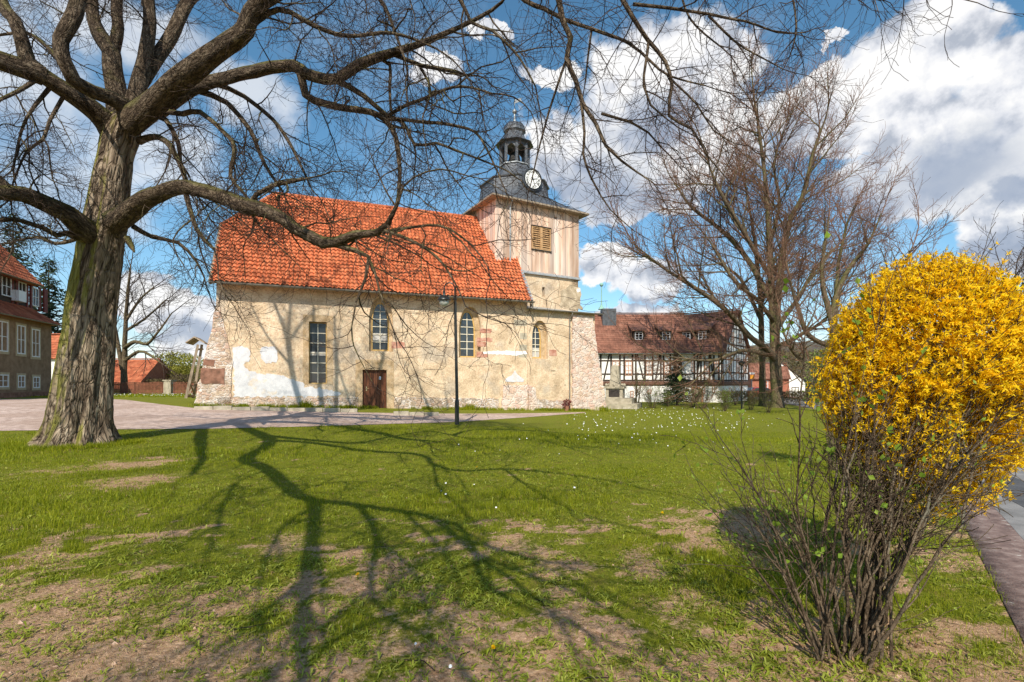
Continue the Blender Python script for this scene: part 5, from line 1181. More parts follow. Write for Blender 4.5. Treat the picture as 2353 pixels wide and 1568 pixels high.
LIMBS = [
 [(268,322,D,34),(245,285,D-.2,32),(184,230,D-.8,27),(98,174,D-1.4,23),(59,141,D-1.6,22),(49,98,D-1.7,19),(33,49,D-1.7,18),(0,-5,D-1.4,19),(-18,-120,D-1,19),(-20,-300,D-.2,18),(-20,-440,D,16),(-62,-570,D,9),(-110,-690,D,5)],
 [(-20,-430,D,13),(12,-560,D+.2,10),(30,-690,D+.3,6)], [(-20,-420,D,10),(50,-520,D+.1,7),(125,-640,D+.1,4)], [(-20,-330,D,10),(-100,-420,D,7),(-170,-560,D,4)],
 [(170,-350,D-1.2,9),(140,-500,D-.6,7),(180,-650,D-.3,4)], [(205,-480,D+1.4,8),(250,-600,D+1,6),(260,-720,D+1,3)],
 [(300,300,D-.3,27),(279,238,D-.6,23),(213,210,D-1.2,20),(168,184,D-1.7,20),(146,141,D-1.9,19),(139,92,D-1.9,20),(160,49,D-1.9,21),(176,-5,D-1.8,20),(190,-150,D-1.6,15),(170,-350,D-1.2,9)],
 [(282,330,D+.4,34),(268,240,D+.5,28),(259,164,D+.6,25),(252,115,D+.7,23),(222,66,D+.9,19),(212,20,D+1,16),(205,-90,D+1.1,14),(190,-280,D+1.2,10),(205,-480,D+1.4,5)],
 [(256,130,D+.7,17),(272,60,D+.8,15),(268,-5,D+1,13),(285,-160,D+1.3,9),(300,-350,D+1.6,5)],
 [(292,300,D+.2,28),(318,200,D+.3,22),(338,115,D+.4,18),(345,49,D+.5,16),(342,-5,D+.5,15),(350,-180,D+.3,11),(380,-400,D,6)],
 [(325,190,D+.5,20),(370,120,D+.8,18),(400,70,D+1,17),(425,20,D+1.2,15),(455,-40,D+1.4,13),(500,-200,D+1.8,9),(530,-380,D+2,5)],
 [(300,285,D-.4,36),(345,246,D-.7,33),(390,200,D-1.0,30),(460,145,D-1.5,27),(525,98,D-2,26),(562,66,D-2.3,24),(577,26,D-2.4,22),(603,-5,D-2.5,21),(640,-150,D-2.4,17),(620,-330,D-1.8,14),(560,-480,D-1.2,10),(500,-640,D-1,5)],
 [(620,-330,D-1.8,9),(660,-480,D-1.5,7),(640,-640,D-1.2,4)],
 [(355,255,D+.1,24),(440,203,D,18),(542,177,D-.3,16),(620,154,D-.6,15),(676,150,D-.8,15),(705,170,D-.9,14),(725,177,D-1,14),(774,181,D-1.2,13),(822,146,D-1.4,12),(890,124,D-1.7,10),(957,101,D-2,8),(1032,71,D-2.4,6),(1100,41,D-2.8,4.5),(1152,5,D-3.2,3.5),(1180,-40,D-3.4,2.5)],
 [(681,152,D-.8,11),(691,172,D-.8,11),(702,218,D-.7,10),(747,235,D-.7,9.5),(800,249,D-.8,8.5),(852,259,D-.9,8),(886,279,D-1,7),(909,315,D-1.1,6.5),(915,349,D-1.2,6),(917,398,D-1.3,5),(914,450,D-1.4,4.5),(903,490,D-1.5,3.5),(888,520,D-1.6,2.5)],
 [(760,181,D-1.1,8),(800,198,D-1.1,7.5),(837,221,D-1,6.5),(886,262,D-1,5.5),(925,281,D-1.1,4.5),(954,334,D-1.3,4),(1002,330,D-1.6,3.5),(1059,349,D-2,3),(1152,386,D-2.5,2)],
 [(886,270,D-1,5),(931,244,D-1.2,4.5),(987,221,D-1.5,4),(1059,199,D-2,3.2),(1130,215,D-2.4,2.4)],
 [(890,274,D-1,5),(965,278,D-1.3,4.3),(1040,289,D-1.7,3.8),(1092,304,D-2,3.2),(1122,349,D-2.3,2.8),(1145,398,D-2.6,2)],
 [(905,125,D-1.7,6),(940,140,D-1.6,5),(972,152,D-1.6,5),(1029,161,D-1.7,4),(1080,175,D-1.9,3)],
 [(967,157,D-1.6,4),(985,190,D-1.8,3.5),(988,221,D-1.9,3),(978,250,D-2,2.2)],
 [(868,130,D-1.6,5),(896,150,D-1.5,4.5),(897,200,D-1.5,3.8),(899,255,D-1.4,3)],
 [(262,515,D-.3,34),(300,484,D-.6,29),(345,452,D-.9,24),(420,430,D-1.4,20),(490,446,D-1.8,19),(560,472,D-2.2,20),(627,492,D-2.6,17),(695,537,D-3,15),(747,561,D-3.3,14),(777,560,D-3.5,13),(815,542,D-3.8,11),(865,537,D-4.1,9),(890,516,D-4.3,7),(912,470,D-4.5,4.5),(925,430,D-4.6,3)],
 [(770,562,D-3.5,8),(820,577,D-3.7,6.5),(848,590,D-3.9,5),(840,640,D-4,4),(818,695,D-4.1,2.5)],
 [(845,590,D-3.9,4),(862,625,D-4.1,3.5),(880,690,D-4.3,2.5),(905,760,D-4.4,1.5)],
 [(885,530,D-4.3,5),(960,560,D-4.6,4),(1020,610,D-4.9,3),(1060,680,D-5.1,2)],
 [(880,535,D-4.2,5),(930,525,D-4.4,4),(1010,520,D-4.7,3.2),(1080,560,D-5,2.4),(1120,610,D-5.2,1.6)],
 [(572,474,D-2.2,8),(590,446,D-2.3,6.5),(625,427,D-2.3,6),(699,412,D-2.4,4.5)],
 [(425,432,D-1.4,8),(440,490,D-1.5,6.5),(452,530,D-1.6,6),(480,562,D-1.8,5),(492,572,D-1.9,4)],
 [(215,545,D-.2,36),(185,522,D-.6,31),(150,492,D-1,27),(100,468,D-1.5,25),(45,447,D-2,24),(-10,442,D-2.5,22),(-90,450,D-3,17),(-200,490,D-3.6,10)],
 [(178,545,D-.5,12),(150,535,D-.8,9),(128,540,D-1,8.5),(95,522,D-1.2,8),(40,505,D-1.5,7),(-20,508,D-1.8,6),(-120,540,D-2.2,4)],
 [(320,325,D,11),(348,315,D-.2,9),(378,322,D-.4,8),(414,378,D-.7,7),(432,425,D-.9,6),(470,440,D-1,4),(500,470,D-1.1,2.5)],
 [(350,262,D+.2,9),(380,275,D+.2,7),(407,328,D+.1,6),(417,387,D,4.5),(440,450,D,3)],
 [(345,262,D-.1,10),(381,256,D-.2,8),(420,262,D-.4,7.5),(460,257,D-.6,7),(512,302,D-.9,6),(540,341,D-1.1,6),(529,404,D-1.2,5),(565,450,D-1.4,4),(585,490,D-1.5,2.5)],
 [(460,210,D+.1,9),(520,235,D+.3,7),(575,300,D+.4,6),(610,380,D+.4,4.5),(650,440,D+.4,3)],
 [(500,195,D,7),(560,220,D+.2,6),(640,290,D+.3,5),(690,380,D+.3,3.5),(720,440,D+.3,2)],
 [(555,80,D-2.3,9),(640,20,D-2.2,7),(720,60,D-2.2,6),(800,85,D-2.2,5),(900,75,D-2.4,4),(1000,110,D-2.6,2.5)],
 [(575,40,D-2.4,8),(690,-30,D-2.4,7),(820,-40,D-2.4,6),(880,10,D-2.4,5),(905,70,D-2.4,4),(930,140,D-2.4,3)],
 [(600,0,D-2.5,9),(760,-90,D-2.6,7),(960,-80,D-2.8,6),(1050,-10,D-3,5),(1080,50,D-3,4),(1130,70,D-3.2,3.5),(1190,130,D-3.4,3),(1230,200,D-3.6,2)],
 [(170,190,D-1.6,7),(110,110,D-1,6),(60,75,D-.7,5),(0,80,D-.5,4),(-60,90,D-.2,3)],
 [(95,175,D-1.4,8),(40,210,D-1.8,6),(-20,240,D-2.2,5),(-90,300,D-2.6,3)],
 [(120,195,D-1.2,7),(75,250,D-1.4,5),(50,300,D-1.6,4),(30,390,D-1.8,3)],
 [(150,215,D-1,6),(115,275,D-1.2,5),(98,320,D-1.4,4.5),(60,350,D-1.6,3.5),(30,420,D-1.8,2.5)],
 [(185,545,D+.5,7),(130,560,D+.8,5),(80,545,D+1,4),(20,560,D+1.2,3)],
 [(305,520,D+.5,8),(350,545,D+.9,6),(410,560,D+1.2,5),(450,600,D+1.4,3.5),(470,640,D+1.5,2)],
]
PLs = dict(PL); PLs['space'] = [0.5, 0.50, 0.30, 0.20]; PLs['trop'] = [0, -0.02, -0.02, 0.0]
for n in LIMBS:
    low = (n[0][0] > 700 and n[-1][1] > 500) or n[-1][0] > 1040
    vis = sum(1 for q in n if q[1] > -50)/len(n)
    limb(tb, n, P=PLs if low else PL if vis > 0.55 else PLx, start=0.3 if n[0][3] > 20 else 0.12, lev=1)
# limbs that reach over the viewer: their shadows lie on the grass in front
def lift(nodes, z0, z1, r0, r1):
    G = [gpx(*p) for p in nodes]; n = len(G); out = []
    for i, g in enumerate(G):
        t = i/(n-1); z = z0+(z1-z0)*t; out.append([g[0]-SDIR[0]*COT*(z-g[2]), g[1]-SDIR[1]*COT*(z-g[2]), z, r0+(r1-r0)*t**0.8])
    return out
TX = at(270, 330, D)
M1 = lift([(596,998),(618,1020),(570,1052),(612,1078),(675,1130),(722,1152),(726,1209),(704,1312),(692,1415),(699,1568)], 8.6, 4.3, 0.18, 0.032)
PO = dict(PL); PO['space'] = [0.5, 0.42, 0.26, 0.2]
limb(tb, [[*at(98, 174, D-1.4), 0.20], [-11.3, 9.2, 8.5, 0.19]]+M1, P=PO, start=0.25, lev=1, px=False)
def off(nodes, z0, z1, r0, r1, stem=None, st=0.1):
    m = lift(nodes, z0, z1, r0, r1)
    return limb(tb, ([stem] if stem is not None else [])+m, P=PO, start=st, lev=1, px=False)
off([(722,1152),(827,1162),(925,1176),(995,1191),(1046,1231),(1093,1277),(1096,1316),(1120,1355),(1178,1383)], 6.5, 5.0, 0.08, 0.018)
off([(995,1191),(1053,1207),(1100,1274),(1178,1309),(1276,1340),(1374,1387)], 5.9, 4.8, 0.045, 0.014)
off([(827,1162),(862,1215),(866,1238),(858,1297),(860,1375),(905,1426),(991,1469),(1046,1520)], 6.2, 4.4, 0.05, 0.014)
for sh_ in ([(722,1165),(650,1215),(622,1262),(600,1330),(592,1400)], [(703,1325),(640,1385),(560,1450),(480,1510)], [(722,1205),(737,1300),(746,1380),(754,1450)], [(612,1080),(540,1112),(440,1180),(330,1215)],
            [(995,1066),(1010,1120),(1062,1172),(1125,1235)], [(1159,1078),(1230,1130),(1330,1180),(1420,1205)], [(925,1176),(985,1232),(1040,1300),(1060,1370)], [(1093,1277),(1180,1330),(1260,1400),(1330,1440)],
            [(866,1238),(930,1290),(965,1350)], [(1046,1231),(1150,1262),(1250,1290),(1380,1300)], [(675,1132),(760,1110),(840,1108),(930,1120)], [(697,1370),(730,1440),(760,1500)], [(540,1112),(500,1200),(470,1300)]):
    off(sh_, (6.6 if sh_[0][1] < 1120 else 5.9 if sh_[0][1] < 1250 else 5.1), (6.0 if sh_[0][1] < 1120 else 5.2 if sh_[0][1] < 1250 else 4.5), 0.034, 0.012)
off([(610,1012),(720,1018),(827,1035),(964,1045),(995,1066),(1054,1082),(1159,1078),(1257,1086),(1354,1098),(1452,1117)], 8.5, 7.2, 0.11, 0.02)
B5 = off([(600,1000),(720,1012),(827,1018),(897,1004),(991,992),(1080,1008),(1218,1008),(1315,1031)], 8.6, 7.6, 0.12, 0.03)
limb(tb, [[*at(20, 444, D-2.2), 0.15], [-11.2, 9.0, 7.0, 0.14]]+lift([(463,1005),(463,1030),(466,1055),(445,1090)], 7.4, 6.9, 0.14, 0.05), P=PO, start=0.3, lev=1, px=False)
i5 = int(len(B5)*0.62); q5 = B5[i5]
limb(tb, [[*q5[:3], 0.10], [-2.0, 7.3, 8.5, 0.095], [-0.6, 7.4, 8.7, 0.09], [0.9, 7.2, 8.2, 0.08], [2.0, 6.9, 7.6, 0.065], [3.2, 6.6, 7.3, 0.05], [4.4, 6.6, 7.2, 0.03]], P=PLx, lev=1, px=False)
RD = 7.4
PR = dict(PL); PR['len'] = [3, 1.25, 0.62, 0.34]; PR['space'] = [0.5, 0.26, 0.17, 0.12]; PR['rad'] = [0.05, 0.011, 0.006, 0.0035]; PR['trop'] = [0, -0.03, 0.0, 0.03]; PR['split'] = 0.02; PR['rmin'] = 0.0022
for n in [
 [(1240,-160,RD,8),(1283,0,RD,7.5),(1291,44,RD,7),(1309,84,RD,7),(1301,133,RD-.1,6.5),(1323,187,RD-.1,6),(1338,236,RD-.2,5.5),(1367,281,RD-.2,5),(1392,335,RD-.3,4),(1428,370,RD-.3,3.2),(1461,394,RD-.3,2.5),(1500,420,RD-.4,1.6)],
 [(1335,230,RD-.2,4),(1343,305,RD-.1,3.5),(1340,355,RD,3.2),(1357,408,RD,2.8),(1380,450,RD,2.2),(1402,482,RD,1.8),(1456,531,RD,1.2)],
 [(1150,-60,RD+.6,6),(1205,0,RD+.5,6),(1249,20,RD+.4,5.5),(1298,44,RD+.3,5),(1357,64,RD+.2,4.5),(1441,98,RD,4),(1495,140,RD-.1,3.4),(1540,175,RD-.2,2.8),(1623,197,RD-.4,1.8)],
 [(1400,-100,RD-.3,7),(1431,0,RD-.3,6.5),(1451,34,RD-.3,6),(1490,94,RD-.2,5.5),(1530,143,RD-.2,5),(1544,197,RD-.2,4.5),(1536,266,RD-.1,4),(1589,295,RD-.1,3.2),(1623,354,RD,2.4),(1660,400,RD,1.6)],
 [(1455,10,RD-.3,4.5),(1539,20,RD-.2,4),(1628,34,RD,3.6),(1712,49,RD+.2,3),(1786,74,RD+.4,2.4),(1850,75,RD+.6,1.6)],
 [(1490,97,RD-.2,4),(1483,150,RD-.2,3.6),(1480,197,RD-.3,3.2),(1497,241,RD-.3,2.8),(1530,271,RD-.3,2)],
 [(1382,261,RD-.2,4),(1451,281,RD-.1,3.2),(1490,305,RD,2.6),(1520,340,RD,1.8)],
 [(1628,36,RD,3.4),(1687,94,RD,2.8),(1741,128,RD,2.2),(1800,160,RD+.1,1.4)],
 [(1800,-80,RD+.4,3.4),(1825,0,RD+.4,3),(1830,79,RD+.4,2.4),(1815,130,RD+.4,1.5)],
 [(1540,180,RD-.2,3),(1600,240,RD-.2,2.6),(1640,300,RD-.2,2),(1690,330,RD-.1,1.4)],
 [(1300,140,RD,3.4),(1270,230,RD+.1,3),(1240,330,RD+.2,2.4),(1220,420,RD+.2,1.5)],
 [(1360,66,RD+.2,3),(1352,130,RD+.3,2.6),(1345,190,RD+.4,2)],
 [(1560,-60,RD+.3,3.5),(1570,0,RD+.2,3),(1600,60,RD+.1,2.6),(1660,110,RD,2)],
 [(1900,-70,RD+.6,3),(1950,-10,RD+.6,2.2),(2030,0,RD+.7,1.4)],
]: limb(tb, n, P=PR, start=0.15, lev=1, step=0.16)
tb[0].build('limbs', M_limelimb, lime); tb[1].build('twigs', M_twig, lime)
# broken stub on the right of the trunk
st = Tubes(); st.add([at(292, 548, D-.3), at(302, 566, D-.5), at(309, 580, D-.6)], [0.085, 0.065, 0.018]); st.build('broken_stub', M_limelimb, lime)

# ---------------------------------------------------------------- other bare trees
def bare_tree(base, label, limbs, P, mt, mtw, group=None, start=0.3):
    t = empty('bare_tree', base, label, 'tree', group); tb = (Tubes(), Tubes())
    tb0 = (Tubes(), tb[1])
    Ps = dict(P); Ps['space'] = [q*1.15 for q in P['space']]
    for i, n in enumerate(limbs): limb(tb0 if i == 0 else tb, n, P=Ps if (i and n[-1][1] > 560) else P, start=start, lev=1, step=0.5)
    tb0[0].build('trunk', mt, t)
    if tb[0].v: tb[0].build('limbs', mt, t)
    if tb[1].v: tb[1].build('twigs', mtw, t)
    return t
random.seed(5)
d = 40.0
PB = dict(seg=[1, 0.7, 0.45, 0.35], wig=[0.1, 0.10, 0.13, 0.16], trop=[0.1, 0.05, 0.06, 0.05], len=[6, 6.0, 2.4, 1.1], rad=[0.2, 0.065, 0.026, 0.014],
          space=[1, 0.48, 0.28, 0.20], start=[0.3, 0.25, 0.2, 0.15], ang=[(30, 60), (35, 62), (25, 55), (25, 55)], rmin=0.009, split=0.05)
zb_ = float(gz(21, d))
yb = HY+(EYE-zb_)*FPX/d
bare_tree(at(1784, yb, d), 'tallest bare tree, two leaders rising behind the garden shrubs', [
 [(1786,yb+6,d,18),(1784,900,d,14.5),(1781,830,d,14),(1776,720,d,10),(1770,610,d,8.5),(1767,526,d,7),(1758,413,d,5),(1744,294,d,3.5),(1730,200,d,2)],
 [(1782,790,d,10),(1790,650,d-.5,8.5),(1813,516,d-1,7),(1846,449,d-1.2,6),(1870,350,d-1.4,4.5),(1898,270,d-1.5,2)],
 [(1782,830,d,9),(1760,800,d-1,8),(1723,774,d-2,7),(1666,712,d-3,6),(1604,666,d-4,5),(1537,624,d-4.5,3.5),(1465,568,d-5,1.6)],
 [(1776,700,d,8),(1720,600,d+1,6.5),(1656,527,d+1.5,5),(1588,475,d+2,3.5),(1552,423,d+2.2,1.6)],
 [(1784,820,d,7),(1712,806,d-2,5),(1640,828,d-3,4),(1560,822,d-3.5,2)],
 [(1782,760,d,7),(1830,690,d+2,5.5),(1880,610,d+3,4),(1930,560,d+3.5,2)],
 [(1772,640,d,6),(1700,520,d-2,5),(1650,430,d-3,3.5),(1620,350,d-3.5,1.8)],
 [(1770,560,d,5),(1790,470,d+2,4),(1780,380,d+2.5,3),(1800,300,d+2.8,1.5)],
 [(1780,800,d,6),(1840,770,d-2,5),(1900,730,d-3,3.5),(1940,660,d-3.5,2)],
 [(1778,740,d,6),(1740,690,d-3,5),(1690,650,d-4.5,4),(1640,570,d-5,2)],
 ], PB, M_beech, M_beechtwig, 'bare trees at the far lawn edge')
random.seed(6)
d = 43.0; yb2 = HY+(EYE-float(gz(21, d)))*FPX/d
PB2 = dict(PB); PB2['space'] = [1, 0.8, 0.45, 0.33]
bare_tree(at(1752, yb2, d), 'slender bare tree close behind the left side of the tallest bare tree', [
 [(1752,yb2+5,d,10),(1752,880,d,8),(1750,780,d,7),(1746,680,d,6),(1735,560,d,4.5),(1715,440,d,2)],
 [(1750,740,d,5),(1700,640,d+1,4),(1640,600,d+1,2)], [(1748,700,d,5),(1790,600,d+1,3.5),(1810,540,d+1,1.5)]], PB2, M_beech, M_beechtwig, 'bare trees at the far lawn edge')
random.seed(8)
d = 33.0; yb3 = HY+(EYE-float(gz(21, d)))*FPX/d
PB3 = dict(PB); PB3['len'] = [4, 4.2, 1.9, 0.9]; PB3['space'] = [1, 0.5, 0.30, 0.22]; PB3['rad'] = [0.2, 0.05, 0.022, 0.012]
bare_tree(at(1925, yb3, d), 'broad round bare tree behind the yellow forsythia', [
 [(1928,yb3+5,d,12),(1924,880,d,10),(1918,810,d,9),(1915,735,d,9),(1922,681,d,8),(1950,619,d,6),(1991,568,d,4),(2027,490,d,1.6)],
 [(1912,745,d,8),(1890,640,d,6),(1895,560,d,4),(1905,500,d,1.6)],
 [(1917,800,d,7),(1860,770,d-1,6.5),(1830,700,d-1.5,5),(1815,640,d-2,2)],
 [(1920,690,d,6),(1930,600,d+1,4.5),(1945,520,d+1,3),(1965,470,d+1,1.5)],
 [(1908,780,d,8),(1980,720,d-1,6),(2050,650,d-1.5,4),(2095,570,d-1.8,1.8)],
 [(1960,735,d-.7,5),(2040,705,d-.5,4),(2105,640,d,1.8)],
 [(1920,830,d,6),(1850,830,d-2,5),(1810,790,d-3,3),(1795,740,d-3,1.6)]], PB3, M_beech, M_beechtwig, 'bare trees at the far lawn edge')
random.seed(9)
d = 45.0; yb4 = HY+(EYE-float(gz(-34, d)))*FPX/d
PB4 = dict(PB); PB4['len'] = [4, 3.4, 1.5, 0.8]; PB4['space'] = [1, 0.5, 0.30, 0.24]; PB4['rad'] = [0.2, 0.045, 0.02, 0.013]; PB4['trop'] = [0, 0.06, 0.04, 0.0]
bare_tree(at(284, yb4, d), 'small multi stemmed bare tree behind the picket fence', [
 [(285,yb4+4,d,10),(284,860,d,8),(286,802,d,6.5),(289,726,d,5),(296,650,d,3.5),(300,610,d,1.6)],
 [(282,850,d,7),(272,800,d,5.5),(258,720,d+1,4),(250,650,d+1,2)],
 [(286,800,d,6),(310,785,d-1,5),(338,791,d-1.5,4.2),(362,764,d-2,3),(395,720,d-2.2,1.5)],
 [(286,830,d,5),(318,808,d-1,4),(343,815,d-1.5,3.2),(375,838,d-2,1.5)],
 [(288,740,d,4),(320,690,d,3),(355,660,d,1.5)], [(288,760,d,4),(330,735,d+1,3),(380,690,d+1,1.5)]], PB4, M_beech, M_twig)
random.seed(10)
d = 30.0
bare_tree(at(2322, 905, d), 'distant bare tree half hidden behind the right side of the forsythia', [
 [(2322,915,d,6),(2324,800,d,5),(2328,700,d,3.5),(2334,620,d,1.5)], [(2326,740,d,3),(2345,680,d,2.2),(2352,640,d,1)], [(2326,760,d,3),(2310,680,d,2.2),(2300,630,d,1)]], PB4, M_beech, M_twig, 'bare trees at the far lawn edge')

# ---------------------------------------------------------------- conifers, bushes, hedge, hills
def conifer(base, H, R, label, seed, m, m2=None, dens=1.0, group=None, size=0.3, bare=0.06, brown=0.0, droop=0.25):
    t = empty('spruce_tree', base, label, 'tree', group); g = np.random.default_rng(seed); tr = Tubes()
    tr.add(np.array([base+V(0, 0, -0.2), base+V(0, 0, H*0.5), base+V(0, 0, H)]), [H*0.02, H*0.012, 0.01]); P = []; U = []; P2 = []; U2 = []
    z = H*bare
    while z < H*0.985:
        f = 1-z/H; nb = int(7+6*f); L0 = R*(f**0.8)
        for i in range(nb):
            a = g.uniform(0, 2*pi); L = L0*g.uniform(0.7, 1.12)+0.05; dirv = V(cos(a), sin(a), 0); n = max(4, int(L/size*5*dens))
            s = np.linspace(0.08, 1, n); p = base+V(0, 0, z)+dirv*(s*L)[:, None]+np.outer(-droop*L*s**1.5+0.10*L*s**3, V(0, 0, 1))
            side = np.cross(dirv, V(0, 0, 1)); wdt = (0.05+0.24*L*(1-s)**0.8)
            p = p+side*(g.uniform(-1, 1, n)*wdt)[:, None]; p[:, 2] += g.normal(0, 0.04*size*3, n)
            u = dirv+side*g.uniform(-.9, .9, n)[:, None]+V(0, 0, -0.35)
            (P2 if z > H*(1-brown) else P).append(p); (U2 if z > H*(1-brown) else U).append(u)
            if L > 0.5: tr.add(np.array([base+V(0, 0, z), base+V(0, 0, z)+dirv*L*0.9+V(0, 0, -droop*L*0.7)]), [0.012*H*f+0.008, 0.004])
        z += H*0.028*(0.7+0.6*f)+0.02
    tr.build('trunk', M_beech, t); leaves('crown', np.concatenate(P), np.concatenate(U), size, m, t, -0.05, g, 0.3)
    if P2: leaves('dry_top', np.concatenate(P2), np.concatenate(U2), size*0.9, m2, t, -0.05, g, 0.3)
    return t
for (px, py, dd, H, R), lab, sd in zip([(30, 900, 58, 21.5, 5.0), (112, 900, 64, 17.5, 4.4)], ['taller dark spruce rising behind the roof of the stucco house', 'shorter dark spruce between stucco house and lime trunk'], (1, 2)):
    b = at(px, py, dd); b[2] = 0.4; conifer(b, H, R, lab, sd, M_needle, dens=0.8, group='dark spruces behind the stucco house', size=0.55)
b = at(1555, 930, 44); b[2] = float(gz(b[0], b[1])); conifer(b, 5.0, 1.75, 'young green spruce with dry brown top before the half timbered house', 3, M_needle, M_brownneedle, dens=1.0, size=0.22, brown=0.36, bare=0.1)
def bush(name, c, n, r, size, m, label, cat, sq=(1, 1, 1), seed=1, shell=0.2, group=None):
    c = V(*c); base = V(c[0], c[1], float(gz(c[0], c[1]))); t = empty(name, base, label, cat, group); g = random.Random(seed); tb = Tubes()
    for i in range(14):
        a = g.uniform(0, 2*pi); e = c+V(cos(a)*r*sq[0]*g.uniform(.2, .8), sin(a)*r*sq[1]*g.uniform(.2, .8), r*sq[2]*g.uniform(-.2, .7))
        tb.add(np.array([base+V(cos(a)*.1, sin(a)*.1, -.1), (base*0.4+e*0.6)+V(0, 0, .1*r), e]), [0.014*r+.004, 0.010*r, 0.004])
    tb.build('stems', M_beech, t); gg = np.random.default_rng(seed)
    cl = [c+V(*(gg.normal(size=3)*r*0.5))*V(*sq) for _ in range(11)]; P = []; U = []
    for k, q in enumerate(cl):
        u = gg.normal(size=(n//11, 3)); u /= np.linalg.norm(u, axis=1)[:, None]; P.append(q+u*(gg.uniform(shell, 1, n//11)**0.5)[:, None]*r*0.55*V(*sq)); U.append(u)
    P = np.concatenate(P); U = np.concatenate(U); ok = P[:, 2] > base[2]; leaves('foliage', P[ok], U[ok], size, m, t, 0.3, gg)
    return t
bush('willow_bush', (-51, 76, 2.6), 9000, 3.0, 0.34, M_willow, 'round yellow green bush in fresh leaf behind the fence', 'bush', (1.25, 1, 0.9), 4)
bush('hedge_bush', (-58, 72, 1.6), 5000, 2.0, 0.3, M_hedge, 'brown leafless bush left of the yellow green bush', 'bush', (1.3, 1, 0.9), 5)
bush('hedge_bush', (-46.5, 70, 1.2), 5000, 1.8, 0.3, M_hedge, 'low brown bush at the church end of the picket fence', 'bush', (1.7, 1, 0.7), 6)
bush('leafing_bush', (5.95, 9.2, 1.9), 2600, 0.6, 0.06, M_greygreen, 'grey green leafing bush behind the forsythia on its left', 'bush', (0.8, 0.8, 0.85), 7)
def hills():
    xs = np.linspace(-900, 900, 160); P = []
    for k, (y, f) in enumerate([(330, -0.02), (360, 0.35), (420, 0.8), (500, 1.0), (620, 1.0)]):
        h = 13+7*fbm(xs*0.004+3, xs*0+1, 5, 3)+26*sstep(60, 330, xs)+4*fbm(xs*0.03, xs*0, 8, 3)
        P.append(np.stack([xs, np.full_like(xs, y)+30*fbm(xs*0.006, xs*0+k, 2, 2), h*f-0.6+2.5*fbm(xs*0.12, xs*0+k*7, 12, 3)*f], -1))
    P = np.array(P); n = len(xs); i = np.arange(len(P)-1)[:, None]*n; j = np.arange(n-1)[None, :]
    struct(link('hills', np_mesh('hills', P.reshape(-1, 3), np.stack([i+j, i+j+1, i+n+j+1, i+n+j], -1).reshape(-1, 4), None, M_hillwood)), 'low wooded hills on the horizon')
hills()
g = np.random.default_rng(3); n = 26000
x = g.uniform(30, 120, n); y = 96+0.25*(x-30)+g.uniform(-5, 5, n); zt = 4.5+5.5*fbm(x*0.16, y*0.05, 4, 3)+0.05*(x-30); zz = -0.6+zt*g.uniform(0, 1, n)**0.7
wood = leaves('far_wood', np.stack([x, y, zz], -1), g.normal(size=(n, 3)), 0.9, M_hedge, None, 0.8, g, 0.16); tag(wood, 'brownish bare wood beyond the street at the foot of the hill', 'wood', kind='stuff')
x = g.uniform(-110, -36, n//2); y = 105+g.uniform(-5, 5, n//2); zz = -0.2+(3.0+3.2*fbm(x*0.14, y*0.05, 14, 3))*g.uniform(0, 1, n//2)**0.7
wood = leaves('far_wood', np.stack([x, y, zz], -1), g.normal(size=(n//2, 3)), 0.8, M_hedge, None, 0.8, g, 0.2); tag(wood, 'brown hedgerow line beyond the fence at left', 'wood', kind='stuff')
# low hedge in front of the right-hand trees
g = np.random.default_rng(8); n = 9000; t_ = g.uniform(0, 1, n); x = 19.5+8.5*t_; y = 47.5-3*t_+g.normal(0, 0.25, n); zz = gz(x, y)+1.15*g.uniform(0, 1, n)**0.6
he = empty('low_hedge', (23, 46, -0.4), 'low brown hedge behind the trunks of the bare trees', 'hedge'); leaves('twigs', np.stack([x, y, zz], -1), g.normal(size=(n, 3)), 0.2, M_hedge, he, 0.8, g, 0.2)

# ---------------------------------------------------------------- garden shrubs before the half-timbered house
def twiggy(label, H, spread, nst, leafm, nleaf, seed, r0=0.018, lsize=0.05, levels=2, mt=None, name='garden_shrub', cat='shrub', group='garden shrubs before the half timbered house'):
    random.seed(seed); t = empty(name, (0, 0, 0), label, cat, group); tb = Tubes(); tips = []
    P = dict(seg=[0.25, 0.16, 0.12], wig=[0.09, 0.14, 0.16], trop=[0.10, 0.05, 0.03], len=[H, H*0.4, H*0.18], rad=[r0, r0*0.4, r0*0.22], space=[0.3, H*0.09, H*0.06], start=[0.2, 0.3, 0.15], ang=[(20, 50)]*3, rmin=0.004, tips=tips)
    for i in range(nst):
        a = random.uniform(0, 2*pi); th = random.uniform(0.05, spread); d = unit(V(cos(a)*sin(th), sin(a)*sin(th), cos(th)))
        p = V(cos(a)*0.08*H*random.random(), sin(a)*0.08*H*random.random(), -0.05); L = H*random.uniform(0.65, 1.0); n = 7; pts = [p]; dd = d
        for k in range(n): dd = unit(dd+V(random.gauss(0, .09), random.gauss(0, .09), random.gauss(0, .07)+0.05)); pts.append(pts[-1]+dd*L/n)
        rad = np.linspace(r0, r0*0.3, n+1); tb.add(pts, rad); spawn((tb, tb), np.array(pts), rad, 1, P, L)
    tb.build('stems', mt or M_shrubstem, t)
    if nleaf and tips:
        pp = []; uu = []
        for pts, dirs in tips:
            for k in range(max(1, int(nleaf))):
                j = random.randrange(1, len(pts)); pp.append(pts[j]); uu.append(dirs[j])
        leaves('leaves', np.array(pp), np.array(uu), lsize, leafm, t, 0.5, np.random.default_rng(seed))
    return t
sA = twiggy('bushy shrub just right of the memorial, pale green buds', 1.75, 0.75, 16, M_newleaf, 2, 31, lsize=0.07)
sB = twiggy('sparse bare shrub right of the young spruce', 2.0, 0.6, 13, M_newleaf, 1, 32, lsize=0.06)
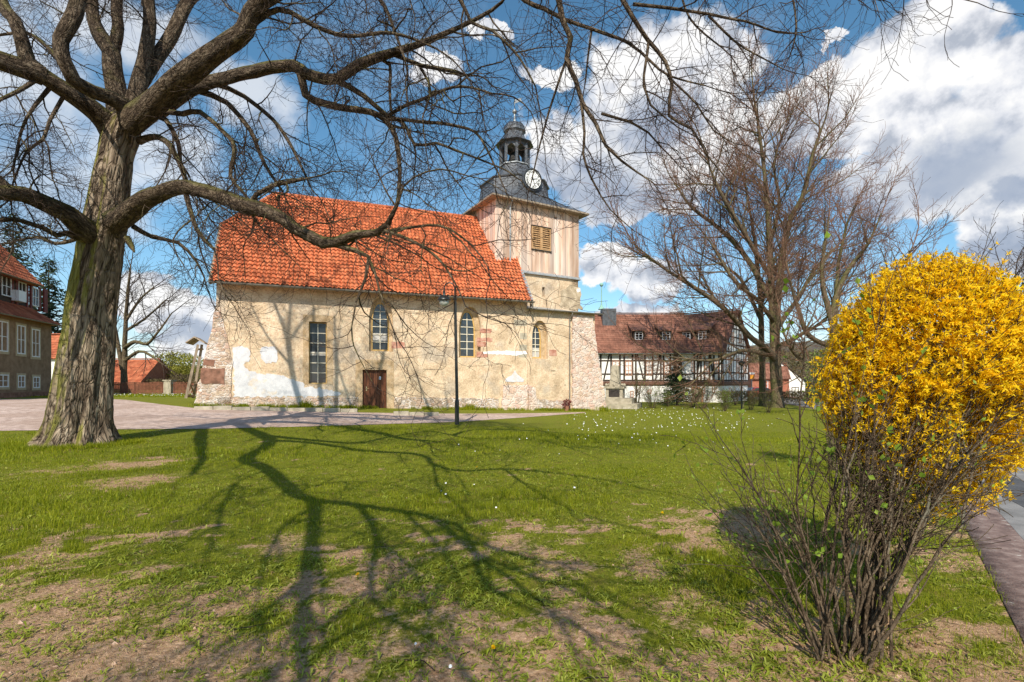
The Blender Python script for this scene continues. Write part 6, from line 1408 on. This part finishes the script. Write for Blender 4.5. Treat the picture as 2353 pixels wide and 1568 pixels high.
SP = [(sA, 1500, 39.5, 1.0, 0, None), (sA, 1592, 40.5, 1.05, 2.1, 'bare budding shrub partly in front of the arched doorway'), (sB, 1618, 39, 1.0, 0, None), (sA, 1665, 35, 1.0, 4.0, 'dark leggy shrub left of the thin pole lamp'),
      (sB, 1726, 36.5, 0.85, 1.5, 'sparse shrub just right of the thin pole lamp'), (sB, 1690, 45, 0.9, 3.0, 'faint shrub behind the foot of the thin pole lamp'), (sA, 1535, 42, 0.85, 1.0, 'budding shrub under the left side of the young spruce'),
      (sB, 1765, 33, 0.8, 5.0, 'low bare shrub before the thick trunk of the tallest tree')]
for src, px, dd, sc, rz, lab in SP:
    x = (px-CX)/FPX*dd; loc = (x, dd, float(gz(x, dd)))
    if lab is None: src.location = loc; src.scale = (sc, sc, sc); src.rotation_euler.z = rz
    else: dup(src, loc, rz, sc*0.82, lab)
pt = twiggy('small gnarled tree with thick crooked trunk beside the memorial', 2.6, 0.35, 4, M_newleaf, 1, 41, r0=0.075, lsize=0.06, name='crooked_tree', cat='tree', group=None, mt=M_beech)
x = (1465-CX)/FPX*40; pt.location = (x, 40, float(gz(x, 40)))

# ---------------------------------------------------------------- the leafing shrub and the forsythia in the foreground
random.seed(77)
FB = V((1925-CX)/FPX*2.87, 2.87, 0.0); cs = empty('currant_shrub', FB, 'leggy bare shrub with few green leaves at the left foot of the forsythia', 'shrub')
tb = Tubes(); tips = []
P = dict(seg=[0.16, 0.10, 0.07], wig=[0.06, 0.11, 0.15], trop=[0.04, 0.05, 0.04], len=[1.3, 0.46, 0.18], rad=[0.013, 0.0052, 0.003], space=[0.2, 0.115, 0.10], start=[0.3, 0.28, 0.2], ang=[(15, 40), (18, 48), (25, 60)], rmin=0.0018, tips=tips)
for i in range(13):
    u = random.uniform(-1, 1); tx = -0.55+0.75*(0.5+0.5*u); L = random.uniform(1.0, 2.0)*(1.0-0.22*abs(u))*(1.12 if u > 0.1 else 0.8); p = FB+V(random.gauss(0, .06)+.05*u, random.gauss(0.06, .06), -.03)
    dd = unit(V(tx*0.55, random.gauss(0.18, .24), 1.0)); n = 12; pts = [p]
    for k in range(n):
        dd = unit(dd+V(random.gauss(0, .11)+tx*0.03, random.gauss(0, .10), random.gauss(0, .07)+0.02)); pts.append(pts[-1]+dd*L/n)
    rad = np.linspace(random.uniform(0.006, 0.0125), 0.0035, n+1); tb.add(pts, rad, 6); spawn((tb, tb), np.array(pts), rad, 1, P, L)
# low stems sweeping out to the right
for tx, L in ((1.5, 0.75), (-0.9, 0.8)):
    dd = unit(V(tx, 0.25, 0.8)); pts = [FB+V(.04*tx, 0.03, -.02)]
    for k in range(10): dd = unit(dd+V(random.gauss(0, .06), random.gauss(0, .05), random.gauss(0, .05)+.06)); pts.append(pts[-1]+dd*L/10)
    rad = np.linspace(0.010, 0.003, 11); tb.add(pts, rad, 6); spawn((tb, tb), np.array(pts), rad, 1, P, L)
tb.build('stems', M_shrubstem, cs)
pp = []; uu = []
for pts, dirs in tips:
    if random.random() < 0.42:
        for k in range(random.randint(1, 4)): j = random.randrange(1, len(pts)); pp.append(pts[j]); uu.append(dirs[j])
leaves('leaves', np.array(pp), np.array(uu), 0.036, M_newleaf, cs, 0.3, np.random.default_rng(2), 0.75)

def petals(name, c, ax, size, m, parent, g):
    """four-petalled flowers: each petal a bent two-quad strip around the flower's axis"""
    n = len(c); ax = ax/np.linalg.norm(ax, axis=1)[:, None]; r = g.normal(size=(n, 3)); s = np.cross(ax, r); s /= np.linalg.norm(s, axis=1)[:, None]; t = np.cross(ax, s)
    V_ = []; 
    for k in range(4):
        a = k*pi/2; e = s*cos(a)+t*sin(a); w = -s*sin(a)+t*cos(a); L = size*g.uniform(0.75, 1.2, n)[:, None]; tw = g.normal(0, 0.25, n)[:, None]
        m1 = c+ax*L*0.35+e*L*0.35; tip = c+ax*L*(0.55+tw)+e*L*0.95
        V_.append(np.stack([c, m1+w*L*0.20, tip, m1-w*L*0.20], 1))
    v = np.stack(V_, 1).reshape(-1, 3); q = np.arange(len(v)).reshape(-1, 4)
    return link(name, np_mesh(name, v, q, None, m, {'rnd': ('FACE', 'FLOAT', np.repeat(g.random(n), 4))}, smooth=False), parent)
random.seed(123)
FO = V((1962-CX)/FPX*2.98, 2.98, 0.0); FO[2] = float(gz(FO[0], FO[1])); fo = empty('forsythia', FO, 'large forsythia with a clipped yellow dome of bloom on bare stems beside the road', 'flowering shrub')
tb = Tubes(); tips = []
FC = V((2138-CX)/FPX*3.35, 3.35, 1.64); FR = V(0.64, 0.62, 0.84)
P = dict(seg=[0.2, 0.13, 0.09], wig=[0.06, 0.10, 0.14], trop=[0.03, 0.02, 0.02], len=[1.2, 0.42, 0.19], rad=[0.012, 0.0042, 0.0024], space=[0.2, 0.09, 0.07], start=[0.3, 0.32, 0.12], ang=[(15, 40), (22, 52), (25, 60)], rmin=0.002, tips=tips)
for i in range(38):
    v = unit(V(random.gauss(0, 1), random.gauss(0, 1), abs(random.gauss(0.3, .75))-0.4)); e = FC+v*FR*random.uniform(0.62, 0.9); b0 = FO+V(random.gauss(0, .07), random.gauss(0, .06), -.03)
    mid = b0*0.5+e*0.5+V((e-b0)[0]*-0.10+random.gauss(0, .06), (e-b0)[1]*-0.12+random.gauss(0, .06), 0.05); pts = catmull([b0, mid, e], 0.12); pts[1:-1] += np.array([[random.gauss(0, .014) for _ in range(3)] for _ in range(len(pts)-2)])
    rad = np.linspace(random.uniform(0.005, 0.0135), 0.003, len(pts)); tb.add(pts, rad, 6); spawn((tb, tb), pts, rad, 1, P, 2.0)
tb.build('stems', M_shrubstem, fo)
g = np.random.default_rng(9); C_ = []; A_ = []; GL = []; GU = []
for pts, dirs in tips:
    pts = np.array(pts); rel = (pts[-1]-FC)/FR; rr = np.linalg.norm(rel); low = rel[2] < -0.42
    if rr > 1.16: continue
    side = rel[0] - 0.25*rel[2]
    keep = 0.97 if rel[2] > -0.05 else 0.84 if side > 0.2 else 0.42
    if rr < 0.5: keep *= 0.35
    if low and side < 0.2: keep *= 0.45
    if random.random() > keep:
        if random.random() < 0.5: GL.append(pts[-1]); GU.append(dirs[-1])
        continue
    k = 4 if rel[2] > 0 else 3
    for _ in range(k):
        s = random.random(); j = min(len(pts)-2, int(s*(len(pts)-1))); f = s*(len(pts)-1)-j; p = pts[j]*(1-f)+pts[j+1]*f
        a = dirs[j]*0.5+g.normal(size=3)*0.7+V(0, 0, -0.25)+unit(rel)*0.5; C_.append(p); A_.append(a)
print('forsythia flowers', len(C_), 'tips', len(tips))
# short flowering shoots filling the clipped outer surface of the bush
ts = Tubes()
for _ in range(3000):
    v = unit(V(random.gauss(0, 1), random.gauss(0, 1), random.gauss(0.25, 0.9)))
    if v[2] < -0.12 and (v[0]-0.2*v[2] < 0.25 or random.random() < 0.35): continue
    if v[2] < -0.75: continue
    bump_ = 1+0.07*(fbm(np.array([v[0]*4+9]), np.array([v[2]*4+v[1]*3]), 3, 3)[0]-0.5)*1.2
    r1 = random.uniform(0.86, 1.0)*bump_; e = FC+v*FR*r1; s0 = FC+v*FR*(r1-0.17)+V(random.gauss(0, .035), random.gauss(0, .035), -0.04)
    ts.add(np.array([s0, s0*0.4+e*0.6+V(0, 0, 0.01), e]), [0.0022, 0.0018, 0.0014], 3)
    for k in range(random.randint(4, 9)):
        f = random.uniform(0.1, 1.0); C_.append(s0*(1-f)+e*f+g.normal(size=3)*0.008); A_.append(unit(e-s0)*0.6+g.normal(size=3)*0.7+V(0, 0, -0.15))
for (lx, ly, ldx, lr, num, zlo) in ((2190, 1010, 3.3, (0.31, 0.34, 0.44), 560, -1), (2225, 930, 3.3, (0.29, 0.28, 0.35), 380, -1), (1990, 870, 3.35, (0.33, 0.31, 0.40), 400, -0.9), (2080, 960, 3.2, (0.36, 0.28, 0.36), 330, -1)):
    LC = at(lx, ly, ldx)
    for _ in range(num):
        v = unit(V(random.gauss(0, 1), random.gauss(0, 1), random.gauss(0, 1)))*random.uniform(0.45, 1.0)**0.6; e = LC+v*V(*lr); s0 = e+V(random.gauss(-.02, .035), random.gauss(0, .035), -random.uniform(0.07, 0.14))
        ts.add(np.array([s0, s0*0.4+e*0.6+V(0, 0, 0.01), e]), [0.0022, 0.0018, 0.0014], 3)
        for k in range(random.randint(3, 7)):
            f = random.uniform(0.1, 1.0); C_.append(s0*(1-f)+e*f+g.normal(size=3)*0.008); A_.append(unit(e-s0)*0.5+g.normal(size=3)*0.7+V(0, 0, -0.15))
ts.build('flowering_shoots', M_forsstem, fo)
petals('flowers', np.array(C_), np.array(A_), 0.0245, M_petal, fo, g)
for _ in range(420):          # young leaves on the lower stems
    v = unit(V(random.gauss(0, 1), random.gauss(0, 1), random.gauss(0, 1))); t_ = random.uniform(0.25, 0.85); q = FO*(1-t_)+(FC+V(0, 0, -0.5))*t_+v*V(0.34, 0.25, 0.25)*(0.3+t_*0.8)*random.random()**0.4
    GL.append(q); GU.append(unit(v+V(0, 0, 0.5)))
if GL: leaves('leaves', np.array(GL), np.array(GU), 0.034, M_newleaf, fo, 0.4, g)

# ---------------------------------------------------------------- grass, weeds, daisies
PNX = np.array([p[0] for p in PATH_NEAR]); PNY = np.array([p[1] for p in PATH_NEAR])
EX = np.array(EDGE)
def lawn_ok(x, y):
    px = CX+FPX*x/y; py = HY+FPX*(EYE-gz(x, y))/y
    ok = (py > np.interp(px, PNX, PNY)+1.6*(fbm(x*2.2, y*0+x*0.7, 5, 3)-0.5)*4+0.5) | (px > 1345)
    ex = np.interp(y, EX[:, 1], EX[:, 0]); ok &= x < ex-0.03
    ok &= ((x-lb[0])**2+(y-lb[1])**2 > 0.85**2)
    return ok
def sample(n, d0, d1, g, kmax=1.06):
    d = np.sqrt(g.uniform(d0*d0, d1*d1, n)); k = g.uniform(-kmax, kmax, n); x = k*d; y = d; ok = lawn_ok(x, y); return x[ok], y[ok]
def blades(g, x, y, h, w):
    n = len(x); z = gz(x, y)-0.004; a = g.uniform(0, 2*pi, n); b = a+g.uniform(0.8, 2.4, n); lean = h*g.uniform(0.15, 0.75, n)
    wx = np.cos(a)*w/2; wy = np.sin(a)*w/2; lx = np.cos(b)*lean; ly = np.sin(b)*lean
    v = np.stack([np.stack([x-wx, y-wy, z], -1), np.stack([x+wx, y+wy, z], -1), np.stack([x+wx*.8+lx*.35, y+wy*.8+ly*.35, z+h*.6], -1), np.stack([x-wx*.8+lx*.35, y-wy*.8+ly*.35, z+h*.6], -1), np.stack([x+lx, y+ly, z+h*0.95], -1)], 1)
    return v.reshape(-1, 3)
g = np.random.default_rng(5); VV = []
for n, d0, d1, hs, wd in ((150000, 1.9, 5.2, 0.8, 0.0030), (150000, 5.2, 10, 0.95, 0.0046), (150000, 10, 19, 1.0, 0.008), (60000, 19, 36, 1.0, 0.016)):
    x, y = sample(n, d0, d1, g)
    if d0 >= 19: 
        k = (x/y > 0.10); x, y = x[k], y[k]
    s = soil(x, y); lush = fbm(x*0.45+20, y*0.45+7, 61, 3); k = g.random(len(x)) > np.clip(s*1.2-0.06, 0, 0.86); x, y, s, lush = x[k], y[k], s[k], lush[k]
    cl = fbm(x*5, y*5, 91, 2); k = g.random(len(x)) < 0.35+1.1*cl; x, y, s, lush, cl = x[k], y[k], s[k], lush[k], cl[k]
    h = (0.018+0.085*sstep(0.38, 0.72, lush)*sstep(0.2, 0.7, cl)+0.02*g.random(len(x)))*(1-0.35*s)*hs*g.uniform(0.6, 1.25, len(x))
    VV.append(blades(g, x, y, h, wd*g.uniform(0.7, 1.4, len(x))))
# longer tufts round the trunk, along the church wall and by the fence
tx = []; ty = []
for _ in range(70):
    a = random.uniform(-pi, 0.3); r = random.uniform(1.0, 1.5); tx.append(lb[0]+cos(a)*r); ty.append(lb[1]+sin(a)*r*0.9)
X = np.repeat(tx, 45)+g.normal(0, 0.10, 45*len(tx)); Y = np.repeat(ty, 45)+g.normal(0, 0.10, 45*len(tx)); VV.append(blades(g, X, Y, g.uniform(0.05, 0.16, len(X)), 0.008))
wa = []
for F, a0, a1, nn, o0, o1 in ((NAVE, -1.0, 8.0, 90, 0.12, 0.5), (NAVE, 9.9, 17.3, 70, 0.15, 0.8), (ANX, 0.2, 4.9, 60, 0.2, 0.7)):
    for _ in range(nn):
        p = F.pt(random.uniform(a0, a1), 0, random.uniform(o0, o1)); wa.append((p[0], p[1]))
wa = np.array(wa); X = np.repeat(wa[:, 0], 40)+g.normal(0, .10, 40*len(wa)); Y = np.repeat(wa[:, 1], 40)+g.normal(0, .07, 40*len(wa)); VV.append(blades(g, X, Y, g.uniform(0.06, 0.24, len(X)), 0.016))
X = g.uniform(-34, -20, 14000); Y = g.uniform(34.5, 43, 14000); VV.append(blades(g, X, Y, g.uniform(0.05, 0.12, len(X)), 0.022))
ke = np.array(offset(EDGE, -0.03)); ke = catmull([(a, b, 0) for a, b in ke if 1 < b < 20], 0.05); X = np.repeat(ke[:, 0], 9)+g.normal(0, .03, 9*len(ke)); Y = np.repeat(ke[:, 1], 9)+g.normal(0, .03, 9*len(ke)); kk = fbm(X*1.5, Y*1.5, 8, 2) > 0.36; VV.append(blades(g, X[kk], Y[kk], g.uniform(0.025, 0.075, int(kk.sum())), 0.004))
v = np.concatenate(VV); nb = len(v)//5; i = np.arange(nb)[:, None]*5; q = np.concatenate([i, i+1, i+2, i+3], 1); t = np.concatenate([i+3, i+2, i+4], 1); rn = g.random(nb)
tag(link('grass', np_mesh('grass', v, q, t, M_grass, {'rnd': ('FACE', 'FLOAT', np.concatenate([rn, rn]))})), 'short green lawn grass growing in tufts', 'grass', kind='stuff')
x, y = sample(90000, 1.9, 9.5, g); s = soil(x, y); k = g.random(len(x)) < 0.12+0.75*sstep(0.05, 0.6, s)*fbm(x*4, y*4, 19, 2); x, y = x[k], y[k]
v = blades(g, x, y, g.uniform(0.008, 0.03, len(x)), 0.0026+0.0003*y); m = len(v)//5; i = np.arange(m)[:, None]*5
v = v.reshape(-1, 5, 3); v[:, 4, :2] += (v[:, 4, :2]-v[:, 0, :2])*1.6; v = v.reshape(-1, 3)
tag(link('dry_grass', np_mesh('dry_grass', v, np.concatenate([i, i+1, i+2, i+3], 1), np.concatenate([i+3, i+2, i+4], 1), M_straw, {'rnd': ('FACE', 'FLOAT', np.tile(g.random(m), 2))})), 'dry straw coloured grass lying on the bare patches', 'dry grass', kind='stuff')
def weedleaf(x, y, n_, g, L0):
    """flat rosettes of long notched leaves"""
    Vs = []; 
    n = len(x)
    for k in range(n_):
        a = g.uniform(0, 2*pi, n); L = L0*g.uniform(0.35, 1.35, n); z = gz(x, y)+0.004; e = np.stack([np.cos(a), np.sin(a)], -1); w = np.stack([-np.sin(a), np.cos(a)], -1)*(L*g.uniform(0.08, 0.15, n))[:, None]; up = g.uniform(0.15, 1.1, n)
        o = np.stack([x, y], -1)
        def P_(s, ws, zz): return np.concatenate([o+e*(L*s)[:, None]+w*ws, (z+L*up*zz)[:, None]], 1)
        Vs.append(np.stack([P_(0, .25, 0), P_(0, -.25, 0), P_(.45, -.75, .45), P_(.45, .75, .45), P_(.78, -1, .62), P_(.78, 1, .62), P_(1.0, -.15, .55), P_(1.0, .15, .55)], 1))
    return np.concatenate(Vs).reshape(-1, 3)
WV = []
for n, d0, d1, nl, L0 in ((13000, 1.9, 4.6, 4, 0.041), (12000, 4.6, 9.5, 4, 0.05), (2500, 9.5, 15, 4, 0.08)):
    x, y = sample(n, d0, d1, g); k = g.random(len(x)) < sstep(0.34, 0.70, 0.5*fbm(x*1.5+3, y*1.5, 17, 3)+0.5*fbm(x*6+3, y*6, 27, 2)); x, y = x[k], y[k]; WV.append(weedleaf(x, y, nl, g, L0))
v = np.concatenate(WV); m = len(v)//8; i = np.arange(m)[:, None]*8; q = np.stack([np.concatenate([i, i+1, i+2, i+3], 1), np.concatenate([i+3, i+2, i+4, i+5], 1), np.concatenate([i+5, i+4, i+6, i+7], 1)], 1).reshape(-1, 4)
tag(link('weeds', np_mesh('weeds', v, q, None, M_weed, {'rnd': ('FACE', 'FLOAT', np.repeat(g.random(m), 3))})), 'flat rosettes of lawn weeds and dandelion leaves', 'weeds', kind='stuff')
# daisies: clustered on the far lawn, a few nearer
cl = [(1440,965,70),(1560,958,90),(1650,960,70),(1400,985,60),(1560,985,80),(1330,1000,60),(1480,1010,60),(1230,1030,50),(1600,1010,70),(1700,975,50),(1100,1060,60),(1050,1120,40),(1450,948,60),(1540,946,70),(1620,946,60)]
x = []; y = []
for px, py, sp in cl:
    for _ in range(24 if py < 1000 else 7):
        p = gpx(px+random.gauss(0, sp), min(1250, max(941, py+random.gauss(0, 9 if py < 1000 else 16)))); x.append(p[0]); y.append(p[1])
for px, py in ((550,1180),(930,1130),(1140,1180),(1320,1130),(1590,1240),(955,1505),(1035,1562),(1460,1520)):
    p = gpx(px, py); x.append(p[0]); y.append(p[1])
for _ in range(240): x.append(random.uniform(-33.5, -20)); y.append(random.uniform(35, 42.5))
x = np.array(x); y = np.array(y); ok = (lawn_ok(x, y) | (y > 34)) & ((y > 12) | (g.random(len(x)) < 0.55)); x, y = x[ok], y[ok]; n = len(x); th = np.arange(10)*2*pi/10; rd = (0.008+0.0006*y).clip(0, 0.022)*g.choice([0.7, 1, 1.25], n)*g.uniform(.8, 1.2, n); zz = gz(x, y)+g.uniform(0.03, 0.07, n)+0.0012*y
ring = np.stack([x[:, None]+rd[:, None]*np.cos(th)*(1-0.18*(np.arange(10) % 2)), y[:, None]+rd[:, None]*np.sin(th)*(1-0.18*(np.arange(10) % 2)), zz[:, None]+rd[:, None]*0.5*np.cos(th*1+0.3)*-0+rd[:, None]*0.55*np.sin(th)], -1)
cen = np.stack([x, y, zz+0.003], -1)[:, None, :]; v = np.concatenate([ring, cen], 1).reshape(-1, 3); i = np.arange(n)[:, None, None]*11; j = np.arange(10)[None, :, None]
t = np.concatenate([i+j, i+(j+1) % 10, i+10+0*j], 2).reshape(-1, 3)
tag(link('daisies', np_mesh('daisies', v, None, t, M_daisy)), 'small white daisies scattered over the lawn', 'daisies', kind='stuff')
for (px, py), lab in zip(((1131,1508),(1521,1188),(1095,1080),(820,1335)), ('yellow dandelion flower alone on bare soil at the bottom centre', 'yellow dandelion flower in weeds between the lamp shadow and the forsythia', 'small yellow dandelion flower in lush grass near the lamp post', 'low yellow dandelion flower beside a branch shadow')):
    b = gpx(px, py); dn = empty('dandelion', b, lab, 'flower', 'dandelions in the lawn'); h = 0.05
    MB().tube([b, b+V(0.004, 0.004, h*0.6), b+V(0.006, 0, h)], 0.0022, 5).build('stem', M_weed, dn)
    u = RNG.normal(size=(70, 3)); u[:, 2] = np.abs(u[:, 2]); leaves('flower', np.repeat([b+V(0.006, 0, h)], 70, 0), u, 0.017, M_petal, dn, 0.3, RNG, 0.35)
# daffodil leaf clumps under the wall
for px, F, lab in ((1385, None, 'clump of grey green daffodil leaves at the corner buttress'), (704, NAVE, 'clump of daffodil leaves under the tall rectangular window'), (1075, NAVE, 'clump of fresh green leaves at the wall right of the door')):
    if F is None: b = gpx(1386, 946)
    else: b = F.pt(F.px(px, 930)[0], 0, 0.32); b[2] = float(gz(b[0], b[1]))
    cl_ = empty('daffodil_clump', b, lab, 'plant', 'leaf clumps along the church wall'); n = 130
    X = b[0]+g.normal(0, .22, n); Y = b[1]+g.normal(0, .12, n); v = blades(g, X, Y, g.uniform(0.25, 0.48, n), 0.03); i = np.arange(n)[:, None]*5
    link('leaves', np_mesh('leaves', v, np.concatenate([i, i+1, i+2, i+3], 1), np.concatenate([i+3, i+2, i+4], 1), M_grass, {'rnd': ('FACE', 'FLOAT', np.tile(g.random(n), 2))}), cl_)
# crumbs of soil and small stones on the bare patches
x, y = sample(38000, 1.9, 8.5, g); k = g.random(len(x)) < soil(x, y)**1.5; x, y = x[k], y[k]; n = len(x); r = 0.0022*np.exp(g.normal(0.35, 0.6, n)); z = gz(x, y)+r*0.2
oc = np.array([(1,0,0),(0,1,0),(-1,0,0),(0,-1,0),(0,0,1),(0,0,-1)], float); v = (np.stack([x, y, z], -1)[:, None]+oc[None]*r[:, None, None]*g.uniform(0.6, 1.5, (n, 6, 1))).reshape(-1, 3)
i = np.arange(n)[:, None, None]*6; t = (i+np.array([(0,1,4),(1,2,4),(2,3,4),(3,0,4),(1,0,5),(2,1,5),(3,2,5),(0,3,5)])[None]).reshape(-1, 3)
tag(link('soil_crumbs', np_mesh('soil_crumbs', v, None, t, mat('soil_crumb', [(0.24,0.14,0.09),(0.45,0.29,0.20),(0.60,0.43,0.32)], 9, 0.95), smooth=False)), 'crumbs of pinkish soil and grit on the bare patches', 'soil', kind='stuff')
x, y = sample(2600, 1.9, 14, g); k = g.random(len(x)) < 0.25+0.6*soil(x, y); x, y = x[k], y[k]
bx = np.concatenate([x, FB[0]+g.normal(0, .35, 260), lb[0]+1.15*np.cos(g.uniform(-3, .3, 200))+g.normal(0, .15, 200)]); by = np.concatenate([y, FB[1]+np.abs(g.normal(0, .4, 260))-.1, lb[1]-1.1+g.normal(0, .2, 200)])
un = g.normal(size=(len(bx), 3))*np.array([1, 1, 0.12]); o = leaves('fallen_leaves', np.stack([bx, by, gz(bx, by)+0.012], -1), un/np.linalg.norm(un, axis=1)[:, None], 0.034, leaf_mat('dead_leaf', [(0.12,0.065,0.03),(0.24,0.14,0.07),(0.36,0.24,0.13)], 5, 0.15), None, 0.12, g, 0.6); tag(o, 'dry brown leaves lying in the grass', 'fallen leaves', kind='stuff')
# fallen twigs on the bare soil
tw = Tubes(); random.seed(3)
for px, py in ((900,1320),(1000,1545),(1080,1500),(520,1450),(1250,1400),(860,1260),(350,1330),(700,1300),(1300,1330),(1400,1560),(560,1180)):
    b = gpx(px, py); a = random.uniform(0, 6.28); L = random.uniform(.12, .3); tw.add([b+V(0, 0, .008), b+V(cos(a)*L*.5, sin(a)*L*.5, .018), b+V(cos(a+.3)*L, sin(a+.3)*L, .008)], [0.004, 0.0035, 0.002])
o = tw.build('fallen_twigs', M_twig); tag(o, 'thin dry twigs lying on the bare soil', 'twigs', kind='stuff')
